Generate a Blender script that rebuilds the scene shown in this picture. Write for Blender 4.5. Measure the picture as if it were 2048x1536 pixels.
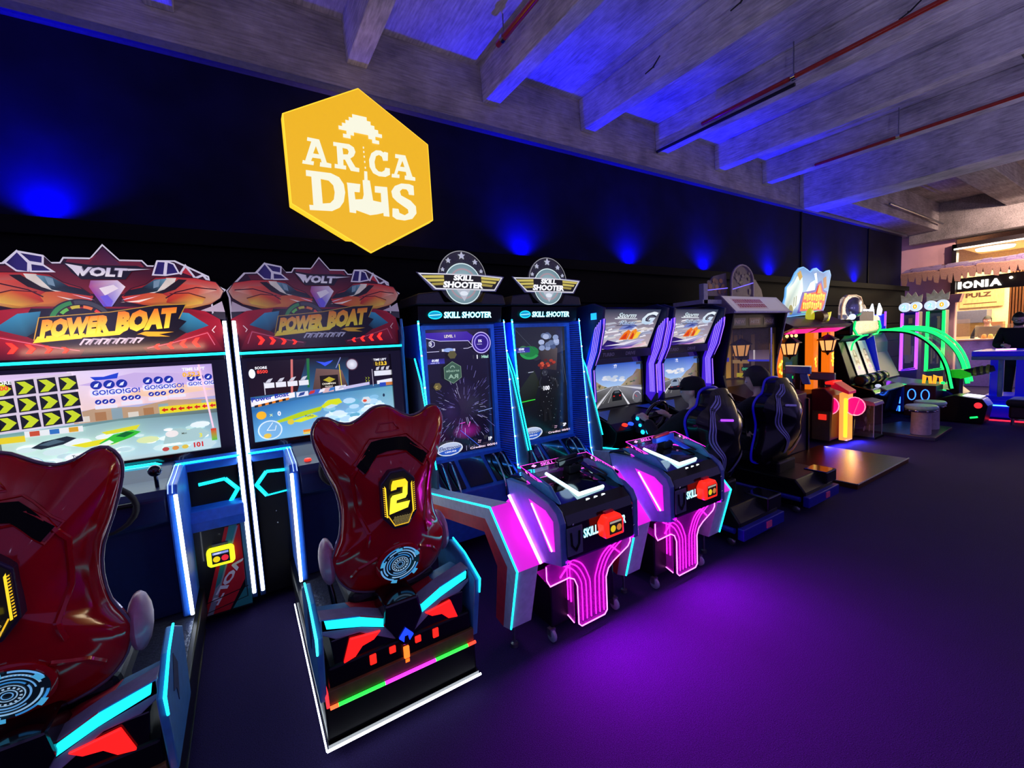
import bpy, bmesh, math, random
from mathutils import Vector, Matrix
random.seed(7)
for o in list(bpy.data.objects): bpy.data.objects.remove(o)
SC = bpy.context.scene
COL = SC.collection

# ------------------------------------------------------------------ camera
cam = bpy.data.cameras.new('camera'); cam.sensor_width = 36.0; cam.lens = 856.0 / 2048 * 36
cam.clip_start = 0.05; cam.clip_end = 100
camo = bpy.data.objects.new('camera', cam); COL.objects.link(camo)
RX = Vector((0.84377383, -0.53411012, -0.0526507))     # image right, in the room
DN = Vector((-0.09203682, -0.04735042, -0.99462916))   # image down
FW = Vector((0.52874846, 0.84408786, -0.08911084))     # viewing direction
M3 = Matrix((RX, -DN, -FW)).transposed()
camo.matrix_world = Matrix.Translation((0, 0, 1.6)) @ M3.to_4x4()
SC.camera = camo

# ------------------------------------------------------------------ world and view
W = bpy.data.worlds.new('hall_ambience'); SC.world = W; W.use_nodes = True
bg = W.node_tree.nodes['Background']; bg.inputs[0].default_value = (0.30, 0.23, 0.80, 1); bg.inputs[1].default_value = 0.55
vs = SC.view_settings
vs.view_transform = 'Standard'; vs.look = 'None'; vs.exposure = 0.0; vs.gamma = 1.0; vs.use_curve_mapping = False

# ------------------------------------------------------------------ helpers: colours and materials
def lin(h):
    if not isinstance(h, str): return tuple(h)[:3]
    h = h.lstrip('#'); out = []
    for i in (0, 2, 4):
        c = int(h[i:i+2], 16) / 255
        out.append(c / 12.92 if c <= 0.04045 else ((c + 0.055) / 1.055) ** 2.4)
    return tuple(out)
MATS = {}
def mat(name, col, rough=0.5, metal=0.0, emit=None, es=0.0, var=0.12, scale=30, bump=0.0, coat=0.0, alpha=1.0, trans=0.0, stretch=None, spec=0.5):
    if name in MATS: return MATS[name]
    m = bpy.data.materials.new(name); m.use_nodes = True
    nt = m.node_tree; b = nt.nodes['Principled BSDF']; L = nt.links
    c = lin(col)
    tc = nt.nodes.new('ShaderNodeTexCoord'); no = nt.nodes.new('ShaderNodeTexNoise')
    no.inputs['Scale'].default_value = scale; no.inputs['Detail'].default_value = 4
    if stretch:
        mp = nt.nodes.new('ShaderNodeMapping'); mp.inputs['Scale'].default_value = stretch
        L.new(tc.outputs['Object'], mp.inputs[0]); L.new(mp.outputs[0], no.inputs['Vector'])
    else: L.new(tc.outputs['Object'], no.inputs['Vector'])
    r = nt.nodes.new('ShaderNodeValToRGB')
    r.color_ramp.elements[0].position = 0.3; r.color_ramp.elements[1].position = 0.7
    r.color_ramp.elements[0].color = tuple(x * (1 - var) for x in c) + (1,)
    r.color_ramp.elements[1].color = tuple(min(1, x * (1 + var)) for x in c) + (1,)
    L.new(no.outputs[0], r.inputs[0]); L.new(r.outputs[0], b.inputs['Base Color'])
    b.inputs['Roughness'].default_value = rough; b.inputs['Metallic'].default_value = metal
    b.inputs['Specular IOR Level'].default_value = spec
    if coat: b.inputs['Coat Weight'].default_value = coat; b.inputs['Coat Roughness'].default_value = 0.04
    if emit is not None:
        b.inputs['Emission Color'].default_value = lin(emit) + (1,); b.inputs['Emission Strength'].default_value = es
    if bump:
        bp = nt.nodes.new('ShaderNodeBump'); bp.inputs['Strength'].default_value = bump; bp.inputs['Distance'].default_value = 0.01
        L.new(no.outputs[0], bp.inputs['Height']); L.new(bp.outputs[0], b.inputs['Normal'])
    if trans: b.inputs['Transmission Weight'].default_value = trans
    b.inputs['Alpha'].default_value = alpha
    MATS[name] = m
    return m
def led(name, col, es): return mat(name, col, 0.4, emit=col, es=es, var=0.0)
def art_mat(name, es, rough=0.35, coat=0.0, base=0.6):
    m = bpy.data.materials.new(name); m.use_nodes = True; nt = m.node_tree; b = nt.nodes['Principled BSDF']
    a = nt.nodes.new('ShaderNodeAttribute'); a.attribute_name = 'Col'
    mx = nt.nodes.new('ShaderNodeMix'); mx.data_type = 'RGBA'; mx.inputs[0].default_value = base
    mx.inputs[6].default_value = (0.004, 0.004, 0.004, 1)
    nt.links.new(a.outputs['Color'], mx.inputs[7]); nt.links.new(mx.outputs[2], b.inputs['Base Color'])
    nt.links.new(a.outputs['Color'], b.inputs['Emission Color']); b.inputs['Emission Strength'].default_value = es
    b.inputs['Roughness'].default_value = rough
    if coat: b.inputs['Coat Weight'].default_value = coat; b.inputs['Coat Roughness'].default_value = 0.05
    MATS[name] = m
    return m

# ------------------------------------------------------------------ helpers: mesh builder
def V3(p): return Vector(p)
class MB:
    def __init__(s): s.v = []; s.f = []
    def add(s, vs_, fs):
        n = len(s.v); s.v += [tuple(v) for v in vs_]; s.f += [tuple(i + n for i in f) for f in fs]; return s
    def box(s, x0, x1, y0, y1, z0, z1):
        return s.add([(x0,y0,z0),(x1,y0,z0),(x1,y1,z0),(x0,y1,z0),(x0,y0,z1),(x1,y0,z1),(x1,y1,z1),(x0,y1,z1)],
                     [(0,3,2,1),(4,5,6,7),(0,1,5,4),(1,2,6,5),(2,3,7,6),(3,0,4,7)])
    def pr(s, pts, ax, a, b):
        # prism of a 2d outline: ax 'x' -> pts (y,z); 'y' -> (x,z); 'z' -> (x,y)
        f = {'x': lambda p, t: (t, p[0], p[1]), 'y': lambda p, t: (p[0], t, p[1]), 'z': lambda p, t: (p[0], p[1], t)}[ax]
        n = len(pts); vs_ = [f(p, a) for p in pts] + [f(p, b) for p in pts]
        fs = [tuple(range(n))[::-1], tuple(range(n, 2*n))] + [(i, (i+1) % n, n + (i+1) % n, n + i) for i in range(n)]
        return s.add(vs_, fs)
    def tube(s, path, r, seg=6, closed=False, cap=True):
        P = [Vector(p) for p in path]; n = len(P); rs = r if isinstance(r, (list, tuple)) else [r] * n
        rings = []; up = None
        for i in range(n):
            if closed: t = (P[(i+1) % n] - P[i-1])
            else: t = P[min(i+1, n-1)] - P[max(i-1, 0)]
            if t.length < 1e-9: t = Vector((0, 0, 1))
            t.normalize()
            if up is None:
                up = Vector((0, 0, 1)) if abs(t.z) < 0.9 else Vector((0, 1, 0))
            a = t.cross(up)
            if a.length < 1e-6: a = t.cross(Vector((1, 0, 0)))
            a.normalize(); b = t.cross(a); b.normalize(); up = -b if False else a.cross(t)
            k = 1.0
            if 0 < i < n-1 or closed:
                d1 = (P[i] - P[i-1]).normalized(); d2 = (P[(i+1) % n] - P[i]).normalized()
                c = max(0.5, math.sqrt(max(0.0, (1 + d1.dot(d2)) / 2))); k = 1 / c
            rings.append([P[i] + (a * math.cos(2*math.pi*j/seg) + b * math.sin(2*math.pi*j/seg)) * rs[i] * min(k, 1.5) for j in range(seg)])
        vs_ = [v for rg in rings for v in rg]; fs = []
        m = n if closed else n - 1
        for i in range(m):
            for j in range(seg):
                a0 = i*seg + j; a1 = i*seg + (j+1) % seg; b0 = ((i+1) % n)*seg + j; b1 = ((i+1) % n)*seg + (j+1) % seg
                fs.append((a0, a1, b1, b0))
        if not closed and cap: fs += [tuple(range(seg))[::-1], tuple(range((n-1)*seg, n*seg))]
        return s.add(vs_, fs)
    def lathe(s, prof, c=(0,0,0), seg=20, ax='z'):
        # prof: (radius, height) pairs
        vs_ = []; fs = []; n = len(prof)
        for r, h in prof:
            for j in range(seg):
                a = 2*math.pi*j/seg; p = (r*math.cos(a), r*math.sin(a), h)
                if ax == 'y': p = (p[0], h, p[1])
                elif ax == 'x': p = (h, p[0], p[1])
                vs_.append((c[0]+p[0], c[1]+p[1], c[2]+p[2]))
        for i in range(n-1):
            for j in range(seg):
                fs.append((i*seg+j, i*seg+(j+1) % seg, (i+1)*seg+(j+1) % seg, (i+1)*seg+j))
        fs += [tuple(range(seg))[::-1], tuple(range((n-1)*seg, n*seg))]
        return s.add(vs_, fs)
    def ball(s, c, r, seg=14, rings=9):
        r = r if isinstance(r, (tuple, list)) else (r, r, r)
        vs_ = []; fs = []
        for i in range(rings+1):
            t = math.pi * i / rings
            for j in range(seg):
                a = 2*math.pi*j/seg
                vs_.append((c[0]+r[0]*math.sin(t)*math.cos(a), c[1]+r[1]*math.sin(t)*math.sin(a), c[2]+r[2]*math.cos(t)))
        for i in range(rings):
            for j in range(seg): fs.append((i*seg+j, i*seg+(j+1) % seg, (i+1)*seg+(j+1) % seg, (i+1)*seg+j))
        return s.add(vs_, fs)
    def quad(s, a, b, c, d): return s.add([a, b, c, d], [(0, 1, 2, 3)])
    def build(s, name, m, parent=None, smooth=False, bevel=0.0, subsurf=0, merge=False, label=None, seg=2):
        me = bpy.data.meshes.new(name); off = top_loc(parent)
        me.from_pydata([(v[0]-off[0], v[1]-off[1], v[2]-off[2]) for v in s.v], [], s.f)
        bm = bmesh.new(); bm.from_mesh(me)
        if merge or smooth: bmesh.ops.remove_doubles(bm, verts=bm.verts, dist=1e-5)
        bmesh.ops.recalc_face_normals(bm, faces=bm.faces); bm.to_mesh(me); bm.free()
        if smooth:
            for p in me.polygons: p.use_smooth = True
            try: me.set_sharp_from_angle(angle=math.radians(48))
            except Exception: pass
        me.materials.append(m)
        o = bpy.data.objects.new(name, me); COL.objects.link(o)
        if parent: o.parent = parent
        if bevel:
            b = o.modifiers.new('edge', 'BEVEL'); b.width = bevel; b.segments = seg; b.limit_method = 'ANGLE'; b.angle_limit = math.radians(40)
        if subsurf:
            b = o.modifiers.new('round', 'SUBSURF'); b.levels = b.render_levels = subsurf
        if label: o['label'] = label
        return o
def top_loc(o):
    if o is None: return (0, 0, 0)
    while o.parent: o = o.parent
    return o.location
def thing(name, label, cat, loc=(0,0,0), group=None):
    o = bpy.data.objects.new(name, None); COL.objects.link(o); o.location = loc; o.empty_display_size = 0.1
    return tag(o, label, cat, group)
def tag(o, label, cat, group=None):
    o['label'] = label; o['category'] = cat
    if group: o['group'] = group
    return o
def struct(o, label=None):
    o['kind'] = 'structure'
    if label: o['label'] = label
    return o
def dup(root, loc, label, group=None):
    r = root.copy(); COL.objects.link(r); r.location = loc; r['label'] = label
    if group: r['group'] = group
    def kids(a, b):
        for ch in list(a.children):
            c = ch.copy(); COL.objects.link(c); c.parent = b; kids(ch, c)
    kids(root, r)
    return r
def light(name, kind, loc, col, power, parent=None, size=0.1, size_y=None, aim=None, angle=None, blend=1.0):
    d = bpy.data.lights.new(name, kind); d.energy = power; d.color = col
    if kind == 'AREA':
        d.size = size
        if size_y: d.shape = 'RECTANGLE'; d.size_y = size_y
    elif kind in ('POINT', 'SPOT'): d.shadow_soft_size = size
    if kind == 'SPOT': d.spot_size = angle; d.spot_blend = blend
    o = bpy.data.objects.new(name, d); COL.objects.link(o)
    off = top_loc(parent); o.location = (loc[0]-off[0], loc[1]-off[1], loc[2]-off[2])
    if parent: o.parent = parent
    if aim is not None: o.rotation_euler = Vector(aim).to_track_quat('-Z', 'Y').to_euler()
    return o

# ------------------------------------------------------------------ helpers: flat print (screens, lettering, decals)
_TX = {}
def glyphs(body, bold=0.0):
    k = (body, bold)
    if k in _TX: return _TX[k]
    cu = bpy.data.curves.new('t', 'FONT'); cu.body = body; cu.offset = bold; cu.resolution_u = 2
    ob = bpy.data.objects.new('t', cu)
    me = bpy.data.meshes.new_from_object(ob)
    vs_ = [(v.co.x, v.co.y) for v in me.vertices]; fs = [tuple(p.vertices) for p in me.polygons]
    bpy.data.objects.remove(ob); bpy.data.curves.remove(cu); bpy.data.meshes.remove(me)
    if not vs_: vs_ = [(0, 0), (1, 0), (1, 1)]; fs = [(0, 1, 2)]
    x0 = min(v[0] for v in vs_); x1 = max(v[0] for v in vs_); y0 = min(v[1] for v in vs_); y1 = max(v[1] for v in vs_)
    vs_ = [((x-x0)/(x1-x0), (y-y0)/(y1-y0)) for x, y in vs_]
    _TX[k] = (vs_, fs, (x1-x0)/(y1-y0))
    return _TX[k]
class Art:
    EPS = 0.0002
    def __init__(s): s.v = []; s.f = []; s.c = []; s.n = 0
    def _put(s, vs_, fs, cols):
        b = len(s.v); s.n += 1
        s.v += [(x, y, s.n) for x, y in vs_]
        for f in fs:
            s.f.append(tuple(i + b for i in f)); s.c.append([cols[i] for i in f])
        return s
    def poly(s, pts, col):
        cols = [lin(c) for c in col] if isinstance(col, list) else [lin(col)] * len(pts)
        return s._put(pts, [tuple(range(len(pts)))], cols)
    def rect(s, x0, y0, x1, y1, col, top=None):
        t = top or col
        return s.poly([(x0,y0),(x1,y0),(x1,y1),(x0,y1)], [col, col, t, t])
    def ell(s, cx, cy, rx, ry=None, col='#ffffff', seg=20, edge=None):
        ry = rx if ry is None else ry
        pts = [(cx+rx*math.cos(2*math.pi*i/seg), cy+ry*math.sin(2*math.pi*i/seg)) for i in range(seg)]
        if edge is None: return s.poly(pts, col)
        return s._put([(cx, cy)] + pts, [(0, i+1, (i+1) % seg + 1) for i in range(seg)], [lin(col)] + [lin(edge)]*seg)
    def ring(s, cx, cy, r0, r1, col, a0=0, a1=360, seg=28, k=1.0):
        A = [math.radians(a0 + (a1-a0)*i/seg) for i in range(seg+1)]
        vs_ = [(cx+r0*math.cos(a), cy+k*r0*math.sin(a)) for a in A] + [(cx+r1*math.cos(a), cy+k*r1*math.sin(a)) for a in A]
        return s._put(vs_, [(i, i+1, seg+2+i, seg+1+i) for i in range(seg)], [lin(col)]*len(vs_))
    def line(s, pts, w, col, closed=False):
        P = [Vector(p) for p in pts]; n = len(P); vs_ = []
        for i in range(n):
            if closed: a = P[i]-P[i-1]; b = P[(i+1) % n]-P[i]
            else: a = P[i]-P[max(i-1,0)]; b = P[min(i+1,n-1)]-P[i]
            if a.length < 1e-9: a = b
            if b.length < 1e-9: b = a
            a = a.normalized(); b = b.normalized(); t = (a+b)
            t = t.normalized() if t.length > 1e-6 else a
            nn = Vector((-t.y, t.x)); k = max(0.4, nn.dot(Vector((-a.y, a.x))))
            vs_ += [tuple(P[i]+nn*w/2/k), tuple(P[i]-nn*w/2/k)]
        m = n if closed else n-1
        return s._put(vs_, [(2*i, 2*i+1, (2*i+3) % (2*n), (2*i+2) % (2*n)) for i in range(m)], [lin(col)]*len(vs_))
    def text(s, body, x, y, h, col, w=None, top=None, shear=0.0, bold=0.02, slope=0.0, out=None, ow=0.0, mid=False, fn=None):
        if out: s.text(body, x, y, h, out, w, None, shear, bold+ow, slope, None, 0, mid, fn); 
        vs_, fs, asp = glyphs(body, bold); w = w or asp*h
        if mid: x = x - w/2
        c0 = lin(col); c1 = lin(top or col); cols = [tuple(a+(b-a)*v for a, b in zip(c0, c1)) for _, v in vs_]
        P = [(x+u*w+shear*v*h, y+v*h+slope*u*w) for u, v in vs_]
        if fn: P = [fn(*p) for p in P]
        return s._put(P, fs, cols)
    def build(s, name, parent, O, U, V, m, flip=False, label=None):
        O = Vector(O); U = Vector(U); V = Vector(V); N = U.cross(V).normalized() * s.EPS * (-1 if flip else 1)
        off = Vector(top_loc(parent)); me = bpy.data.meshes.new(name)
        me.from_pydata([O + U*x + V*y + N*k - off for x, y, k in s.v], [], s.f)
        at = me.color_attributes.new('Col', 'FLOAT_COLOR', 'CORNER')
        buf = []
        for cs in s.c:
            for c in cs: buf += [c[0], c[1], c[2], 1.0]
        at.data.foreach_set('color', buf)
        me.materials.append(m)
        o = bpy.data.objects.new(name, me); COL.objects.link(o)
        if parent: o.parent = parent
        if label: o['label'] = label
        return o
def front(y): return ((0, y, 0), (1, 0, 0), (0, 0, 1))      # a print facing the room (towards -y): coordinates are x, z
def smooth_loop(pts, k=4):
    n = len(pts); out = []
    for i in range(n):
        p0, p1, p2, p3 = [Vector(pts[(i+j) % n]) for j in (-1, 0, 1, 2)]
        for t in range(k):
            t = t/k
            out.append(tuple(0.5*((2*p1)+(p2-p0)*t+(2*p0-5*p1+4*p2-p3)*t*t+(3*p1-p0-3*p2+p3)*t**3)))
    return out
def smooth_path(pts, k=5):
    P = [Vector(p) for p in pts]; P = [2*P[0]-P[1]] + P + [2*P[-1]-P[-2]]; out = []
    for i in range(1, len(P)-2):
        p0, p1, p2, p3 = P[i-1:i+3]
        for t in range(k):
            t = t/k; out.append(tuple(0.5*((2*p1)+(p2-p0)*t+(2*p0-5*p1+4*p2-p3)*t*t+(3*p1-p0-3*p2+p3)*t**3)))
    out.append(tuple(P[-2])); return out

# ------------------------------------------------------------------ materials
BLACK = mat('black_laminate', '#0b0b10', 0.35, var=0.2, spec=0.25)
BLACKG = mat('black_gloss', '#08080c', 0.12, coat=0.5)
DARK = mat('dark_grey_plastic', '#1d1f2a', 0.45)
GREY = mat('grey_panel', '#8f93a8', 0.5)
GREYD = mat('slate_panel', '#4a5166', 0.5)
WHITEP = mat('white_panel', '#d8d8e2', 0.45)
BLUEP = mat('blue_panel', '#2464cc', 0.4)
NAVY = mat('navy_panel', '#0f2350', 0.4)
TEALP = mat('steel_blue_panel', '#3d86b8', 0.4)
REDP = mat('red_panel', '#c21c34', 0.4)
CHROME = mat('chrome', '#c9ccd4', 0.15, metal=1.0)
STEEL = mat('brushed_steel', '#8a8c92', 0.35, metal=0.9, bump=0.1, scale=60)
RUBBER = mat('rubber', '#15151a', 0.7)
GLASS = mat('clear_acrylic', '#ffffff', 0.05, alpha=0.06, var=0, spec=0.2)
LED_W = led('led_white', '#eaf4ff', 7.0)
LED_C = led('led_cyan', '#12d8f0', 4.0)
LED_B = led('led_blue', '#2a6bff', 4.0)
LED_M = led('led_magenta', '#ff18f0', 4.5)
LED_MP = led('led_pale_pink', '#ff8cf8', 6.0)
LED_V = led('led_violet', '#7a2cff', 3.0)
LED_G = led('led_green', '#14ff64', 2.0)
LED_R = led('led_red', '#ff1420', 3.0)
LED_O = led('led_orange', '#ff8a14', 2.5)
LED_Y = led('led_yellow', '#ffe62a', 3.0)
SCREEN = art_mat('game_screen', 0.95, 0.18)
BACKLIT = art_mat('backlit_print', 0.55, 0.25)
BACKLOW = art_mat('dim_backlit_print', 0.22, 0.25)
BRIGHT = art_mat('bright_backlit_print', 1.3, 0.25)
SIGNP = art_mat('sign_face_print', 0.95, 0.4, base=0.2)
PRINT = art_mat('plain_print', 0.0, 0.35, coat=0.3, base=1.0)

# ================================================================== THE SETTING
def node_mat(name): 
    m = bpy.data.materials.new(name); m.use_nodes = True; MATS[name] = m
    return m, m.node_tree, m.node_tree.nodes['Principled BSDF']
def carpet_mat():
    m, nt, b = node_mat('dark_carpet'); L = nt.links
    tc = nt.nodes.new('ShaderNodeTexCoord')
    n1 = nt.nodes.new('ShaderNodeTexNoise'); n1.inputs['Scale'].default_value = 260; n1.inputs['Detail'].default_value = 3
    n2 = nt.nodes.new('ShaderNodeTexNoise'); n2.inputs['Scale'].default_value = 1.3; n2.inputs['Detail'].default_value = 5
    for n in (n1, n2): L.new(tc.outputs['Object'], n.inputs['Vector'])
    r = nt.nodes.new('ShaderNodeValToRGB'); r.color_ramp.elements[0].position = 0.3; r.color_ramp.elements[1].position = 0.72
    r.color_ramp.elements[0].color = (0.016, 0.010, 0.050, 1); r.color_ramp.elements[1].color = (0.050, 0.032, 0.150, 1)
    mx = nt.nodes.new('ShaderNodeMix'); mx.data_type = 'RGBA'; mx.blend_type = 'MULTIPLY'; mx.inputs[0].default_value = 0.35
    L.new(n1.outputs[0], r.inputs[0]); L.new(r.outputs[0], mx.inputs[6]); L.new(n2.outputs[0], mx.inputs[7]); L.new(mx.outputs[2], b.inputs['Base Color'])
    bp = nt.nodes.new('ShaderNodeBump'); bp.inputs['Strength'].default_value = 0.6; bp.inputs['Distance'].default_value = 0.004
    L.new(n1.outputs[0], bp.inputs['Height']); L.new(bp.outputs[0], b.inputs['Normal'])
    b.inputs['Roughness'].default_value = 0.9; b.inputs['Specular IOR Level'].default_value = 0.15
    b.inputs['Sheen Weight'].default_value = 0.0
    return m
def concrete_mat(name, c0, c1, stretch):
    m, nt, b = node_mat(name); L = nt.links
    tc = nt.nodes.new('ShaderNodeTexCoord'); mp = nt.nodes.new('ShaderNodeMapping'); mp.inputs['Scale'].default_value = stretch
    n1 = nt.nodes.new('ShaderNodeTexNoise'); n1.inputs['Scale'].default_value = 2.2; n1.inputs['Detail'].default_value = 8; n1.inputs['Roughness'].default_value = 0.65
    n2 = nt.nodes.new('ShaderNodeTexNoise'); n2.inputs['Scale'].default_value = 9; n2.inputs['Detail'].default_value = 6
    n3 = nt.nodes.new('ShaderNodeTexVoronoi'); n3.inputs['Scale'].default_value = 14
    L.new(tc.outputs['Object'], n1.inputs['Vector']); L.new(tc.outputs['Object'], mp.inputs[0]); L.new(mp.outputs[0], n2.inputs['Vector']); L.new(tc.outputs['Object'], n3.inputs['Vector'])
    r = nt.nodes.new('ShaderNodeValToRGB'); r.color_ramp.elements[0].position = 0.32; r.color_ramp.elements[1].position = 0.68
    r.color_ramp.elements[0].color = tuple(c0)+(1,); r.color_ramp.elements[1].color = tuple(c1)+(1,)
    mx = nt.nodes.new('ShaderNodeMix'); mx.data_type = 'RGBA'; mx.blend_type = 'OVERLAY'; mx.inputs[0].default_value = 0.75
    L.new(n1.outputs[0], r.inputs[0]); L.new(r.outputs[0], mx.inputs[6]); L.new(n2.outputs[0], mx.inputs[7]); L.new(mx.outputs[2], b.inputs['Base Color'])
    # small air holes
    r3 = nt.nodes.new('ShaderNodeValToRGB'); r3.color_ramp.elements[0].position = 0.03; r3.color_ramp.elements[1].position = 0.09
    L.new(n3.outputs['Distance'], r3.inputs[0])
    ad = nt.nodes.new('ShaderNodeMath'); ad.operation = 'ADD'; L.new(n2.outputs[0], ad.inputs[0]); L.new(r3.outputs[0], ad.inputs[1])
    bp = nt.nodes.new('ShaderNodeBump'); bp.inputs['Strength'].default_value = 0.4; bp.inputs['Distance'].default_value = 0.02
    L.new(ad.outputs[0], bp.inputs['Height']); L.new(bp.outputs[0], b.inputs['Normal'])
    b.inputs['Roughness'].default_value = 0.85
    return m
CARPET = carpet_mat()
CONC_Y = concrete_mat('board_marked_concrete', (0.34, 0.33, 0.35), (0.66, 0.64, 0.66), (6, 0.7, 6))
CONC_X = concrete_mat('dim_lit_concrete', (0.17, 0.15, 0.13), (0.36, 0.32, 0.28), (0.5, 5, 7))  # edge beam's shade and the bay's warm light put into the concrete colour
WALLM = mat('blue_black_painted_wall', '#0b0b2b', 0.85, var=0.25, scale=3, bump=0.15, spec=0.08)
CLAD = mat('black_cladding', '#060609', 0.7, var=0.25, scale=6, stretch=(0.3, 4, 6), bump=0.1, spec=0.08)

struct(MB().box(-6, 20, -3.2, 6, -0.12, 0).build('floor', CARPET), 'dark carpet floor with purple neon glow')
ceil = struct(MB().box(-6, 9.2, -3.2, 4.2, 4.44, 4.6).build('ceiling', CONC_Y), 'rough concrete slab between cast beams')
wall = struct(MB().box(-6, 14.3, 4.02, 4.2, 0, 3.82).build('wall_back', WALLM), 'black painted long wall behind the machines')
# joints in the black wall (upright cover strips) and horizontal cladding boards below the light ledge
for x in (9.08, 12.2):
    MB().box(x-0.02, x+0.02, 4.00, 4.022, 2.5, 3.80).build('joint_strip', CLAD, wall)
for k in range(6):
    z0 = 0.02 + k*0.41
    MB().box(-6, 14.3, 3.93, 4.02, z0, z0+0.395).build('board', CLAD, wall, bevel=0.006)
MB().box(-6, 14.3, 3.86, 4.02, 2.475, 2.50).build('ledge', CLAD, wall, bevel=0.004)
MB().box(-6, 14.3, 3.85, 3.87, 2.44, 2.55).build('ledge_lip', CLAD, wall, bevel=0.004)
struct(MB().box(-6, 20, 4.0, 4.35, 3.85, 4.6).build('trim_1', CONC_X), 'concrete edge beam above the black wall, coloured in its shaded tone')
t2 = struct(MB().box(-6, 14.3, 3.93, 4.05, 3.80, 3.815).box(-6, 14.3, 3.925, 3.935, 3.79, 3.83).box(-6, 14.3, 3.955, 3.965, 3.815, 3.86).build('trim_2', mat('rail_metal', '#6f6f7c', 0.4, metal=0.6)), 'metal rail along the top of the wall')
# cast beams
bx = [-0.36, 0.985, 2.315, 3.64, 4.98, 6.33, 7.68]
for i, x in enumerate(bx):
    MB().pr([(x, 4.44), (x+0.015, 4.09), (x+0.185, 4.09), (x+0.20, 4.44)], 'y', -3.2, 4.0).build('beam', CONC_Y, ceil, bevel=0.008)
MB().pr([(8.98, 4.6), (8.98, 3.82), (9.52, 3.82), (9.52, 4.6)], 'y', -3.2, 4.0).build('beam', CONC_Y, ceil, bevel=0.01)
# the higher bay beyond the deep beam, ribs along the wall
c2 = struct(MB().box(9.5, 20, -3.2, 4.2, 4.50, 4.62).build('ceiling', CONC_X), 'brownish concrete ceiling bay near the snack bar')
for y0, y1, z in ((3.45, 4.0, 3.86), (1.9, 2.35, 4.12), (0.1, 0.6, 4.12), (-1.9, -1.4, 4.12)):
    MB().box(9.52, 15.0, y0, y1, z, 4.5).build('beam', CONC_X, c2, bevel=0.01)
MB().box(14.7, 15.2, -3.2, 4.0, 3.62, 4.5).build('beam', CONC_X, c2, bevel=0.01)

# pipes under the ceiling
PIPE = mat('red_painted_pipe', '#a3281c', 0.3, coat=0.3)
def pipe(name, label, path, r, m, clips=()):
    t = thing(name, label, 'pipe', path[0]); MB().tube(path, r, 10).build('pipe_run', m, t, smooth=True)
    for c in clips:
        MB().tube([(c[0], c[1]-0.02, c[2]), (c[0], c[1]+0.02, c[2])], r*1.5, 10).build('clip', CHROME, t, smooth=True)
        MB().tube([c, (c[0], c[1], 4.44)], 0.006, 6).build('hanger_rod', STEEL, t)
    return t
pipe('sprinkler_pipe', 'red sprinkler pipe ending above the yellow sign', [(2.17, 3.40, 4.25), (2.17, -3.0, 4.25)], 0.026, PIPE, [(2.17, 3.3, 4.25)])
pipe('sprinkler_pipe', 'long red sprinkler pipe running between the middle ceiling beams', [(4.89, 3.24, 4.11), (4.89, -3.0, 4.11)], 0.022, PIPE, [(4.89, 2.24, 4.11), (4.89, 0.4, 4.11)])
pipe('sprinkler_pipe', 'red sprinkler pipe running just before the deep concrete beam', [(7.59, 3.17, 4.075), (7.59, -3.0, 4.075)], 0.022, PIPE, [(7.59, 2.2, 4.075), (7.59, 0.8, 4.075)])
pipe('cable_conduit', 'black cable conduit hanging under the long red pipe', [(4.955, 3.95, 4.08), (4.985, 2.27, 4.08)], 0.018, RUBBER)
pipe('steel_conduit', 'thin bright steel conduit above the far end of the wall', [(11.2, 3.35, 4.02), (14.6, 3.35, 3.98)], 0.02, STEEL)
pj = thing('ceiling_speaker', 'black loudspeaker with white grille hung between the ceiling beams', 'speaker', (6.75, .86, 4.05))
MB().pr([(.70,4.08),(.70,4.26),(.98,4.30),(1.02,4.14)], 'x', 6.60, 6.92).build('speaker_case', BLACK, pj, bevel=.01)
MB().box(6.62, 6.90, .685, .70, 4.10, 4.24).build('grille', WHITEP, pj)
MB().tube([(6.75, .85, 4.28), (6.75, .85, 4.44)], .015, 8).build('bracket', STEEL, pj)
# stubs of cut wire in the beams
for i, (x, y, z) in enumerate(((3.62, 2.9, 4.2), (3.62, 2.05, 4.22), (4.97, 1.4, 4.2))):
    o = MB().tube([(x, y, z), (x-0.05, y-0.03, z-0.03), (x-0.06, y-0.12, z+0.02)], 0.006, 5).tube([(x-0.05, y-0.03, z-0.03), (x-0.09, y+0.03, z-0.07)], 0.006, 5).build('cut_wire', RUBBER, ceil)

# blue uplights on the ledge
BLUEL = (0.0, 0.0, 1.0)
ups = [(-0.97, 'above the first power boat machine'), (1.05, 'below the yellow hexagon sign'), (2.73, 'above the second skill shooter tower'), (4.43, 'above the second racing cabinet'),
       (6.06, 'above the glass shooting booth'), (7.94, 'above the cartoon western marquee'), (9.72, 'above the rush game'), (11.49, 'nearest the snack bar end')]
for x, where in ups:
    t = thing('wall_uplight', 'small black uplight throwing blue on the wall ' + where, 'light', (x, 3.94, 2.5), 'blue wall uplights')
    MB().lathe([(0.03, 2.50), (0.042, 2.505), (0.045, 2.53), (0.04, 2.535)], (x, 3.915, 0), 16).build('housing', BLACK, t, smooth=True)
    MB().lathe([(0.034, 2.535), (0.030, 2.539)], (x, 3.915, 0), 16).build('lens', led('uplight_lens', '#1414ff', 3.0), t)
    light('uplight_lamp', 'SPOT', (x, 3.915, 2.545), BLUEL, 240, t, 0.03, aim=(0, 0.22, 1), angle=math.radians(135), blend=1.0)

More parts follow.
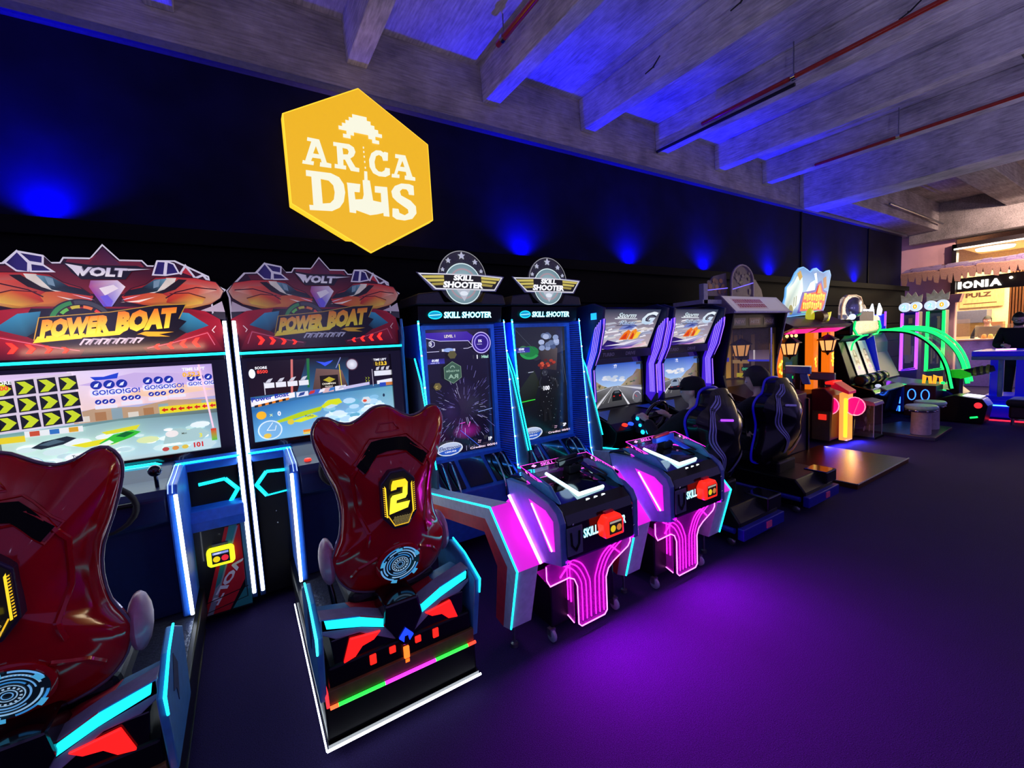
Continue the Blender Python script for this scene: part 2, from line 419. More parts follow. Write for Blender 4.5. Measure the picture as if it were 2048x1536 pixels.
# added uplights on slim stands, unseen behind the camera, to wash the ceiling lavender
for i, x in enumerate((-2.0, 1.0, 4.0, 7.0, 10.0)):
    t = thing('added_uplight', 'added slim black floor stand uplight, unseen behind the camera', 'light', (x, -2.6, 0), 'added uplights')
    MB().lathe([(.16, 0), (.16, .02), (.02, .03), (.02, 1.9)], (x, -2.6, 0), 16).build('stand', BLACK, t, smooth=True)
    MB().lathe([(.03, 1.9), (.12, 1.93), (.14, 2.05), (.12, 2.05)], (x, -2.6, 0), 16).build('bowl', BLACK, t, smooth=True)
    light('added_wash_lamp', 'SPOT', (x, -2.6, 2.07), (.64, .55, 1.0), 250, t, .08, aim=(.12, .75, 1), angle=math.radians(140), blend=1.0)

# ------------------------------------------------------------------ hexagon sign
sg = thing('hexagon_sign', 'glowing yellow hexagon sign with white letters on the black wall', 'sign', (1.036, 3.93, 2.46))
hexp = [(0.449, 3.493), (1.052, 3.857), (1.66, 3.519), (1.655, 2.815), (1.068, 2.490), (0.449, 2.812)]
hexp = [(1.055+0.70*math.cos(math.radians(30+60*i)), 3.167+0.69*math.sin(math.radians(30+60*i))) for i in range(6)]
MB().pr([(x*.982, 1.6+(z-1.6)*.982) for x, z in hexp], 'y', 3.832, 3.93).build('sign_box', led('sign_edge', '#ffcf30', 1.1), sg, bevel=0.004)
a = Art()
hin = [(1.055+(x-1.055)*0.985, 3.167+(z-3.167)*0.985) for x, z in hexp]
a.poly(hin, '#f2b81e')
a.poly([(0.617, 3.365), (0.706, 3.364), (0.749, 3.19), (0.784, 3.186), (0.781, 3.151), (0.692, 3.149), (0.698, 3.185), (0.709, 3.183), (0.704, 3.212), (0.642, 3.21), (0.629, 3.182), (0.651, 3.182), (0.645, 3.151), (0.561, 3.15), (0.568, 3.179), (0.585, 3.177), (0.644, 3.336), (0.612, 3.336)], '#fbfadf')
a.poly([(0.676, 3.306), (0.694, 3.245), (0.65, 3.244)], '#f2b81e')
a.poly([(0.814, 3.367), (0.941, 3.373), (0.978, 3.354), (0.989, 3.318), (0.972, 3.281), (0.941, 3.256), (0.979, 3.191), (1.01, 3.189), (1.007, 3.155), (0.937, 3.155), (0.897, 3.239), (0.883, 3.238), (0.881, 3.191), (0.902, 3.19), (0.899, 3.158), (0.808, 3.157), (0.811, 3.191), (0.835, 3.19), (0.838, 3.337), (0.812, 3.335)], '#fbfadf')
a.poly([(0.884, 3.332), (0.923, 3.33), (0.933, 3.312), (0.924, 3.287), (0.886, 3.28)], '#f2b81e')
a.poly([(1.272, 3.364), (1.264, 3.294), (1.222, 3.287), (1.214, 3.32), (1.189, 3.331), (1.162, 3.316), (1.145, 3.263), (1.149, 3.215), (1.173, 3.189), (1.203, 3.189), (1.229, 3.208), (1.236, 3.231), (1.277, 3.231), (1.275, 3.176), (1.232, 3.151), (1.174, 3.148), (1.125, 3.166), (1.099, 3.216), (1.099, 3.275), (1.123, 3.333), (1.166, 3.366), (1.208, 3.371), (1.232, 3.358), (1.238, 3.367)], '#fbfadf')
a.poly([(1.336, 3.366), (1.43, 3.37), (1.483, 3.193), (1.51, 3.19), (1.508, 3.159), (1.408, 3.156), (1.411, 3.192), (1.427, 3.192), (1.424, 3.225), (1.354, 3.224), (1.34, 3.191), (1.362, 3.192), (1.359, 3.161), (1.288, 3.157), (1.292, 3.188), (1.313, 3.189), (1.367, 3.333), (1.333, 3.332)], '#fbfadf')
a.poly([(1.399, 3.318), (1.414, 3.265), (1.373, 3.263)], '#f2b81e')
a.poly([(0.583, 3.103), (0.774, 3.109), (0.837, 3.086), (0.87, 3.034), (0.876, 2.968), (0.858, 2.889), (0.821, 2.836), (0.757, 2.8), (0.586, 2.789), (0.585, 2.83), (0.616, 2.831), (0.62, 3.057), (0.581, 3.057)], '#fbfadf')
a.poly([(0.69, 3.049), (0.751, 3.045), (0.784, 3.012), (0.791, 2.956), (0.779, 2.898), (0.749, 2.865), (0.689, 2.853)], '#f2b81e')
a.poly([(1.433, 3.051), (1.418, 3.07), (1.379, 3.069), (1.354, 3.045), (1.362, 3.01), (1.449, 2.975), (1.496, 2.929), (1.497, 2.866), (1.454, 2.813), (1.38, 2.79), (1.304, 2.792), (1.268, 2.814), (1.274, 2.886), (1.328, 2.887), (1.336, 2.852), (1.383, 2.837), (1.421, 2.862), (1.417, 2.893), (1.321, 2.948), (1.282, 2.984), (1.275, 3.034), (1.311, 3.085), (1.372, 3.116), (1.449, 3.121), (1.487, 3.111), (1.487, 3.027), (1.436, 3.026)], '#fbfadf')
a.poly([(0.895, 3.052), (1.007, 3.055), (0.996, 2.985), (0.952, 2.983), (0.955, 2.921), (1.016, 2.931), (1.029, 2.97), (1.029, 3.092), (1.044, 3.095), (1.049, 3.171), (1.075, 3.171), (1.072, 3.099), (1.091, 3.097), (1.106, 2.931), (1.177, 2.925), (1.179, 3.005), (1.127, 3.003), (1.13, 3.058), (1.24, 3.064), (1.241, 2.808), (1.189, 2.808), (1.189, 2.835), (1.127, 2.815), (1.071, 2.802), (0.954, 2.831), (0.952, 2.805), (0.899, 2.807), (0.898, 3.029)], '#fbfadf')
for q in [(1.059, 3.367), (1.059, 3.331), (1.059, 3.292), (1.06, 3.249), (1.061, 3.2)]: a.rect(q[0]-0.005, q[1]-0.008, q[0]+0.005, q[1]+0.008, '#fbfadf')
#ufo [(0.855, 3.523), (1.225, 3.53), (1.022, 3.664), (1.008, 3.432)]
for r, row in enumerate(("....####....", "...######...", "..########..", ".##########.", "############", "..##....##..", ".##......##.")):
    for c, ch in enumerate(row):
        if ch == '#': a.rect(1.045+(c-6)*0.03, 3.625-(r+1)*0.03, 1.045+(c-5)*0.03+0.0005, 3.625-r*0.03+0.0005, '#fbfadf')
a.build('sign_face', sg, (0, 3.8305, 1.6*.018), (.982, 0, 0), (0, 0, .982), SIGNP)

# ================================================================== POWER BOAT MACHINES
CHECK = mat('tread_plate', '#565c68', 0.35, metal=0.7, bump=0.5, scale=45)
REDG = mat('dark_red_gloss', '#b00a16', 0.10, var=0.05, spec=0.5)
VENT = mat('vent_black', '#040405', .6, spec=.1)
PIPING = mat('grey_piping', '#6a5a68', 0.35)
BROWN = mat('brown_board', '#6a4a24', 0.6, var=0.2)
def marquee_art(cx):
    a = Art()
    M = lambda pts: [(cx+u, z) for u, z in pts]
    mir = lambda pts: [(-u, z) for u, z in pts]
    out = [(-.545,2.03),(-.441,2.145),(-.38,2.149),(-.324,2.213),(-.23,2.196),(-.205,2.161),(-.172,2.163),(-.157,2.190),(-.051,2.193),(.005,2.270),(.068,2.190),(.165,2.193),(.186,2.165),(.215,2.166),(.231,2.196),(.314,2.2),(.469,2.115),(.472,2.085),(.548,2.036),(.472,1.957),(.470,1.70),(-.535,1.70),(-.535,1.988)]
    o2 = [(u*0.982, 1.95+(z-1.95)*0.965) for u, z in out]
    a.poly(M(out), '#e6e2ee'); a.poly(M(o2), '#2a0c16')
    # back of the board: dark sky with red flashes
    a.poly(M([(-.42,2.13),(-.36,2.0),(.36,2.0),(.45,2.10),(.2,2.15),(-.2,2.15)]), ['#5a1420','#8a1a20','#8a1a20','#3a0c18','#4a1020','#4a1020'])
    a.poly(M([(-.155,2.155),(-.14,2.18),(-.06,2.18),(0.005,2.235),(.06,2.18),(.155,2.182),(.17,2.155),(.10,2.12),(-.1,2.12)]), '#7a2030')
    a.poly(M([(.005,2.25),(-.064,2.154),(.07,2.16)]), ['#3a1030','#6a1c30','#5a2848'])
    for c in ([(-.369,2.149),(-.321,2.209),(-.286,2.153),(-.292,2.105),(-.333,2.111)], [(-.318,2.205),(-.230,2.19),(-.235,2.15),(-.283,2.158)], [(-.280,2.150),(-.233,2.143),(-.200,2.112),(-.282,2.109)],
              [(.205,2.112),(.231,2.190),(.270,2.190),(.255,2.112)], [(.276,2.190),(.306,2.178),(.325,2.126),(.262,2.112)]):
        a.poly(M(c), ['#1c1450'] + ['#2c2470']*(len(c)-1)); a.line(M(c), 0.008, '#e8e4f4', True)
    a.line(M([(.33,2.12),(.36,2.17),(.40,2.10),(.44,2.12),(.46,2.09)]), 0.012, '#e4e0ee')
    a.poly(M([(.34,2.13),(.36,2.16),(.39,2.11)]), '#c03038')
    # red boats meeting nose to nose
    hull = [(-.535,2.026),(-.50,2.080),(-.40,2.100),(-.295,2.104),(-.215,2.097),(-.169,2.058),(-.104,2.032),(-.056,1.986),(-.067,1.958),(-.146,1.939),(-.271,1.920),(-.366,1.920),(-.463,1.946),(-.515,1.984)]
    cols = ['#e0b8a8','#d84038','#d83830','#c02828','#a01c1c','#801414','#901818','#d03028','#c02020','#c84818','#d88828','#d89830','#c85820','#d8a088']
    for f in (lambda p: p, mir):
        a.poly(M(f(hull)), cols)
        a.poly(M(f([(-.50,2.03),(-.42,2.06),(-.30,2.065),(-.22,2.02),(-.26,1.99),(-.40,2.0)])), ['#f0c0a8','#e86048','#d83830','#a81820','#b82c24','#e07050'])
        a.poly(M(f([(-.44,1.985),(-.36,2.012),(-.27,2.005),(-.25,1.955),(-.33,1.93),(-.42,1.95)])), ['#d88030','#e05828','#d03c1c','#b02814','#e8a838','#f0c850'])
        a.line(M(f([(-.50,2.035),(-.40,2.045),(-.30,2.015),(-.25,1.98)])), 0.006, '#3a0c10')
        a.line(M(f([(-.44,1.985),(-.36,2.012),(-.27,2.005)])), 0.005, '#501010')
        a.poly(M(f([(-.31,2.097),(-.264,2.096),(-.221,2.035),(-.16,2.010),(-.235,2.008),(-.29,2.045)])), ['#f8f4e8','#e0d8c8','#f0ece0','#ffffff','#d8d0c0','#f0e8d8'])
        a.poly(M(f([(-.266,2.092),(-.210,2.085),(-.150,2.038),(-.092,2.022),(-.062,1.986),(-.140,2.000),(-.215,2.018)])), ['#6fa8c0','#3a6880','#101820','#0a0c10','#05070a','#0c0c10','#183038'])
        a.poly(M(f([(-.235,2.086),(-.205,2.076),(-.20,2.035),(-.225,2.045)])), '#7a9cb0')
        a.poly(M(f([(-.20,1.985),(-.12,1.965),(-.05,1.955),(-.13,1.955)])), '#fff0e0')
    for f in (lambda p: p, mir):
        a.line(M(f(hull)), 0.004, '#2a0808', True)
        a.poly(M(f([(-.14,1.995),(-.075,1.975),(-.055,1.965),(-.10,1.978)])), '#f0e8ff'); a.poly(M(f([(-.36,2.088),(-.32,2.09),(-.25,2.03),(-.20,2.008),(-.24,2.006),(-.30,2.03)])), '#1c1410')
        a.poly(M(f([(-.52,1.965),(-.47,1.935),(-.40,1.905),(-.53,1.90)])), '#c8b8c8'); a.poly(M(f([(-.53,1.90),(-.48,1.90),(-.44,1.87),(-.53,1.85)])), '#38343c')
    # centre: violet chassis
    a.poly(M([(-.06,2.07),(.05,2.075),(.08,2.04),(.0,1.91),(-.01,1.905),(-.07,2.035)]), ['#a060a8','#e0d0e8','#f8f0f8','#4050e0','#5060ff','#b04890'])
    a.poly(M([(-.03,2.03),(.03,2.05),(.05,2.03),(-.01,1.99)]), '#f4eef8'); a.poly(M([(-.03,1.985),(.0,1.995),(.02,1.96),(.0,1.915)]), '#7060e8')
    # name plate
    a.poly(M([(-.16,2.165),(-.05,2.152),(.14,2.158),(.19,2.14),(.115,2.125),(.085,2.08),(-.095,2.075),(-.13,2.11)]), '#14101a')
    a.text('VOLT', cx-.118, 2.092, 0.050, '#ffffff', w=.205, top='#d8d4ec', shear=.25, bold=0.05, out='#7a7488', ow=.03)
    a.poly(M([(-.15,2.155),(-.085,2.143),(-.105,2.09),(-.125,2.125)]), '#ece8f4'); a.poly(M([(.09,2.14),(.20,2.142),(.10,2.128)]), '#d8d4e0')
    # lower front: red pods, blue vents, arrows
    a.poly(M([(-.535,1.855),(-.45,1.905),(-.28,1.93),(.28,1.93),(.43,1.905),(.50,1.855),(.535,1.66),(-.535,1.66)]), ['#a81828','#b41c2c','#701018','#701018','#b41c2c','#a81828','#5c0c18','#5c0c18'])
    a.poly(M([(-.30,1.92),(.30,1.92),(.36,1.80),(.16,1.665),(-.18,1.665),(-.36,1.80)]), '#0c090e')
    for f in (lambda p: p, mir):
        a.poly(M(f([(-.44,1.818),(-.35,1.893),(-.265,1.905),(-.295,1.80),(-.33,1.775)])), ['#2a78a0','#3a9cc8','#2c80a8','#0c2838','#144058'])
        a.poly(M(f([(-.46,1.75),(-.43,1.785),(-.25,1.725),(-.12,1.70),(-.14,1.668),(-.50,1.668)])), ['#981424','#b01828','#801020','#500a14','#40060f','#701020'])
        a.line(M(f([(-.46,1.70),(-.43,1.775),(-.26,1.722),(-.14,1.695)])), 0.004, '#e07088')
        a.line(M(f([(-.475,1.815),(-.455,1.79),(-.465,1.775)])), 0.004, '#ffe0e0')
    # POWER BOAT lettering on its black splash with rev counter
    a.ring(cx-.115, 1.835, .10, .135, '#16181c', 20, 190); a.ring(cx-.115, 1.835, .108, .128, '#3a4048', 25, 100); a.ring(cx-.115, 1.835, .108, .128, '#2c8c48', 105, 185, 14)
    for k in range(5): a.ring(cx-.115, 1.835, .086, .102, ('#e04030','#e87830','#c8c030','#60c048','#30b060')[k], 30+k*30, 52+k*30, 6)
    a.poly(M([(-.305,1.755),(-.275,1.872),(.0,1.90),(.20,1.938),(.342,1.945),(.30,1.86),(.335,1.845),(.27,1.775),(.18,1.79),(.05,1.765),(-.14,1.735)]), '#0a080a')
    a.line(M([(-.305,1.755),(-.275,1.872),(.0,1.90),(.20,1.938),(.342,1.945),(.30,1.86)]), 0.004, '#c8a030')
    a.poly(M([(-.31,1.742),(-.29,1.775),(.06,1.800),(.03,1.775)]), '#ffe030')
    a.text('POWER', cx-.285, 1.762, 0.100, '#fff040', w=.272, top='#f08a10', shear=.22, bold=.075, slope=.10, out='#1c0c00', ow=.045)
    a.text('BOAT', cx+.010, 1.782, 0.122, '#fff040', w=.262, top='#f07810', shear=.22, bold=.075, slope=.10, out='#1c0c00', ow=.045)
    a.poly(M([(.14,1.79),(.27,1.785),(.20,1.772),(.25,1.758),(.08,1.765)]), '#e8b020')
    # angular silver subtitle
    a.poly(M([(-.17,1.715),(-.12,1.765),(.12,1.775),(.19,1.745),(.06,1.715),(-.06,1.695)]), '#100c12')
    for k in range(7):
        x = -.135+k*.036
        a.line(M([(x,1.725),(x+.02,1.755),(x+.045,1.752),(x+.022,1.728)]), 0.008, '#a8a8c0' if k % 2 else '#c8c8dc')
    return a
def boat_screen(cx, idx):
    a = Art(); x0, x1, z0, z1 = cx-.478, cx+.433, 1.07, 1.587
    P = lambda u, v: (x0+(x1-x0)*u, z0+(z1-z0)*v)
    Q = lambda pts: [P(*p) for p in pts]
    T = lambda s, u, v, h, col, **k: a.text(s, *P(u, v), h*(z1-z0), col, **k)
    if idx == 1:
        a.poly(Q([(0,0),(1,0),(1,1),(0,1)]), ['#a8c8c0','#90b8c8','#b098d8','#e0c8e8'])
        a.poly(Q([(.30,1),(1,1),(1,.62),(.30,.58)]), ['#e8d8f0','#b8a0e0','#e0c0c8','#f0d0c8'])
        a.poly(Q([(.34,.85),(.6,.95),(.9,.9),(1,.75),(.6,.78)]), '#c8b0dc'); a.poly(Q([(.5,.72),(.8,.80),(1,.70),(.7,.66)]), '#f0c8a8')
        a.poly(Q([(.30,.56),(.42,.60),(.6,.57),(.75,.62),(1,.58),(1,.46),(.30,.45)]), '#b89878')
        for k in range(9): a.rect(*P(.32+k*.075,.46), *P(.37+k*.075,.52+.03*(k % 3)), ('#d8d0c0','#a87850','#88a0a8')[k % 3])
        a.poly(Q([(0,.42),(1,.50),(1,.40),(0,.33)]), ['#70a0a0','#687878','#586868','#90b8a8'])
        a.poly(Q([(0,.36),(.5,.44),(1,.42),(1,.0),(0,.0)]), ['#b8d8c8','#8ab0b0','#6c8c98','#a8c8d8','#d0e4d8'])
        # chevron wall
        a.poly(Q([(0,.43),(.345,.47),(.32,.99),(0,.93)]), '#d8c8d8')
        for i in range(4):
            for j in range(3):
                u0 = i*.088; u1 = u0+.078; v0 = .445+j*.17+i*.006; v1 = v0+.155
                a.poly(Q([(u0,v0),(u1,v0+.01),(u1-.004,v1),(u0,v1-.01)]), '#16181c')
                um = (u0+u1)/2
                a.poly(Q([(u0+.006,v0+.012),(um,v0+.015),(u1-.006,(v0+v1)/2),(um,v1-.02),(u0+.006,v1-.022),(um-.006,(v0+v1)/2)]), '#c8d820')
        # GO GO GO boards
        for k, (u, v, s) in enumerate([(.42,.84,1.0),(.66,.85,.9),(.88,.85,.8),(.42,.66,.55),(.54,.68,.55),(.67,.70,.52),(.77,.71,.48)]):
            for j in range(3):
                c = P(u+j*.058*s, v); a.ell(c[0], c[1], .024*s, None, '#1c30a0'); a.poly([(c[0]-.012*s,c[1]-.01*s),(c[0]+.004*s,c[1]-.01*s),(c[0]+.012*s,c[1]+.012*s),(c[0]-.004*s,c[1]+.004*s)], '#e8ecff')
            a.rect(*P(u-.03*s, v-.10*s-.02), *P(u+.15*s, v-.03*s-.02), '#e8e4f0')
            if s > .7: T('GO!GO!GO!', u-.022*s, v-.088*s-.02, .055*s, '#3048c0', bold=.03)
        a.poly(Q([(.40,.93),(.46,.925),(.53,.96),(.52,.90),(.42,.89)]), '#1c40c8')
        # arrow hoardings
        a.rect(*P(.70,.47), *P(1,.55), '#e8d828'); 
        for k in range(7):
            u = .71+k*.042; a.poly(Q([(u,.51),(u+.018,.535),(u+.018,.52),(u+.034,.52),(u+.034,.50),(u+.018,.50),(u+.018,.485)]), '#d02020')
        a.rect(*P(0,.33), *P(.10,.39), '#e8d020'); a.rect(*P(.10,.37), *P(.34,.43), '#e8ece8')
        for k in range(3): a.rect(*P(.12+k*.08,.375), *P(.16+k*.08,.425), ('#c85030','#3070b8','#d8a028')[k])
        # foam, yellow trail, boats
        for k in range(46):
            u = .09+random.random()*.82; v = .07+random.random()*.24; r = .010+random.random()*.025
            c = P(u, v); a.ell(c[0], c[1], r*1.6, r*.6, random.choice(['#e8f4f0','#d0e8e4','#f4f8f4','#c0dcdc','#dce8a8']), 10)
        a.poly(Q([(.28,.24),(.44,.27),(.50,.22),(.34,.20)]), '#e8e020'); a.poly(Q([(.42,.34),(.60,.38),(.58,.33),(.44,.31)]), '#e0dc30')
        a.poly(Q([(.12,.26),(.17,.31),(.27,.34),(.31,.31),(.25,.26),(.16,.235)]), '#202c34'); a.poly(Q([(.15,.28),(.22,.32),(.26,.29),(.19,.265)]), '#4a6470')
        a.poly(Q([(.40,.22),(.47,.30),(.56,.33),(.60,.30),(.55,.25),(.46,.20)]), '#38c038'); a.poly(Q([(.48,.28),(.53,.32),(.57,.30),(.52,.26)]), '#106830'); a.poly(Q([(.39,.20),(.45,.25),(.47,.22),(.42,.18)]), '#e8f4e8')
        # head-up display
        c = P(.09,.06); a.ell(c[0], c[1], .075, .062, '#88b8d0'); a.ring(c[0], c[1], .062, .072, '#e8f0f0', k=.83); a.poly(Q([(.09,.06),(.05,.10),(.10,.13)]), '#e0d830'); a.poly(Q([(.09,.06),(.13,.03),(.06,.01)]), '#2868b0'); a.line(Q([(.09,.14),(.09,.06),(.14,.04)]), .008, '#f0f4f0')
        T('Turbo', .28, .105, .03, '#303848', bold=.03); a.rect(*P(.25,.02), *P(.40,.07), '#d0e0e0'); T('POWER', .27, .03, .03, '#c03028')
        a.poly(Q([(.72,.24),(.76,.29),(.80,.29),(.83,.26),(.90,.27),(.95,.20),(.90,.12),(.70,.13)]), '#a8c8c4'); c = P(.75,.235); a.ell(c[0], c[1], .03, .02, '#f0e8e0')
        a.poly(Q([(.83,.06),(.87,.13),(.95,.13),(.98,.07),(.94,.01),(.85,.01)]), '#c0d8d8'); T('101', .855, .045, .06, '#d02828', bold=.04); T('3', .89, .155, .05, '#e8e048', bold=.04)
        a.rect(*P(.955,.10), *P(.985,.24), '#50c040', top='#e02020'); a.rect(*P(.70,.045), *P(.82,.10), '#b0d4cc'); T('Mini', .80, .215, .02, '#404840')
        for k in range(3): c = P(.71+k*.05,.07); a.ell(c[0], c[1], .016, .012, ('#c04848','#e09048','#e0c048')[k])
        T('SCORE', .005, .905, .035, '#ffffff', bold=.03); T('8500', .005, .85, .045, '#ff4030', bold=.03)
        T('TIME LEFT', .84, .935, .035, '#ffffff', bold=.03); T('0:52.3', .84, .865, .055, '#ffb820', bold=.04)
        a.poly(Q([(.925,1),(.935,1),(.975,.25),(.965,.25)]), '#ffd0e0')
    else:
        a.poly(Q([(0,0),(1,0),(1,1),(0,1)]), ['#4890c8','#4890c8','#0c0810','#140c14'])
        a.poly(Q([(0,.56),(.30,.58),(.38,1),(0,1)]), ['#1c1018','#281418','#180c12','#100a10']); a.poly(Q([(.40,.55),(.44,.86),(.62,.82),(.66,.58)]), ['#503c38','#6a5048','#7a5c50','#403030'])
        a.poly(Q([(.66,.56),(.68,1),(1,1),(1,.60)]), ['#140c1c','#0c0812','#100c18','#181020'])
        a.rect(*P(.46,.58), *P(.59,.76), '#1a1408'); c = P(.525,.70); a.poly([(c[0]-.04,c[1]),(c[0],c[1]+.02),(c[0]+.04,c[1]),(c[0],c[1]-.02)], '#b8a828'); T('CHAMPION', .472, .635, .025, '#f0e8d0', bold=.03); T('TROPHY', .49, .60, .02, '#d8d0c0', bold=.03)
        a.poly(Q([(.27,.56),(.29,1),(.275,1),(.255,.56)]), '#d07068'); a.poly(Q([(.385,.62),(.40,1),(.38,1),(.37,.62)]), '#1c6c38'); a.line(Q([(.58,.85),(.62,.99)]), .006, '#8088c0'); a.line(Q([(.61,.60),(.605,.9)]), .005, '#e8d040')
        c = P(.70,.885); a.ell(c[0], c[1], .036, .036, '#f0f0f4', edge='#b8b8c4'); a.ring(c[0], c[1], .036, .042, '#583848')
        for k in range(4): a.rect(*P(.09+k*.075,.655), *P(.155+k*.075,.72), '#e8e8ec'); a.poly(Q([(.10+k*.075,.725),(.13+k*.075,.725),(.15+k*.075,.775),(.12+k*.075,.765)]), '#c8c8d0')
        a.rect(*P(.09,.575), *P(.095,.73), '#d0d0d8'); a.rect(*P(.865,.70), *P(1,.77), '#e4e4ea'); a.line(Q([(.85,.56),(.85,.80)]), .004, '#c0b8c8')
        for k in range(3): a.poly(Q([(.88+k*.04,.78),(.90+k*.04,.78),(.912+k*.04,.83),(.885+k*.04,.82)]), '#c4c4cc')
        for k in range(2):
            for j in range(2): a.poly(Q([(.79+j*.02,.62+k*.04),(.805+j*.02,.64+k*.04),(.79+j*.02,.66+k*.04),(.80+j*.02,.64+k*.04)]), '#c8d828')
        a.poly(Q([(0,.44),(.28,.51),(.28,.575),(0,.52)]), '#f4f2fa'); T('Power Boat', .005, .495, .055, '#1c30a8', w=.215, bold=.03, slope=.09)
        for k in range(10): a.poly(Q([(.02+k*.022,.425+k*.006),(.042+k*.022,.432+k*.006),(.042+k*.022,.46+k*.006),(.02+k*.022,.453+k*.006)]), '#e08020' if k % 2 else '#2c2018')
        for k in range(4): a.poly(Q([(.29+k*.09,.505+k*.012),(.37+k*.09,.515+k*.012),(.37+k*.09,.575+k*.012),(.29+k*.09,.57+k*.012)]), ('#e0e4f0','#4060b8','#d8b0b0','#e8e8f4')[k])
        for k in range(5): a.poly(Q([(.30+k*.07,.515+k*.01),(.34+k*.07,.53+k*.01),(.35+k*.07,.57+k*.01),(.315+k*.07,.56+k*.01)]), ('#304890','#c83838','#e8e8f0','#3878c0','#c0c0d0')[k])
        a.poly(Q([(.62,.55),(.82,.585),(.82,.625),(.62,.59)]), '#c8c0e0'); a.poly(Q([(.88,.58),(1,.60),(1,.65),(.88,.63)]), '#e8e8f0'); a.rect(*P(.90,.545), *P(.95,.60), '#2848b0'); a.rect(*P(.95,.555), *P(1,.60), '#c87838')
        a.poly(Q([(0,.40),(.4,.50),(1,.54),(1,.0),(0,.0)]), ['#2468a8','#3c80b8','#68a8b8','#a8d0e0','#6cb4e0'])
        for k in range(60):
            u = .48+random.random()*.43; v = .07+random.random()*.34; r = .010+random.random()*.026; c = P(u, v)
            a.ell(c[0], c[1], r*1.5, r*.7, random.choice(['#d8ecf8','#b8dcf0','#f0f8fc','#88c0dc','#68b0c8']), 10)
        a.poly(Q([(.14,.23),(.30,.31),(.46,.36),(.44,.30),(.28,.24),(.14,.20)]), '#b8d020'); a.poly(Q([(.24,.20),(.38,.27),(.42,.23),(.30,.18)]), '#e0e828'); a.poly(Q([(.45,.36),(.50,.43),(.58,.44),(.60,.38),(.53,.335),(.46,.33)]), '#d8e020'); a.poly(Q([(.47,.34),(.52,.37),(.57,.35),(.52,.32)]), '#c0d8e0')
        a.poly(Q([(.44,.955),(.50,.935),(.56,.96),(.54,.925),(.50,.885),(.47,.925)]), '#3858f0')
        c = P(.055,.325); a.ell(c[0], c[1], .028, .026, '#f0b020'); T('x', .105, .30, .03, '#d8e8a0'); T('0', .155, .295, .06, '#f4f4f4', bold=.04)
        c = P(.10,.13); a.ell(c[0], c[1], .07, .062, '#78b0d8'); a.ring(c[0], c[1], .062, .07, '#d8e8f4', k=.9); a.line(Q([(.12,.22),(.08,.13),(.13,.12),(.14,.18)]), .004, '#f0f4fa'); c = P(.08,.06); a.ell(c[0], c[1], .022, .016, '#e8c048')
        c = P(.235,.20); a.ell(c[0], c[1], .02, .018, '#e0c840'); T('Turbo', .33, .235, .03, '#405068'); a.rect(*P(.31,.04), *P(.62,.075), '#ffb020', top='#e86028'); a.rect(*P(.31,.02), *P(.42,.035), '#f0d838')
        c = P(.78,.37); a.poly([(c[0]-.035,c[1]),(c[0]-.018,c[1]+.026),(c[0]+.018,c[1]+.026),(c[0]+.035,c[1]),(c[0]+.018,c[1]-.02),(c[0]-.018,c[1]-.02)], '#d8e0e0'); a.ell(c[0]-.01, c[1], .014, .01, '#e05030')
        T('SCORE', .045, .90, .032, '#ffffff', bold=.03); T('8500', .055, .845, .045, '#ff4838', bold=.03); a.ell(*P(.025,.85), .018, .03, '#e8f0ff')
        T('TIME LEFT', .86, .915, .03, '#f4f4f8', bold=.03); T('1:13.3', .875, .845, .055, '#ffd030', bold=.045)
        T('and drift', .76, .305, .018, '#30405c'); T('in shape', .80, .27, .018, '#30405c'); a.ell(*P(.92,.42), .008, .012, '#203048')
    return a
OUTL = [(0,1.359),(.04,1.350),(.085,1.318),(.130,1.299),(.175,1.308),(.215,1.332),(.250,1.333),(.274,1.300),(.279,1.260),(.268,1.200),(.240,1.110),(.208,1.020),(.198,.930),(.208,.840),(.232,.780),(.248,.730),(.238,.670),(.215,.620),(.17,.575),(.09,.545),(0,.538)]
def seat_outline():
    return smooth_loop(OUTL + [(-u, z) for u, z in OUTL[-2:0:-1]], 4)
SC_Z = 0.96
def seat_s(u, z, loop, SC_Z=SC_Z):
    a = math.atan2(z-SC_Z, u); best = None
    for i in range(len(loop)):
        p, q = loop[i], loop[(i+1) % len(loop)]
        a0 = math.atan2(p[1]-SC_Z, p[0]); a1 = math.atan2(q[1]-SC_Z, q[0])
        d = (a1-a0+math.pi) % (2*math.pi)-math.pi; e = (a-a0+math.pi) % (2*math.pi)-math.pi
        if abs(d) > 1e-9 and 0 <= e/d <= 1:
            t = e/d; r = math.hypot(p[0]+(q[0]-p[0])*t, p[1]+(q[1]-p[1])*t-SC_Z); return min(1, math.hypot(u, z-SC_Z)/r)
    return 1.0
def seat_depth(s, z):
    return 0.135*(1-s**2.4) + 0.05*max(0, (s-0.75)/0.25)**2*(1-s)*4 + 0.03*(z-0.95)
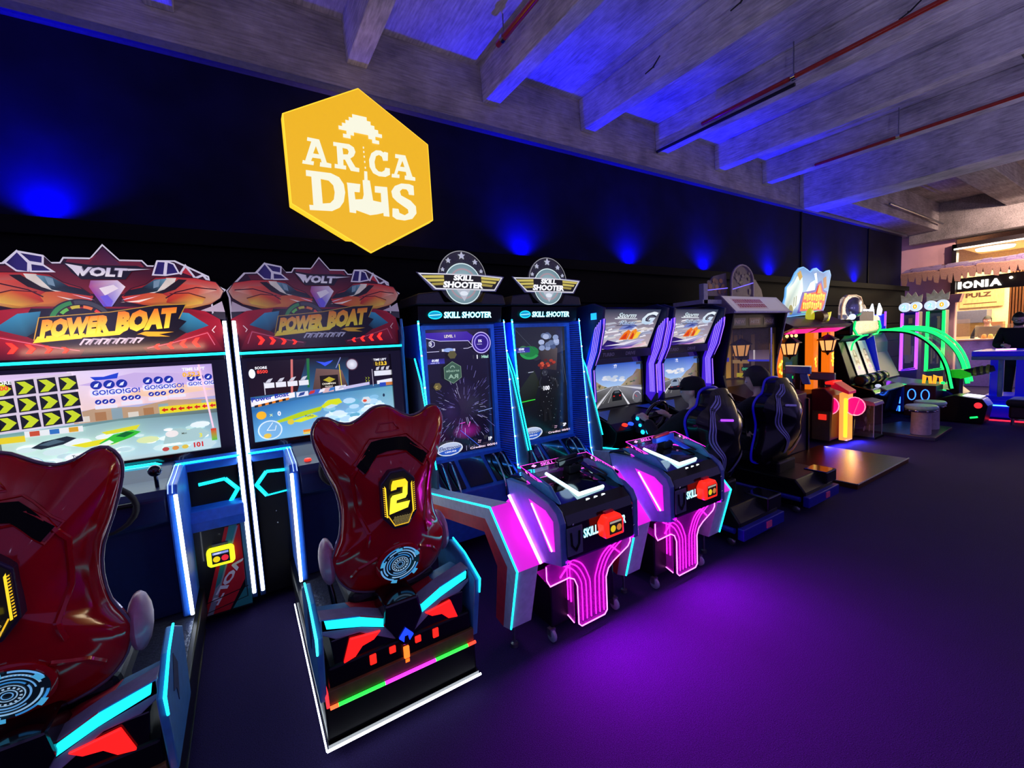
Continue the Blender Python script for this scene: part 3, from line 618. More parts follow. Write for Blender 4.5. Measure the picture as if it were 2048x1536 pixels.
def boat(idx, cx, label, lit_left, lit_right, number):
    bc = cx-(0.03 if idx == 2 else 0.048)                     # the seat base sits a touch off the cabinet axis
    t = thing('power_boat_arcade_machine', label, 'arcade machine', (cx, 2.5, 0), 'power boat racing machines')
    # --- cabinet
    MB().box(cx-.50, cx+.50, 3.24, 3.82, .06, 1.72).build('cabinet_body', BLACK, t, bevel=.01)
    MB().box(cx-.48, cx+.48, 3.30, 3.70, 1.72, 1.95).build('marquee_housing', BLACK, t, bevel=.02)
    for s in (-1, 1):
        x = cx+s*.522
        sp = MB().pr([(3.13,.08),(3.82,.08),(3.82,1.80),(3.40,1.90),(3.32,1.88),(3.14,1.72),(3.17,1.60),(3.17,1.02),(3.13,.9)], 'x', x-.016, x+.016).build('side_panel', NAVY, t, bevel=.006)
        for k in range(9): MB().pr([(3.18+.06*k,.95+.02*k),(3.19+.06*k,.95+.02*k),(3.21+.06*k,1.62),(3.20+.06*k,1.62)], 'x', x-s*.018-.002, x-s*.018+.002).build('groove_line', GREYD, sp)
        lit = lit_left if s < 0 else lit_right
        MB().tube([(x, 3.118, .12), (x, 3.118, .9), (x, 3.150, 1.05), (x, 3.150, 1.60), (x, 3.125, 1.70), (x, 3.14, 1.84)], .010, 8).build('edge_light', LED_W if lit else TEALP, t, smooth=True)
        if lit:
            n = 0
            for k in range(0): pass
    # marquee board
    mb = MB().box(cx-.47, cx+.47, 3.205, 3.23, 1.66, 1.90)
    mb.pr([(cx+u, z) for u, z in [(-.545,2.03),(-.441,2.145),(-.38,2.149),(-.324,2.213),(-.23,2.196),(-.205,2.161),(-.172,2.163),(-.157,2.190),(-.051,2.193),(.005,2.270),(.068,2.190),(.165,2.193),(.186,2.165),(.215,2.166),(.231,2.196),(.314,2.2),(.469,2.115),(.472,2.085),(.548,2.036),(.472,1.957),(.470,1.70),(-.535,1.70),(-.535,1.988)]], 'y', 3.202, 3.216)
    bd = mb.build('marquee_board', WHITEP, t)
    marquee_art(cx).build('marquee_print', t, *front(3.2015), BACKLIT if idx == 1 else BACKLOW)
    if idx == 1: light('marquee_lamp', 'AREA', (cx, 3.05, 1.70), (1.0, .55, .35), 2.0, t, .8, .05, aim=(0, .6, 1))
    # glowing arrows, four a side, proud of the pod
    for s in (-1, 1):
        for k in range(4):
            h = .028-.004*k; u = s*(.405-.066*k)*(.96 if s > 0 else 1); z = 1.72-.006*k; w = .04-.004*k
            MB().pr([(cx+u, z+h), (cx+u-s*w*.5, z+h*.9), (cx+u-s*w, z), (cx+u-s*w*.5, z-h), (cx+u, z-h), (cx+u-s*w*.45, z)], 'y', 3.185, 3.197).build('arrow_light', led('arrow_red', '#ff2418', 2.2), t)
    MB().tube([(cx-.53, 3.15, 1.640), (cx+.53, 3.15, 1.645)], .0075, 8).build('cyan_bar', LED_C, t, smooth=True)
    MB().box(cx-.505, cx+.505, 3.155, 3.20, 1.61, 1.66).build('bar_housing', BLACK, t, bevel=.004)
    # screen and bezel
    bz = MB()
    x0, x1, z0, z1 = cx-.478, cx+.433, 1.07, 1.587
    bz.box(cx-.505, x0, 3.17, 3.235, 1.03, 1.615).box(x1, cx+.505, 3.17, 3.235, 1.03, 1.615).box(x0, x1, 3.17, 3.235, z1, 1.615).box(x0, x1, 3.17, 3.235, 1.03, z0)
    bz.build('screen_bezel', BLACKG, t)
    boat_screen(cx, idx).build('screen', t, *front(3.2), SCREEN)
    light('screen_glow', 'AREA', (cx, 3.12, 1.33), (.75, .9, 1.0), 3.0 if idx == 1 else 2.2, t, .85, .45, aim=(0, -1, -.1))
    # lower cyan bar with circuit pattern, apron
    MB().tube([(cx-.525, 3.135, 1.012), (cx-.13, 3.135, 1.012), (cx-.08, 3.12, 1.04), (cx+.12, 3.12, 1.04), (cx+.17, 3.135, 1.012), (cx+.525, 3.135, 1.012)], .006, 8).build('cyan_bar', LED_C, t, smooth=True)
    for k in range(3):
        w = .14+.035*k; MB().tube([(cx-w, 3.12, 1.0-.006*k), (cx-w+.045, 3.11, 1.03-.002*k), (cx+w-.045, 3.11, 1.03-.002*k), (cx+w, 3.12, 1.0-.006*k)], .003, 5).build('circuit_line', led('circuit_cyan', '#6ae8ff', 2.0), t)
    MB().pr([(3.25,.94),(3.16,.95),(3.13,1.0),(3.17,1.03),(3.25,1.03)], 'x', cx-.51, cx+.51).build('apron', BLUEP, t, bevel=.006)
    MB().box(cx-.505, cx+.505, 3.18, 3.25, .06, .95).build('lower_panel', BLACK, t, bevel=.005)
    for s in (-1, 1):
        pts = [(cx+s*.30, 3.17, .862), (cx+s*.36, 3.17, .866), (cx+s*.435, 3.17, .872), (cx+s*.495, 3.17, .795), (cx+s*.445, 3.17, .715), (cx+s*.30, 3.17, .725)]
        MB().tube(pts[:3], .010, 6).tube(pts[2:5], .012, 6).tube(pts[4:], .005, 6).build('hexagon_light', led('hex_cyan', '#10d0e8', 2.6), t)
        for zz in (.60, .52): MB().lathe([(.006, 3.174), (.004, 3.17)], (cx+s*.40, 0, zz), 8, 'y').build('screw', CHROME, t)
    # coin door on the right of the cabinet foot
    xa, xb = cx+.245, cx+.508
    cdr = MB().box(xa, xb, 3.10, 3.20, .06, .60).build('coin_door', BLACK, t, bevel=.006)
    MB().pr([(3.20,.735),(3.10,.72),(3.07,.66),(3.08,.60),(3.20,.60)], 'x', xa-.06, xb+.01).build('coin_shelf', BLUEP, t, bevel=.006)
    a = Art()
    R = lambda u, v: (xa+(xb-xa)*u, .06+.54*v)
    G = lambda pts: [R(*p) for p in pts]
    a.poly(G([(0,0),(1,0),(1,1),(0,1)]), '#0c0c10'); a.poly(G([(.05,.02),(.55,.02),(1,.42),(1,.98),(.62,.98)]), '#c21828'); a.poly(G([(.1,.02),(.22,.02),(.88,.97),(.80,.97)]), '#8c94a4')
    a.poly(G([(.30,.30),(.42,.36),(.86,.99),(.70,.99)]), '#2a8088'); a.poly(G([(.6,.02),(1,.02),(1,.32)]), '#2a8088'); a.poly(G([(.9,.2),(1,.2),(1,1),(.92,1)]), '#4a86a4')
    for k, ch in enumerate('TLOV'):
        pass
    vs_, fs, asp = glyphs('VOLT', .05)
    def rot(x, y): return R(.16+.17*y+.60*(1-x), .13+.47*(1-x)-.02*y)
    a._put([rot(u, v) for u, v in vs_], fs, [lin('#e4e4ec')]*len(vs_))
    a.line(G([(.08,.16),(.95,.24)]), .006, '#08080a'); a.line(G([(.08,.05),(.92,.12),(.92,.98)]), .005, '#101014')
    a.build('door_print', cdr, *front(3.0985), PRINT)
    ca = MB().pr([(xa+.075,.375),(xa+.06,.39),(xa+.06,.47),(xa+.075,.485),(xa+.185,.485),(xa+.20,.47),(xa+.20,.39),(xa+.185,.375)], 'y', 3.06, 3.098).build('card_reader', led('reader_yellow', '#e8f020', 1.3), t, bevel=.006)
    a = Art(); a.rect(xa+.085,.393,xa+.175,.467,'#141418'); a.rect(xa+.09,.448,xa+.17,.462,'#8898d8'); a.ell(xa+.108,.42,.018,None,'#f0d018'); a.ell(xa+.150,.42,.018,None,'#e02838'); a.text('INSERT', xa+.100, .451, .008, '#ffffff')
    a.build('reader_screen', ca, *front(3.0585), SCREEN)
    MB().box(xa+.09, xa+.17, 3.085, 3.098, .49, .503).build('reader_label', GREYD, t)
    # --- dashboard console
    dash = MB().pr([(3.20,1.03),(3.05,1.03),(2.93,.985),(2.76,.965),(2.72,.93),(2.735,.80),(2.80,.77),(2.84,.26),(3.18,.26),(3.18,.60)], 'x', bc-.255, bc+.255).build('dashboard', NAVY, t, bevel=.012)
    MB().pr([(2.90,.98),(2.78,.958),(2.735,.93),(2.745,.82),(2.79,.80),(2.80,.94)], 'x', bc-.22, bc+.22).build('dash_pad', BLACKG, dash, bevel=.008)
    for s in (-1, 1):
        ck = MB().pr([(3.18,1.0),(3.05,1.02),(2.90,1.0),(2.745,.985),(2.715,.94),(2.735,.60),(2.76,.27),(2.83,.26),(3.0,.26),(3.18,.26)], 'x', bc+s*.255, bc+s*.300).build('dash_cheek', BLUEP, t, bevel=.008)
        for k in range(2): MB().tube([(bc+s*(.262+.018*k), 3.15, 1.008), (bc+s*(.262+.018*k), 3.05, 1.027), (bc+s*(.262+.018*k), 2.90, 1.006), (bc+s*(.262+.018*k), 2.742, .990), (bc+s*(.262+.018*k), 2.712, .95)], .0025, 5).build('pinstripe', led('pinstripe_light', '#a8c8ff', 1.2), ck)
        MB().tube([(bc+s*.292, 2.706, .94), (bc+s*.294, 2.722, .60), (bc+s*.296, 2.748, .28)], .0085, 8).build('edge_light', LED_W, t, smooth=True)
    MB().lathe([(.022,.962),(.022,.972),(.018,.985),(.008,.988)], (bc-.19, 2.83, 0), 14).build('start_button', led('button_red', '#ff3a20', .9), t, smooth=True)
    # steering wheel with column and throttle
    wh = MB().tube([(bc+.14*math.cos(a_), 2.70-.05*math.sin(a_), .93+.13*math.sin(a_)) for a_ in [math.pi*2*i/24 for i in range(24)]], .014, 8, closed=True).build('steering_wheel', RUBBER, t, smooth=True)
    MB().tube([(bc, 2.80, .92), (bc, 2.70, .93)], .03, 12).tube([(bc-.13, 2.70, .93), (bc+.13, 2.70, .93)], .012, 6).build('wheel_hub', BLACK, wh, smooth=True)
    MB().tube([(bc+.21, 2.82, .95), (bc+.21, 2.80, 1.05)], .009, 8).ball((bc+.21, 2.80, 1.06), (.03, .025, .03)).build('throttle_lever', BLACKG, t, smooth=True)
    # --- deck
    MB().box(bc-.325, bc+.325, 1.72, 3.16, .10, .25).build('deck', BLACK, t, bevel=.008)
    MB().box(bc-.30, bc+.30, 1.95, 2.86, .25, .258).build('deck_plate', CHECK, t)
    MB().tube([(bc-.335, 1.70, .085), (bc+.335, 1.70, .085)], .0052, 6).build('floor_light', LED_W, t)
    for s in (-1,): MB().tube([(bc+s*.335, 2.88, .085), (bc+s*.335, 1.70, .085)], .003, 6).build('floor_light', LED_W, t)
    MB().box(bc-.328, bc+.328, 1.708, 2.90, .075, .10).build('deck_skirt', BLACKG, t)
    for x, y in ((bc-.27, 1.82), (bc+.27, 1.82), (bc-.27, 3.0), (bc+.27, 3.0)):
        c = MB().lathe([(.034,-.014),(.04,-.008),(.04,.008),(.034,.014)], (x, y, .04), 14, 'x').build('caster', RUBBER, t, smooth=True)
        MB().box(x-.02, x+.02, y-.015, y+.015, .04, .08).build('caster_fork', STEEL, c)
    # --- rear pedestal
    MB().box(bc-.305, bc+.305, 1.715, 2.02, .25, .40).build('pedestal', BLACK, t, bevel=.01)
    MB().box(bc-.31, bc+.31, 1.700, 1.72, .262, .318).build('brown_board', BROWN, t, bevel=.002)
    segs = [(-.31,-.28,'#ff5a28'),(-.28,-.10,'#22e83a'),(-.10,.12,'#e82cf0'),(.12,.275,'#28e838'),(.275,.315,'#ff3a24')]
    for k, (u0, u1, c) in enumerate(segs): MB().tube([(bc+u0, 1.694, .256), (bc+u1, 1.694, .256)], .007, 6).build('rainbow_strip', led('strip_'+c[1:], c, 2.5), t)
    MB().tube([(bc-.316, 1.70, .256), (bc-.316, 1.72, .30), (bc-.33, 1.80, .42)], .006, 6).build('side_strip', led('strip_ff2030', '#ff2a30', 2.2), t)
    # red tail lights in dark recesses
    MB().pr([(bc-.27,.335),(bc-.285,.50),(bc+.285,.50),(bc+.27,.335)], 'y', 1.725, 1.80).build('tail_housing', BLACKG, t, bevel=.006)
    for s in (-1, 1):
        MB().pr([(bc+s*.245,.395),(bc+s*.215,.485),(bc+s*.095,.470),(bc+s*.125,.445),(bc+s*.17,.437),(bc+s*.20,.405)], 'y', 1.712, 1.726).build('tail_light', led('tail_red', '#ff1a18', 1.5), t, bevel=.004)
        for u in (.135, .055): MB().box(bc+s*u-.013, bc+s*u+.013, 1.708, 1.725, .345+.012*(u < .1), .385).build('marker_light', led('tail_red2', '#ff2418', 1.4), t, bevel=.003)
        # wing: grey-blue upper shell sloping to the middle, cyan bar in its edge
        w = [(.315,.600),(.315,.535),(.265,.500),(.175,.490),(.035,.400),(.045,.505),(.17,.560)]
        MB().pr([(bc+s*u, z) for u, z in w], 'y', 1.722, 1.80).build('wing_panel', GREY, t, bevel=.005)
        F = {0: (.312,.598), 1: (.17,.560), 2: (.045,.503)}; B = {0: (.312,.545), 1: (.19,.520), 2: (.06,.490)}
        for nm, ks, mt in (('wing_cover_outer', (0, 1), TEALP), ('wing_cover_inner', (1, 2), REDP)):
            i, j = ks; q = [(bc+s*F[i][0],1.722,F[i][1]),(bc+s*F[j][0],1.722,F[j][1]),(bc+s*B[j][0],1.93,B[j][1]),(bc+s*B[i][0],1.93,B[i][1])]
            MB().add(q+[(x, y, z-.05) for x, y, z in q], [(0,1,2,3),(4,7,6,5),(0,4,5,1),(1,5,6,2),(2,6,7,3),(3,7,4,0)]).build(nm, mt, t, bevel=.003)
        MB().pr([(bc+s*u, z) for u, z in [(.30,.590),(.17,.555),(.055,.500),(.05,.468),(.17,.520),(.295,.560)]], 'y', 1.712, 1.724).build('wing_light', led('wing_cyan', '#18d8f0', 1.8), t)
        # fin
        fn = MB().pr([(1.67,.50),(1.66,.565),(1.80,.63),(1.93,.655),(2.10,.56),(2.10,.27),(1.72,.27)], 'x', bc+s*.315, bc+s*.340).build('fin', TEALP, t, bevel=.005)
        MB().tube([(bc+s*.338, 1.668, .50), (bc+s*.338, 1.655, .568), (bc+s*.338, 1.80, .635), (bc+s*.338, 1.93, .66)], .004, 6).build('fin_light', LED_C if s > 0 else led('fin_cyan', '#30e8f0', 3.0), fn)
        MB().pr([(1.78,.50),(1.84,.60),(1.90,.53),(1.85,.42),(1.83,.48)], 'x', bc+s*.338, bc+s*.342).build('fin_emblem', NAVY, fn)
    ct = MB().pr([(bc-.075,.575),(bc+.065,.575),(bc+.08,.49),(bc+.012,.375),(bc-.012,.375),(bc-.085,.49)], 'y', 1.695, 1.86).build('centre_block', BLACKG, t, bevel=.01)
    MB().pr([(bc-.03,.42),(bc+.0,.455),(bc+.03,.42),(bc+.012,.40),(bc+.008,.425),(bc-.008,.425),(bc-.012,.40)], 'y', 1.686, 1.696).build('blue_emblem', led('emblem_blue', '#1838ff', 2.0), ct)
    MB().box(bc-.012, bc+.012, 1.700, 1.712, .295, .365).build('brake_light', led('brake_orange', '#ff6a20', 2.2), t, bevel=.003)
    # --- seat
    sx = cx-(.005 if idx == 2 else .062); yr = 1.885 if idx == 2 else 1.85
    loop = seat_outline(); n = len(loop)
    S = [1.0, .985, .95, .88, .78, .66, .54, .42, .30, .18, .08]
    m = MB(); vv = []; ff = []
    def ring_pts(s, rear):
        return [(sx+u*s, (yr-seat_depth(s, SC_Z+(z-SC_Z)*s)) if rear else (yr+.05+.07*(1-s)**.5-.0), SC_Z+(z-SC_Z)*s) for u, z in loop]
    rows = [ring_pts(s, True) for s in reversed(S)] + [ring_pts(1.015, True)] + [[(x, y+.05, z) for x, y, z in ring_pts(1.0, True)]] + [ring_pts(s, False) for s in (.93, .8, .6, .4, .2, .05)]
    for r in rows: vv += r
    for i in range(len(rows)-1):
        for j in range(n): ff.append((i*n+j, i*n+(j+1) % n, (i+1)*n+(j+1) % n, (i+1)*n+j))
    ff += [tuple(range(n)), tuple(range((len(rows)-1)*n, len(rows)*n))]
    seat = m.add(vv, ff).build('seat_shell', REDG, t, smooth=True)
    MB().tube([(sx+u*1.02, yr+.022, SC_Z+(z-SC_Z)*1.02) for u, z in loop[::2]], .006, 6, closed=True).build('piping', PIPING, seat, smooth=True)
    def on_seat(pts, lift): return [(sx+u, yr-seat_depth(seat_s(u, z, loop), z)-lift, z) for u, z in pts]
    # chevron vent
    up = [(-.150,1.150),(-.075,1.232),(-.03,1.240),(.03,1.240),(.075,1.232),(.150,1.150)]
    lo = [(-.120,1.115),(-.060,1.180),(-.02,1.190),(.02,1.190),(.060,1.180),(.120,1.115)]
    def dens(p): 
        o_ = []
        for i in range(len(p)-1):
            for k in range(4): o_.append((p[i][0]+(p[i+1][0]-p[i][0])*k/4, p[i][1]+(p[i+1][1]-p[i][1])*k/4))
        return o_+[p[-1]]
    U_, L_ = on_seat(dens(up), .009), on_seat(dens(lo), .009); k = len(U_)
    MB().add(U_+L_, [(i, i+1, k+i+1, k+i) for i in range(k-1)]).build('vent_slot', VENT, seat)
    MB().tube(on_seat(dens([(-.165,1.155),(-.08,1.245),(.08,1.245),(.165,1.155),(.125,1.105),(.065,1.172),(-.065,1.172),(-.125,1.105),(-.165,1.155)]), .002), .004, 5).build('vent_rim', REDG, seat, smooth=True)
    # head badge ridge
    MB().tube(on_seat(dens([(-.05,1.265),(-.03,1.30),(.03,1.30),(.05,1.265),(-.05,1.265)]), .001), .0035, 5).build('head_ridge', REDG, seat, smooth=True)
    for s in (-1, 1):
        MB().tube(on_seat(dens([(s*.06,1.22),(s*.13,1.17),(s*.165,1.10),(s*.15,.95),(s*.12,.86),(s*.13,.80)]), -.002), .010, 6).build('shell_ridge', REDG, seat, smooth=True)
        MB().tube(on_seat(dens([(s*.09,.74),(s*.16,.70),(s*.19,.66)]), -.002), .009, 6).build('shell_ridge', REDG, seat, smooth=True)
        # side bolster wings in front of the shell
        MB().ball((sx+s*.262, yr+.10, .70), (.035, .10, .10), 12, 8).build('side_bolster', mat('pale_pink_bolster', '#b07a90', .35), seat, smooth=True)
    # number badge
    yb = yr-.135-.028; oc = [(-.072,.925),(-.072,1.070),(-.030,1.115),(.030,1.115),(.072,1.070),(.072,.925),(.030,.870),(-.030,.870)]
    bd = MB().pr([(sx+u, z) for u, z in oc], 'y', yb, yb+.05).build('number_badge', mat('badge_frame', '#2a1a30', .3), seat, bevel=.005)
    a = Art(); o1 = [(sx+u*.90, .993+(z-.993)*.93) for u, z in oc]; a.poly(o1, '#0a0806')
    a.poly([(sx-.058,.928),(sx-.052,.925),(sx-.052,1.05),(sx-.058,1.06)], '#f0c828'); a.poly([(sx+.058,.928),(sx+.052,.925),(sx+.052,1.05),(sx+.058,1.06)], '#f0c828')
    for k in range(14):
        z = .932+k*.009
        for s in (-1, 1): a.poly([(sx+s*.060,z),(sx+s*.066,z+.003),(sx+s*.066,z+.007),(sx+s*.060,z+.004)], '#d8a820')
    a.line([(sx-.052,.935),(sx-.028,.888),(sx+.028,.888),(sx+.052,.935)], .004, '#d8a820')
    for i in range(7):
        for j in range(4): a.ring(sx-.030+i*.010+(j % 2)*.005, .895+j*.009, .003, .0043, '#9a8a50', seg=6)
    if number == '2':
        g = [(-.038,1.062),(-.030,1.078),(.030,1.078),(.042,1.062),(.036,1.012),(.026,.998),(-.018,.994),(-.020,.982),(.046,.982),(.034,.955),(-.058,.942),(-.046,1.008),(-.036,1.018),(.012,1.020),(.016,1.046),(-.012,1.048),(-.016,1.040),(-.042,1.038)]
    else:
        g = [(-.038,1.05),(-.005,1.078),(.028,1.078),(.020,.97),(.045,.962),(.045,.945),(-.045,.945),(-.045,.962),(-.012,.97),(-.006,1.04),(-.034,1.03)]
    a.poly([(sx+u*.86, z) for u, z in g], [('#ffd020' if z > 1.03 else '#fff23a' if z > .97 else '#ffe830') for u, z in g])
    a.build('number_print', bd, *front(yb-.0008), BRIGHT)
    # round speaker grille, tilted with the shell
    ys = yr-seat_depth(seat_s(0, .68, loop), .68)
    N_ = Vector((0, -.96, -.28)).normalized(); Uu = Vector((1, 0, 0)); Vv = N_.cross(Uu).normalized(); Vv = Vv if Vv.z > 0 else -Vv
    O_ = Vector((sx, ys-.012, .688))
    sp = MB().lathe([(.098, 0), (.100, .012), (.088, .020)], (0, 0, 0), 32)
    sp.v = [tuple(O_ + Uu*x + Vv*y + N_*(z-.012)) for x, y, z in sp.v]
    spo = sp.build('speaker_ring', REDG, seat, smooth=True)
    a = Art(); a.ell(0, 0, .087, None, '#0a1420', 36)
    B_ = ['#3f9ee8', '#7ac4ff', '#a8dcff', '#2c70b0']
    for r0, r1, a0, a1, c in [(.078,.085,20,80,1),(.078,.085,95,170,0),(.078,.085,185,250,1),(.078,.085,270,345,0),(.066,.072,10,130,2),(.066,.072,150,220,1),(.066,.072,240,350,2),(.055,.059,0,100,1),(.055,.059,120,300,1),(.044,.049,30,200,0),(.044,.049,230,380,1),(.034,.037,0,360,2),(.018,.021,0,360,2),(.010,.013,0,360,1)]:
        a.ring(0, 0, r0, r1, B_[c], a0, a1, 24)
    for k in range(16):
        an = k*22.5; a.ring(0, 0, .025, .031, '#bfe6ff', an, an+11, 2)
    for k in range(20): a.ring(0, 0, .0725, .077, '#5cb0e8', 20+k*6, 23+k*6, 1)
    for an in (30, 95, 160, 250, 320): a.ring(0, 0, .074, .090, '#58c8f8', an-9, an+9, 4)
    ao = a.build('speaker_print', spo, O_+N_*.0085, Uu, Vv, BACKLIT, flip=(Uu.cross(Vv).dot(N_) < 0))
    # support post and seat pan under the shell
    MB().box(sx-.20, sx+.20, 1.90, 2.36, .44, .56).build('seat_cushion', mat('black_vinyl', '#141218', .4), seat, bevel=.04, seg=3)
    MB().box(sx-.16, sx+.16, 1.88, 2.25, .25, .46).build('seat_post', BLACK, t, bevel=.02)
    # lever at the left of the seat
    MB().tube([(sx-.26, 2.02, .62), (sx-.25, 1.97, .50), (sx-.20, 1.95, .40)], .012, 8).build('slide_lever', BLACKG, t, smooth=True)
    MB().tube([(sx-.245, 1.96, .50), (sx-.22, 1.92, .42), (sx-.19, 1.93, .36), (sx-.21, 1.97, .30)], .004, 6).build('lever_cable', RUBBER, t, smooth=True)
    return t
boat(2, .505, 'power boat racing machine with dark red seat badged number 2', True, False, '2')
boat(1, .505-1.092, 'power boat racing machine with brightly lit yellow lettering at the picture edge', False, True, '1')

# ================================================================== SKILL SHOOTER MACHINES
ARMG = mat('pale_grey_arm', '#c6c8d6', .45)
REDS = mat('bright_red_stripe', '#d83040', .45)
BLUEF = mat('bright_blue_frame', '#3a8cf0', .35)
RIDGE = mat('ridged_blue_panel', '#3064ff', .35)
ACRY = mat('magenta_acrylic', '#ff30f0', .1, emit='#ff10e8', es=.06, alpha=.26, var=0)
MAGP = mat('magenta_lit_panel', '#e860e0', .35, emit='#ff00e6', es=.55, var=0)
SHIELD = mat('smoked_shield', '#c030c0', .08, alpha=.30, var=0)
SHIELDB = mat('shield_band', '#1a0a20', .2, var=0)
def shooter_screen(cx, idx):
    a = Art(); x0, x1, z0, z1 = cx-.29, cx+.29, .735, 1.757
    P = lambda u, v: (x0+(x1-x0)*u, z0+(z1-z0)*v)
    Q = lambda pts: [P(*p) for p in pts]
    T = lambda s, u, v, h, col, **k: a.text(s, *P(u, v), h*(z1-z0), col, **k)
    if idx == 1:
        a.poly(Q([(0,0),(1,0),(1,.5),(1,1),(0,1),(0,.5)]), ['#0c0820','#0c0820','#141020','#1c1830','#1c1830','#1a1628'])
        a.ell(*P(.5,.42), .16, .20, '#2a2038', edge='#17122a'); a.ell(*P(.55,.17), .14, .07, '#8a1878', edge='#120c22'); a.ell(*P(.3,.35), .10, .10, '#2c2044', edge='#16122a')
        rnd = random.Random(3)
        for k in range(150):
            an = rnd.random()*2*math.pi; r0 = .06+rnd.random()*.22; ln = .008+rnd.random()*.05
            c = P(.52,.36); p = (c[0]+math.cos(an)*r0*.95, c[1]+math.sin(an)*r0*1.2); q = (c[0]+math.cos(an)*(r0+ln)*.95, c[1]+math.sin(an)*(r0+ln)*1.2)
            if x0 < min(p[0], q[0]) and max(p[0], q[0]) < x1 and z0 < min(p[1], q[1]) and max(p[1], q[1]) < z1-.25: a.line([p, q], .0016+rnd.random()*.0016, rnd.choice(['#8880c0','#c8c4e8','#6a60a8','#504880']))
        a.poly(Q([(0,.975),(.62,.98),(.72,.94),(.66,.90),(.2,.91),(0,.935)]), '#3a1c98'); a.line(Q([(0,.935),(.2,.91),(.63,.905),(.70,.86),(.62,.845),(.55,.845)]), .004, '#d8d4f0'); a.line(Q([(0,.83),(.18,.83)]), .004, '#d8d4f0'); a.line(Q([(0,.83),(0,.93)]), .004, '#a090e0')
        T('LEVEL 1', .27, .935, .022, '#e8dcc0', bold=.03); c = P(.84,.885); a.ell(c[0], c[1], .085, None, '#2c1878'); a.ring(c[0], c[1], .082, .090, '#c8b8f0'); a.ring(c[0], c[1], .055, .072, '#4a30a8', seg=32); a.ring(c[0], c[1], .060, .066, '#b8a8ec'); T('5%', .79, .888, .022, '#ffffff', bold=.03); T('completion', .765, .868, .010, '#e0dcf0')
        c = P(.08,.89); a.poly([(c[0]+.028*math.cos(math.pi*k/3+.5), c[1]+.028*math.sin(math.pi*k/3+.5)) for k in range(6)], '#d8d4e8'); a.poly([(c[0]+.022*math.cos(math.pi*k/3+.5), c[1]+.022*math.sin(math.pi*k/3+.5)) for k in range(6)], '#221850'); T('S', .055, .878, .025, '#ffffff', bold=.04)
        a.rect(*P(.22,.828), *P(.42,.848), '#d8d8e4'); a.ell(*P(.32,.838), .045, .016, '#90a8d8'); c = P(.37,.80); a.poly([(c[0]+.04*math.cos(math.pi*k/3), c[1]+.035*math.sin(math.pi*k/3)) for k in range(6)], '#5a5430')
        a.rect(*P(0,.735), *P(.25,.775), '#3a38a0', top='#2a2470'); T('01/05', .06, .752, .02, '#ffffff', bold=.04, shear=.2); T('number of hits', .045, .739, .009, '#d8d8f0')
        T('1', .75, .755, .032, '#ffffff', bold=.05); T('Hits!', .83, .757, .026, '#b8f0d0', bold=.03)
        c = P(.36,.66); hx = [(c[0]+.085*math.cos(math.pi*k/3+math.pi/6), c[1]+.088*math.sin(math.pi*k/3+math.pi/6)) for k in range(6)]; a.poly(hx, '#3c5a48'); a.line(hx, .004, '#7a9878', True); a.ring(c[0], c[1]+.035, .014, .022, '#8aa890', 0, 180, 10)
        a.text('arcade', c[0]+.058, c[1]+.005, .020, '#90b098', w=-.116); a.text('RA', c[0]+.046, c[1]-.05, .036, '#90b098', w=-.09, bold=.03)
        c = P(.12,.56); a.poly([(c[0]+.035*math.cos(math.pi*k/3), c[1]+.032*math.sin(math.pi*k/3)) for k in range(6)], '#6a5c30'); T('C', .09, .545, .022, '#c8b060', bold=.03)
        a.line(Q([(.42,.19),(.72,.03)]), .004, '#3c64e8'); a.line(Q([(.72,.32),(.95,.335)]), .004, '#a0b8f0'); a.line(Q([(.42,.245),(.50,.25)]), .006, '#e048c0'); a.line(Q([(.55,.21),(.58,.25)]), .007, '#f060d0'); a.line(Q([(.85,.25),(.98,.18)]), .003, '#6860a8')
        player = '1P'
    else:
        a.poly(Q([(0,0),(1,0),(1,1),(0,1)]), ['#08080c','#0a0a0e','#24262c','#1c1e24'])
        a.poly(Q([(0,.8),(.4,.7),(1,.78),(1,1),(0,1)]), ['#1c1e24','#2c2e34','#34363c','#262830','#20222a']); a.poly(Q([(0,.42),(.35,.62),(.45,.5),(.3,.3),(0,.28)]), ['#182018','#28301f','#202418','#101410','#0c100c'])
        a.poly(Q([(.45,.78),(.62,.86),(.84,.80),(.80,.60),(.55,.62)]), ['#302a28','#4a4440','#5a504a','#3a302c','#2c2624'])
        for k in range(14): c = P(.42+.35*random.Random(k).random(), .63+.07*random.Random(k+40).random()); a.ell(c[0], c[1], .022, .014, random.Random(k).choice(['#a83820','#7a2818','#c85030','#5a2018']), 9)
        for k in range(20): c = P(.48+.35*random.Random(k+9).random(), .80+.14*random.Random(k+70).random()); a.ell(c[0], c[1], .035, .025, random.Random(k).choice(['#8a9ab8','#6a7a98','#a8b4cc','#4a5878']), 10)
        c = P(.28,.78); a.ell(c[0], c[1], .10, .055, '#1c7838'); a.ring(c[0], c[1], .075, .11, '#2a9848', 130, 330, 20, .6); a.ell(*P(.16,.80), .05, .04, '#3a7048')
        a.poly(Q([(.44,.30),(.47,.46),(.50,.56),(.58,.60),(.66,.55),(.66,.44),(.69,.28),(.62,.22),(.52,.22)]), '#16161a'); a.ell(*P(.55,.585), .035, .03, '#2c2e34'); a.line(Q([(.48,.55),(.44,.50),(.47,.44)]), .016, '#24262c'); a.line(Q([(.66,.54),(.78,.50),(.80,.44)]), .018, '#2c2c30'); a.line(Q([(.53,.25),(.52,.14)]), .028, '#1a1a1e'); a.line(Q([(.61,.25),(.63,.14)]), .028, '#1a1a1e')
        for k in range(40):
            r = random.Random(k+5); c = P(.40+.45*r.random(), .15+.45*r.random()); a.ell(c[0], c[1], .0025, .004, r.choice(['#8a9094','#c8ccd0','#505860']), 6)
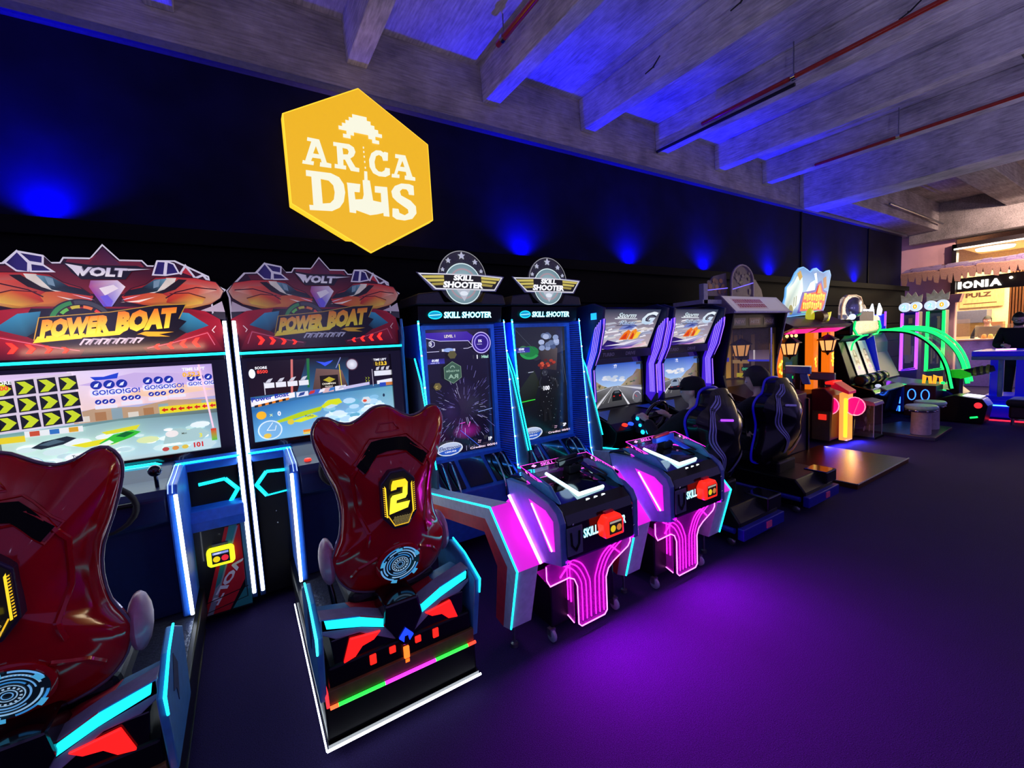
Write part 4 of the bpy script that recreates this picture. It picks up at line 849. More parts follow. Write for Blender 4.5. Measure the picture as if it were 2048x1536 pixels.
        T('100', .50, .425, .042, '#f4f4f4', bold=.05); a.line(Q([(.07,.345),(.33,.355)]), .008, '#38d838'); a.line(Q([(.22,.60),(.32,.605)]), .005, '#c0c4d0')
        a.rect(*P(0,.78), *P(.27,.825), '#3a38a0', top='#2a2470'); T('03/05', .06, .80, .02, '#ffffff', bold=.04, shear=.2); T('number of hits', .05, .785, .009, '#d8d8f0')
        a.line(Q([(.02,.98),(.35,.80)]), .003, '#4a5058'); a.line(Q([(.9,.75),(.98,.45)]), .003, '#50585c'); a.line(Q([(.88,.75),(.92,.48)]), .003, '#404850')
        player = '2P'
    c = P(.24,.055); a.ell(c[0], c[1], .115, .055, '#e8ecf4', 30); a.ell(c[0], c[1], .109, .050, '#b8c4d8', 30); a.poly([(c[0]-.10,c[1]-.018),(c[0]-.04,c[1]-.006),(c[0]+.05,c[1]-.004),(c[0]+.105,c[1]+.006),(c[0]+.07,c[1]-.036),(c[0],c[1]-.048),(c[0]-.07,c[1]-.038)], '#2858b8')
    a.text('Electrocoin', c[0]-.095, c[1]-.004, .030, '#1c3878', w=.19, shear=.25, bold=.02); a.text('LEISURE', c[0]-.045, c[1]-.028, .012, '#f0f4fa', w=.10, bold=.03)
    T(player, .86, .068, .030, '#ffffff', bold=.05); T('Press', .69, .078, .010, '#f8c8e0', bold=.03); T('trigger', .68, .062, .010, '#f8c8e0', bold=.03); T('Credits: 00/01', .55, .022, .018, '#ffe0ec', bold=.03, w=.26)
    return a
def shooter(idx, cx, label):
    t = thing('skill_shooter_arcade_machine', label, 'arcade machine', (cx, 2.6, 0), 'skill shooter machines')
    # --- tower
    MB().pr([(3.24,.06),(3.78,.06),(3.78,1.98),(3.14,1.96),(3.12,1.80),(3.24,1.78)], 'x', cx-.325, cx+.325).build('tower_body', BLACK, t, bevel=.01)
    bz = MB().box(cx-.325, cx-.29, 3.18, 3.25, .70, 1.79).box(cx+.29, cx+.325, 3.18, 3.25, .70, 1.79).box(cx-.29, cx+.29, 3.18, 3.25, 1.757, 1.79).box(cx-.29, cx+.29, 3.18, 3.25, .70, .735)
    bz.build('screen_bezel', BLUEF, t)
    shooter_screen(cx, idx).build('screen', t, *front(3.215), SCREEN)
    for s in (-1, 1):
        # ridged flare beside the screen with an edge light
        fl = MB().add([(cx+s*.325,3.20,.60),(cx+s*.325,3.20,1.80),(cx+s*.372,3.10,1.80),(cx+s*.372,3.00,.60),(cx+s*.372,3.60,.60),(cx+s*.372,3.60,1.80)], [(0,1,2,3),(3,2,5,4)]).build('side_flare', RIDGE, t)
        MB().add([(cx+s*(.326+.046*f), 3.199-.1*f-.004-.1*f*(1-(z-.6)/1.2), z+dz) for z in [.62+.02*k for k in range(58)] for f, dz in ((0,0),(1,0),(1,.007),(0,.007))], [tuple(range(4*k, 4*k+4)) for k in range(58)]).build('ridge_line', NAVY, fl)
        MB().tube([(cx+s*.374, 3.095, 1.82), (cx+s*.374, 2.995, .60), (cx+s*.374, 2.93, .42)], .004 if s > 0 else .007, 6).build('edge_light', led('edge_cyan', '#1ec8ff', 9.0) if s < 0 else led('edge_blue', '#2f8cff', 12), t)
        for k in range(6):
            f = k/5; MB().ball((cx+s*.374, 3.09-.10*f, 1.80-1.2*f), .007, 8, 6).build('light_bead', led('bead_white', '#bfe8ff', 6), t)
        # lower side frame with kinked cyan line
        MB().pr([(3.60,.05),(3.60,1.56),(3.16,1.54),(3.06,1.36),(2.86,.70),(2.90,.05)], 'x', cx+s*.385, cx+s*.405).build('side_frame', GREYD, t, bevel=.004)
        MB().tube([(cx+s*.402, 3.15, 1.54), (cx+s*.402, 3.05, 1.36), (cx+s*.402, 2.86, .74)], .0055, 6).build('kinked_light', LED_C, t)
    # header with neon lettering, hood
    hd = MB().pr([(3.12,1.80),(3.10,1.93),(3.14,1.96),(3.30,1.96),(3.30,1.80)], 'x', cx-.365, cx+.365).build('header', BLACK, t, bevel=.006)
    a = Art(); a.ell(cx-.235, 1.863, .058, .032, '#18d8f0', 24); a.ell(cx-.235, 1.863, .050, .024, '#0a88b0', 24); a.line([(cx-.285,1.86),(cx-.19,1.866)], .006, '#a8f4ff')
    a.text('SKILL SHOOTER', cx-.165, 1.838, .050, '#d8ffff', w=.425, bold=.035, shear=.05, out='#10b8d0', ow=.03)
    a.build('header_lettering', hd, (0, 3.098+.15*1.83, 0), (1, 0, 0), (0, -.15, 1), MATS['cyan_lettering'] if 'cyan_lettering' in MATS else art_mat('cyan_lettering', 1.3), flip=False)
    MB().pr([(cx-.39,1.94),(cx-.37,2.02),(cx-.20,2.04),(cx-.16,1.96),(cx+.16,1.96),(cx+.20,2.04),(cx+.37,2.02),(cx+.39,1.94)], 'y', 3.07, 3.5).build('hood', DARK, t, bevel=.01)
    # winged badge
    yb = 3.055
    bd = MB().lathe([(.205, yb+.012), (.205, yb+.02)], (cx+.0, 0, 2.145), 40, 'y').build('badge_disc', GLASS, t)
    wings = [(-.375,2.175),(-.325,2.165),(-.13,2.180),(.13,2.180),(.345,2.170),(.375,2.165),(.29,2.045),(.06,2.045),(.0,1.958),(-.07,2.045),(-.25,2.045)]
    MB().pr([(cx+u, z) for u, z in wings], 'y', yb, yb+.012).build('badge_wings', GREY, t)
    a = Art()
    a.ell(cx, 2.10, .155, None, '#a8c4cc', 40, edge='#6a8890'); a.ring(cx, 2.10, .15, .158, '#d8ecec', seg=40); a.ring(cx, 2.10, .105, .118, '#a89098', seg=36); a.ring(cx, 2.10, .06, .075, '#b0a0a8', seg=30); a.ring(cx, 2.145, .200, .206, '#98989c', -10, 190, 40)
    a.poly([(cx+u, z) for u, z in [(-.365,2.168),(-.13,2.172),(.13,2.172),(.36,2.160),(.28,2.052),(-.235,2.052)]], '#d8d8e0')
    a.poly([(cx+u, z) for u, z in [(-.345,2.158),(-.13,2.164),(.13,2.164),(.342,2.152),(.275,2.062),(-.228,2.062)]], '#16140c')
    for s in (-1, 1):
        for k in range(3): a.poly([(cx+s*u, z) for u, z in [(.335-.035*k,2.150-.026*k),(.16,2.158-.026*k),(.16,2.138-.026*k),(.322-.035*k,2.132-.026*k)]], '#c8b858' if k < 2 else '#a09040')
    a.poly([(cx+u, z) for u, z in [(-.06,2.05),(.055,2.05),(.0,1.965)]], '#b8bcc8'); a.ell(cx, 2.025, .035, .018, '#e0e8f0')
    a.text('SKILL', cx-.085, 2.122, .042, '#ffffff', w=.17, bold=.055, shear=.2, out='#20303c', ow=.04); a.text('SHOOTER', cx-.175, 2.065, .050, '#ffffff', w=.345, bold=.055, shear=.2, out='#20303c', ow=.04)
    a.build('badge_print', t, *front(yb-.0008), SIGNP)
    for an, rr in ((90,.030),(50,.021),(130,.021),(22,.016),(158,.016)):
        c = (cx+.178*math.cos(math.radians(an)), 2.135+.178*math.sin(math.radians(an)))
        MB().pr([(c[0]+(rr if k % 2 == 0 else rr*.42)*math.cos(math.pi/2+k*math.pi/5), c[1]+(rr if k % 2 == 0 else rr*.42)*math.sin(math.pi/2+k*math.pi/5)) for k in range(10)], 'y', yb-.004, yb+.010).build('badge_star', mat('lit_star', '#d8dce0', .3, emit='#cfd8e0', es=.5), t)
    # speaker shelf below the screen with chrome handles
    MB().pr([(3.24,.72),(3.18,.715),(2.92,.50),(2.92,.12),(3.24,.06)], 'x', cx-.365, cx+.365).build('speaker_shelf', BLUEP, t, bevel=.008)
    N2 = Vector((0, -.637, .771))
    for k, (u0, u1) in enumerate(((-.33,-.14),(-.10,.10),(.14,.33))):
        mb = MB(); p = [(3.15,.685),(2.945,.515)]; d = (-.012, .014)
        mb.add([(cx+u0,p[0][0]+d[0],p[0][1]+d[1]),(cx+u1,p[0][0]+d[0],p[0][1]+d[1]),(cx+u1,p[1][0]+d[0],p[1][1]+d[1]),(cx+u0,p[1][0]+d[0],p[1][1]+d[1]),(cx+u0,p[0][0],p[0][1]),(cx+u1,p[0][0],p[0][1]),(cx+u1,p[1][0],p[1][1]),(cx+u0,p[1][0],p[1][1])], [(0,1,2,3),(0,4,5,1),(1,5,6,2),(2,6,7,3),(3,7,4,0)])
        mb.build('speaker_grille', BLACKG, t)
        if k != 1:
            for q in (.3, .7):
                x = cx+u0+(u1-u0)*q
                MB().tube(smooth_path([(x, 3.13, .68), (x, 3.07, .70), (x, 2.97, .60), (x, 2.91, .50), (x, 2.905, .40)], 4), .008, 8).build('chrome_handle', CHROME, t, smooth=True)
    # --- arms joining tower and gun console
    def arm(s, name='arm'):
        xo = cx+s*.485; xi = cx+s*.355
        up = [(2.95,.585),(2.76,.605),(1.93,.757),(1.69,.507),(1.78,.165)]; mid = [(2.95,.525),(2.76,.540),(1.985,.683),(1.775,.500),(1.848,.145)]; lo = [(2.95,.45),(2.76,.465),(2.0,.605),(1.878,.462),(1.925,.155)]
        A = MB().pr(up + lo[::-1], 'x', min(xo, xi)+.002, max(xo, xi)-.002).build(name, ARMG, t, bevel=.004)
        MB().pr(mid + lo[::-1], 'x', xo-.003, xo+.003).build('red_stripe', REDS, A)
        MB().pr(up + mid[::-1], 'x', xo-.003, xo+.003).build('pale_stripe', ARMG, A)
        MB().tube([(xo, y-.003, z+.004) for y, z in up], .005, 6).build('cyan_line', LED_C, A)
        MB().add([(xo, 1.93, .760), (xi, 1.93, .760), (xi, 1.687, .507), (xo, 1.687, .507)], [(0,1,2,3)]).build('magenta_facing', MAGP, A)
        MB().lathe([(.02, 0), (.02, .02), (.008, .025), (.008, .16)], ((xo+xi)/2, 1.86, 0), 12).build('levelling_foot', STEEL, A, smooth=True)
        return A
    arm(-1)
    if idx == 2: arm(1)
    # --- gun console
    y0 = 1.60
    prof = [(y0,.515),(y0,.70),(y0+.02,.745),(y0+.07,.785),(y0+.16,.815),(y0+.40,.86),(y0+.55,.83),(y0+.52,.70),(y0+.18,.47)]
    MB().pr(prof, 'x', cx-.235, cx+.235).build('console_shell', BLACKG, t, bevel=.012)
    for s in (-1, 1):
        xo = cx+s*.275
        ck = MB().pr([(y0+.005,.50),(y0+.005,.715),(y0+.03,.765),(y0+.09,.80),(y0+.30,.84),(y0+.50,.83),(y0+.47,.72),(y0+.17,.455)], 'x', cx+s*.237, xo).build('console_cheek', mat('slate_blue_cheek', '#5068a8', .35), t, bevel=.006)
        MB().pr([(y0+.06,.715),(y0+.12,.755),(y0+.27,.775),(y0+.10,.545),(y0+.055,.56)], 'x', xo-.002, xo+.004).build('magenta_panel', MAGP, ck)
        MB().tube([(xo+s*.006, y0+.24, .76), (xo+s*.006, y0+.075, .555)], .0045, 6).build('panel_light', LED_MP if s < 0 else LED_M, ck)
        MB().tube([(cx+s*.285, y0+.46, .745), (cx+s*.285, y0+.17, .455)], .0085, 8).build('neon_bar', LED_MP if s < 0 else LED_M, t, smooth=True)
        MB().pr([(y0+.20,.80),(y0+.42,.87),(y0+.30,.90),(y0+.14,.865),(y0+.06,.79)], 'x', cx+s*.215, cx+s*.235).build('hand_guard', TEALP, t, bevel=.006)
        MB().pr([(y0+.17,.455),(y0+.47,.72),(y0+.52,.68),(y0+.22,.42)], 'x', cx+s*.22, cx+s*.285).build('cheek_web', MAGP, t, bevel=.004)
    # gun pad with bright rim on the sloping top
    def top_z(y): return .815+(y-(y0+.16))*.1875
    pad = [(cx-.085,y0+.36),(cx+.105,y0+.36),(cx+.105,y0+.10),(cx-.075,y0+.09)]
    zt = lambda y: max(.795, top_z(y)) if y > y0+.1 else .800
    MB().add([(x, y, zt(y)+.012) for x, y in pad] + [(x, y, zt(y)-.02) for x, y in pad], [(0,1,2,3),(4,7,6,5),(0,4,5,1),(1,5,6,2),(2,6,7,3),(3,7,4,0)]).build('gun_pad', BLACKG, t, bevel=.006)
    pr_ = [(x+(.003 if x > cx else -.003), y, zt(y)+.002) for x, y in pad]
    MB().tube([pr_[0], pr_[3], pr_[2]], .0085, 8).tube([pr_[2], pr_[1], pr_[0]], .003, 6).build('pad_light', led('pad_white', '#c8f8ff', 6), t, smooth=True)
    light('pad_lamp', 'POINT', (cx, y0+.22, .93), (.6, .9, 1.0), .25, t, .05)
    for k in (-1, 0, 1):
        x = cx+.01+k*.055; y = y0+.055
        MB().pr([(x-.014, y), (x+.014, y+.002), (x+.002*k, y+.018 if k else y+.014)], 'z', .772, .780).build('arrow_button', led('button_white', '#e8f4f0', 1.4), t)
    # front plate: lettering, coin slot, card reader
    a = Art(); a.text('SKILL SHOOTER', cx-.135, .610, .050, '#c8ffff', w=.305, bold=.03, out='#10b8d0', ow=.02)
    a.build('front_lettering', t, *front(y0-.002), MATS['cyan_lettering'])
    cs = MB().box(cx-.245, cx-.145, y0-.008, y0, .545, .69).build('coin_plate', GREYD, t, bevel=.006)
    MB().tube([(cx-.222, y0-.010, .665), (cx-.218, y0-.010, .60), (cx-.195, y0-.010, .57), (cx-.172, y0-.010, .60), (cx-.168, y0-.010, .665)], .006, 6).build('coin_chute', BLACK, cs)
    rd = MB().pr([(cx-.035,.595),(cx-.045,.67),(cx-.015,.705),(cx+.075,.705),(cx+.095,.675),(cx+.095,.595)], 'y', y0-.06, y0-.002).build('card_reader', led('reader_red', '#ff2a18', 1.0), t, bevel=.008)
    MB().box(cx-.01, cx+.05, y0-.03, y0-.015, .712, .725).build('reader_tab', REDP, rd)
    a = Art(); a.rect(cx-.012,.612,cx+.078,.682,'#1c1410'); a.rect(cx-.008,.668,cx+.074,.679,'#a8a090'); a.ell(cx+.014,.640,.018,None,'#e8c820'); a.ell(cx+.056,.640,.017,None,'#c87838')
    a.build('reader_screen', rd, *front(y0-.0612), SCREEN)
    for x, z in ((-.20,.72),(.22,.70),(.23,.60),(-.24,.53),(.23,.54)):
        MB().lathe([(.006, y0-.004), (.004, y0-.006)], (cx+x, 0, z-.02), 8, 'y').build('bolt', CHROME, t)
    # lane shield: three smoked plates with pink edges
    BL, BR, FL, FR = Vector((cx-.27,y0+.35,.935)), Vector((cx+.20,y0+.33,.935)), Vector((cx-.215,y0+.13,.845)), Vector((cx+.275,y0+.14,.845))
    bl, br, fl, fr = Vector((cx-.235,y0+.34,.845)), Vector((cx+.18,y0+.32,.845)), Vector((cx-.20,y0+.13,.800)), Vector((cx+.255,y0+.14,.800))
    for k, (p, q, q2, p2) in enumerate(((bl, fl, FL, BL), (bl, br, BR, BL), (br, fr, FR, BR))):
        pl = MB().quad(p, q, q2, p2).build('shield_plate', SHIELD, t)
        L3 = lambda u, v, p=p, q=q, q2=q2, p2=p2: p*(1-u)*(1-v)+q*u*(1-v)+q2*u*v+p2*(1-u)*v
        off = Vector((0, -.002, .002)) if k == 1 else Vector((-.002, -.001, .001))
        MB().quad(L3(0,.66)+off*.5, L3(1,.66)+off*.5, L3(1,1)+off*.5, L3(0,1)+off*.5).build('shield_band', SHIELDB, pl)
        a = Art(); a.text('SKILL SHOOTER', .28, .0, 1.0, '#ff60e8', w=.62, bold=.03); a.poly([(.14,.5),(.18,1.0),(.22,.5),(.18,0)], '#ffb0f8')
        o1 = L3(0,.72)+off; u1 = L3(1,.72)-L3(0,.72); v1 = L3(0,.93)-L3(0,.72)
        if k == 0: pass
        a.build('shield_lettering', pl, o1, u1, v1, MATS['pink_lettering'] if 'pink_lettering' in MATS else art_mat('pink_lettering', 1.2))
        MB().tube([L3(0,0), L3(1,0)], .0035, 6).tube([L3(0,1), L3(1,1)], .0014, 6).build('shield_light', LED_M if k != 1 else led('shield_pink', '#ff48e0', 2.5), pl)
    # gun resting on a cradle at the back of the pad
    GM = BLACKG if idx == 1 else mat('gun_bright_blue', '#2a60ff', .3)
    gx, gy, gz = cx+.075, y0+.30, .895
    gun = thing('light_gun', ('black' if idx == 1 else 'blue') + ' light gun lying on the gun pad of the ' + ('first' if idx == 1 else 'second') + ' magenta console', 'toy gun', (gx, gy, gz-.015), 'light guns on the consoles')
    MB().pr([(gx-.13,gz+.035),(gx+.06,gz+.045),(gx+.06,gz+.005),(gx-.13,gz-.0)], 'y', gy-.018, gy+.018).build('barrel', GM, gun, bevel=.006)
    MB().pr([(gx-.13,gz+.05),(gx+.02,gz+.062),(gx+.02,gz+.045),(gx-.13,gz+.034)], 'y', gy-.012, gy+.012).build('slide', BLACK if idx == 1 else REDP, gun, bevel=.004)
    MB().add([(gx+.01,gy-.016,gz+.01),(gx+.055,gy-.016,gz+.01),(gx+.055,gy+.016,gz+.01),(gx+.01,gy+.016,gz+.01),(gx+.045,gy-.13,gz-.045),(gx+.09,gy-.13,gz-.045),(gx+.09,gy-.10,gz-.05),(gx+.045,gy-.10,gz-.05)], [(0,3,2,1),(4,5,6,7),(0,1,5,4),(1,2,6,5),(2,3,7,6),(3,0,4,7)]).build('grip', GM, gun, bevel=.006)
    MB().tube([(gx-.02+.018*math.cos(k*.785), gy-.02, gz-.012+.018*math.sin(k*.785)) for k in range(8)], .003, 5, closed=True).build('trigger_guard', GM, gun)
    MB().tube(smooth_path([(gx+.07, gy-.11, gz-.05), (gx+.12, gy-.14, gz-.06), (gx+.13, gy-.05, gz-.045), (gx+.10, gy+.02, gz-.03)], 5), .005, 6).build('gun_cable', RUBBER, gun, smooth=True)
    MB().box(gx-.06, gx+.03, gy-.03, gy+.03, .85, gz+.002).build('gun_cradle', BLACK, t, bevel=.005)
    # neck, feet
    MB().box(cx-.235, cx+.235, y0+.17, y0+.50, .07, .50).build('neck', BLACK, t, bevel=.01)
    for sx in (-.235, .235):
        for sy in (.19, .46):
            c = MB().lathe([(.028,-.012),(.034,-.007),(.034,.007),(.028,.012)], (cx+sx, y0+sy-.02, .034), 14, 'x').build('caster', GREY, t, smooth=True)
            MB().box(cx+sx-.018, cx+sx+.018, y0+sy-.03, y0+sy, .035, .075).build('caster_fork', STEEL, c)
    # glowing acrylic front apron with grooves
    ya = y0+.10
    shape = [(-.305,.47),(-.305,.40),(-.285,.36),(-.16,.365),(-.125,.345),(-.105,.30),(-.105,.085),(-.085,.065),(.085,.065),(.105,.085),(.105,.28),(.125,.325),(.17,.355),(.285,.405),(.305,.43),(.305,.50),(0,.50)]
    ap = MB().pr([(cx+u, z) for u, z in shape], 'y', ya, ya+.008).build('acrylic_apron', ACRY, t)
    MB().tube([(cx+u, ya-.002, z) for u, z in shape[:-1]], .003, 6).build('edge_glow', led('edge_pink', '#ff7af4', 3.2), ap)
    for k, u in enumerate((-.075,-.045,-.015,.02,.05,.08)):
        s = -1 if k < 3 else 1; e = abs(u)
        MB().tube(smooth_path([(cx+u, ya-.003, .095), (cx+u, ya-.003, .27), (cx+u+s*.01, ya-.003, .33), (cx+u+s*.06, ya-.003, .40+.25*(.09-e)), (cx+u+s*.16, ya-.003, .46+.2*(.09-e))], 5), .003, 6).build('groove_light', led('groove_magenta', '#ff22ee', 2.6), ap, smooth=True)
    for s in (-1, 1): MB().tube([(cx+s*.10, ya-.003, .49), (cx+s*.22, ya-.003, .385)], .004, 6).build('groove_light', led('groove_magenta', '#ff22ee', 2.6), ap)
    # acrylic side apron behind the front one
    sd = MB().pr([(ya+.015,.45),(ya+.12,.45),(ya+.12,.12),(ya+.015,.09)], 'x', cx-.122, cx-.117).build('acrylic_side_apron', ACRY, t)
    MB().tube([(cx-.123, y, z) for y, z in [(ya+.12,.45),(ya+.12,.12),(ya+.015,.09)]], .003, 6).build('edge_glow', led('edge_pink', '#ff7af4', 3.2), sd)
    for yy in (.035, .06, .085): MB().tube([(cx-.124, ya+yy, .20), (cx-.124, ya+yy, .44)], .0035, 5).build('groove_light', led('groove_magenta', '#ff22ee', 2.6), sd)
    MB().add([(cx-.30, ya, .375), (cx-.13, ya, .375), (cx-.13, ya+.10, .40), (cx-.30, ya+.10, .40)], [(0,1,2,3)]).build('acrylic_shelf', ACRY, t)
    light('under_glow', 'AREA', (cx, ya-.03, .38), (.78, .0, 1.0), 21.0, t, .45, .25, aim=(0, -1, -.2))
    light('side_glow', 'AREA', (cx-.31, y0+.30, .62), (1.0, .02, .95), 1.2, t, .3, .2, aim=(-1, -.2, -.2))
    return t
shooter(1, 1.515, 'skill shooter machine with space tunnel screen and black gun on its magenta console')
shooter(2, 2.345, 'skill shooter machine with dark robot screen and blue gun on its magenta console')

# ================================================================== PEOPLE (builder)
SKIN = mat('skin', '#dcb4a0', .5, var=.06)
BLACKCLOTH = mat('black_cloth', '#0c0c10', .9, var=.3, scale=120, bump=.2)
NAVYCLOTH = mat('navy_cloth', '#1a1c2c', .9, var=.3, scale=120, bump=.2)
HAIR = mat('dark_hair', '#17110d', .6, var=.4, scale=200, bump=.4)
def skin_verts(V, E, Rr, sub=1):
    me = bpy.data.meshes.new('s'); me.from_pydata(V, E, [])
    ob = bpy.data.objects.new('s', me); COL.objects.link(ob)
    ob.modifiers.new('skin', 'SKIN')
    for i, r in enumerate(Rr):
        r = r if isinstance(r, tuple) else (r, r); me.skin_vertices[0].data[i].radius = r
    me.skin_vertices[0].data[0].use_root = True
    s = ob.modifiers.new('sub', 'SUBSURF'); s.levels = s.render_levels = sub
    dg = bpy.context.evaluated_depsgraph_get(); m2 = bpy.data.meshes.new_from_object(ob.evaluated_get(dg))
    out = ([tuple(v.co) for v in m2.vertices], [tuple(p.vertices) for p in m2.polygons])
    bpy.data.objects.remove(ob); bpy.data.meshes.remove(me); bpy.data.meshes.remove(m2)
    return out
def head_mesh(r=.098):
    # facing +y, centre at the origin: skull, brow, nose, jaw, ears
    vs_ = []; fs = []; seg, rings = 28, 20
    for i in range(rings+1):
        t = math.pi*i/rings
        for j in range(seg):
            a = 2*math.pi*j/seg; x = math.sin(t)*math.cos(a); y = math.sin(t)*math.sin(a); z = math.cos(t)
            X, Y, Z = x*.78, y*.98, z*1.18
            if z < 0: k = 1-.30*(-z)**1.3; X *= k; Y *= (1-.12*(-z)) if y > 0 else (1-.38*(-z))
            if y > 0:
                Y -= .05*y
                d = math.exp(-((x/.12)**2)-(((z+.12)/.16)**2)); Y += .20*d           # nose
                d = math.exp(-((x/.35)**2)-(((z-.16)/.09)**2)); Y += .05*d           # brow
                for sx in (-.30, .30): Y -= .075*math.exp(-(((x-sx)/.15)**2)-(((z-.02)/.10)**2))   # eye sockets
                Y += .05*math.exp(-((x/.22)**2)-(((z+.50)/.10)**2)) + .07*math.exp(-((x/.2)**2)-(((z+.82)/.14)**2)) # lips, chin
            vs_.append((X*r, Y*r, Z*r))
    for i in range(rings):
        for j in range(seg): fs.append((i*seg+j, i*seg+(j+1) % seg, (i+1)*seg+(j+1) % seg, (i+1)*seg+j))
    m = MB().add(vs_, fs)
    for s in (-1, 1): m.ball((s*.80*r, -.05*r, -.05*r), (.09*r, .20*r, .30*r), 10, 8)
    return m
def hand_mesh(w, d, curl=.5, side=1):
    # palm at wrist w pointing along d; five bent fingers
    d = Vector(d).normalized(); up = Vector((0, 0, 1)); sd = d.cross(up).normalized()*side; up = sd.cross(d)*side; w = Vector(w); m = MB()
    m.tube([w, w+d*.045, w+d*.085], [.026, .034, .030], 8)
    for k, ln in enumerate((.065, .075, .072, .058)):
        b = w+d*.085+sd*(.027-.018*k); p = [b]
        for q in range(3):
            an = curl*(q+.5)*.9; b = b+(d*math.cos(an)-up*math.sin(an))*ln/3; p.append(b)
        m.tube(p, [.0095, .009, .0085, .007], 6)
    b = w+d*.03+sd*.03
    m.tube([b, b+d*.03+sd*.022, b+d*.055+sd*.022-up*.012, b+d*.075+sd*.012-up*.022], [.012, .011, .010, .008], 6)
    return m
def person(label, J, yaw, loc, top_mat, leg_mat, headgear, lookdown=0.0, beard=False, glasses=False, turn=0.0):
    """J: joints in the person's own frame (facing +y)."""
    t = thing('person', label, 'person', loc)
    cz, sz = math.cos(yaw), math.sin(yaw)
    W = lambda p: (loc[0]+p[0]*cz-p[1]*sz, loc[1]+p[0]*sz+p[1]*cz, loc[2]+p[2])
    # body surface: torso, limbs and head fused into one skin
    names = ['pel', 'bel', 'che', 'nec', 'hea']; V = [J[k] for k in names]; R_ = [(.15,.11), (.145,.105), (.165,.11), (.058,.058), (.06,.06)]; E = [(0,1),(1,2),(2,3),(3,4)]
    def chain(root, pts, rad):
        prev = root
        for p, r in zip(pts, rad): V.append(p); R_.append(r); E.append((prev, len(V)-1)); prev = len(V)-1
    for s in ('l', 'r'):
        chain(2, [J['sho'+s], J['elb'+s], J['wri'+s]], [.062, .046, .030]); chain(0, [J['hip'+s], J['kne'+s], J['ank'+s], J['toe'+s]], [.088, .06, .042, .035])
    bv, bf = skin_verts(V, E, R_)
    m = MB().add([W(p) for p in bv], bf)
    h = head_mesh(); ca, sa = math.cos(lookdown), math.sin(lookdown); ct, st = math.cos(turn), math.sin(turn); hc = J['hea']
    def H(p):
        x, y, z = p; y, z = y*ca+z*sa, -y*sa+z*ca; x, y = x*ct-y*st, x*st+y*ct
        return W((hc[0]+x, hc[1]+y, hc[2]+z))
    m.add([H(p) for p in h.v], h.f)
    for s, k in (('l', -1), ('r', 1)):
        hm = hand_mesh(J['wri'+s], Vector(J['han'+s])-Vector(J['wri'+s]), .6, -k); m.add([W(p) for p in hm.v], hm.f)
    body = m.build('body', SKIN, t, smooth=True)
    rm = body.modifiers.new('fuse', 'REMESH'); rm.mode = 'VOXEL'; rm.voxel_size = .008; rm.use_smooth_shade = True
    # clothes: slightly larger skins over torso with sleeves, and over the legs
    def garment(name, ks, Es, Rg, mt):
        gv, gf = skin_verts([J[k] for k in ks], Es, Rg, 2); return MB().add([W(p) for p in gv], gf).build(name, mt, t, smooth=True)
    low = tuple(Vector(J['nec'])*.75+Vector(J['che'])*.25)
    J['col'] = low
    J['cul'] = tuple(Vector(J['wril'])*.93+Vector(J['elbl'])*.07); J['cur'] = tuple(Vector(J['wrir'])*.93+Vector(J['elbr'])*.07)
    jk = garment('jacket', ['pel','bel','che','col','shol','elbl','cul','shor','elbr','cur'], [(0,1),(1,2),(2,3),(2,4),(4,5),(5,6),(2,7),(7,8),(8,9)], [(.175,.13),(.17,.13),(.19,.135),(.085,.085),.085,.066,.045,.085,.066,.045], top_mat)
    garment('trousers', ['pel','hipl','knel','ankl','hipr','kner','ankr'], [(0,1),(1,2),(2,3),(0,4),(4,5),(5,6)], [(.165,.125),.105,.08,.06,.105,.08,.06], leg_mat)
    for s in 'lr':
        a_, b_ = Vector(J['ank'+s]), Vector(J['toe'+s]); MB().tube([W(a_-Vector((0,.04,.02))), W(a_+(b_-a_)*.5), W(b_)], [.052, .05, .036], 8).build('shoe', RUBBER, t, smooth=True)
    for k in (-1, 1):
        e = MB().ball((0, 0, 0), .012, 10, 8); e.v = [H((v[0]+k*.030, v[1]+.083, v[2]+.004)) for v in e.v]; eo = e.build('eye', mat('eye_white', '#d8d4d0', .2), t, smooth=True)
    if headgear == 'cap':
        c = MB().lathe([(.091,.015),(.093,.04),(.086,.085),(.06,.118),(.02,.128)], (0, -.006, 0), 24); c.v = [H((v[0]*.93, v[1]*1.12, v[2])) for v in c.v]; cp = c.build('cap', BLACKCLOTH, t, smooth=True)
        b = MB(); n = 12; up = [(-.078+.156*i/n, .078+.115*math.sin(math.pi*i/n), .040-.012*math.sin(math.pi*i/n)+.010*math.sin(math.pi*i/n)**4) for i in range(n+1)]
        inn = [(-.075+.15*i/n, .062+.02*math.sin(math.pi*i/n), .046) for i in range(n+1)]
        vs_ = [H(p) for p in up+inn] + [H((p[0], p[1], p[2]-.013)) for p in up+inn]; k = n+1
        fs = [(i, i+1, k+i+1, k+i) for i in range(n)] + [(2*k+i+1, 2*k+i, 3*k+i, 3*k+i+1) for i in range(n)] + [(i+1, i, 2*k+i, 2*k+i+1) for i in range(n)]
        b.add(vs_, fs).build('brim', BLACKCLOTH, cp, smooth=True)
        ang = [math.radians(192+156*i/18) for i in range(19)]; rws = [(.070,-.055),(.086,-.035),(.092,-.005),(.092,.03)]
        hv = [H((r_*.92*math.cos(q), r_*1.10*math.sin(q)-.006, z_)) for r_, z_ in rws for q in ang]
        MB().add(hv, [(i*19+j, i*19+j+1, (i+1)*19+j+1, (i+1)*19+j) for i in range(3) for j in range(18)]).build('hair', HAIR, t, smooth=True)
    else:
        hr = MB(); vs_ = []; fs = []; seg, rings = 26, 10; rnd = random.Random(5)
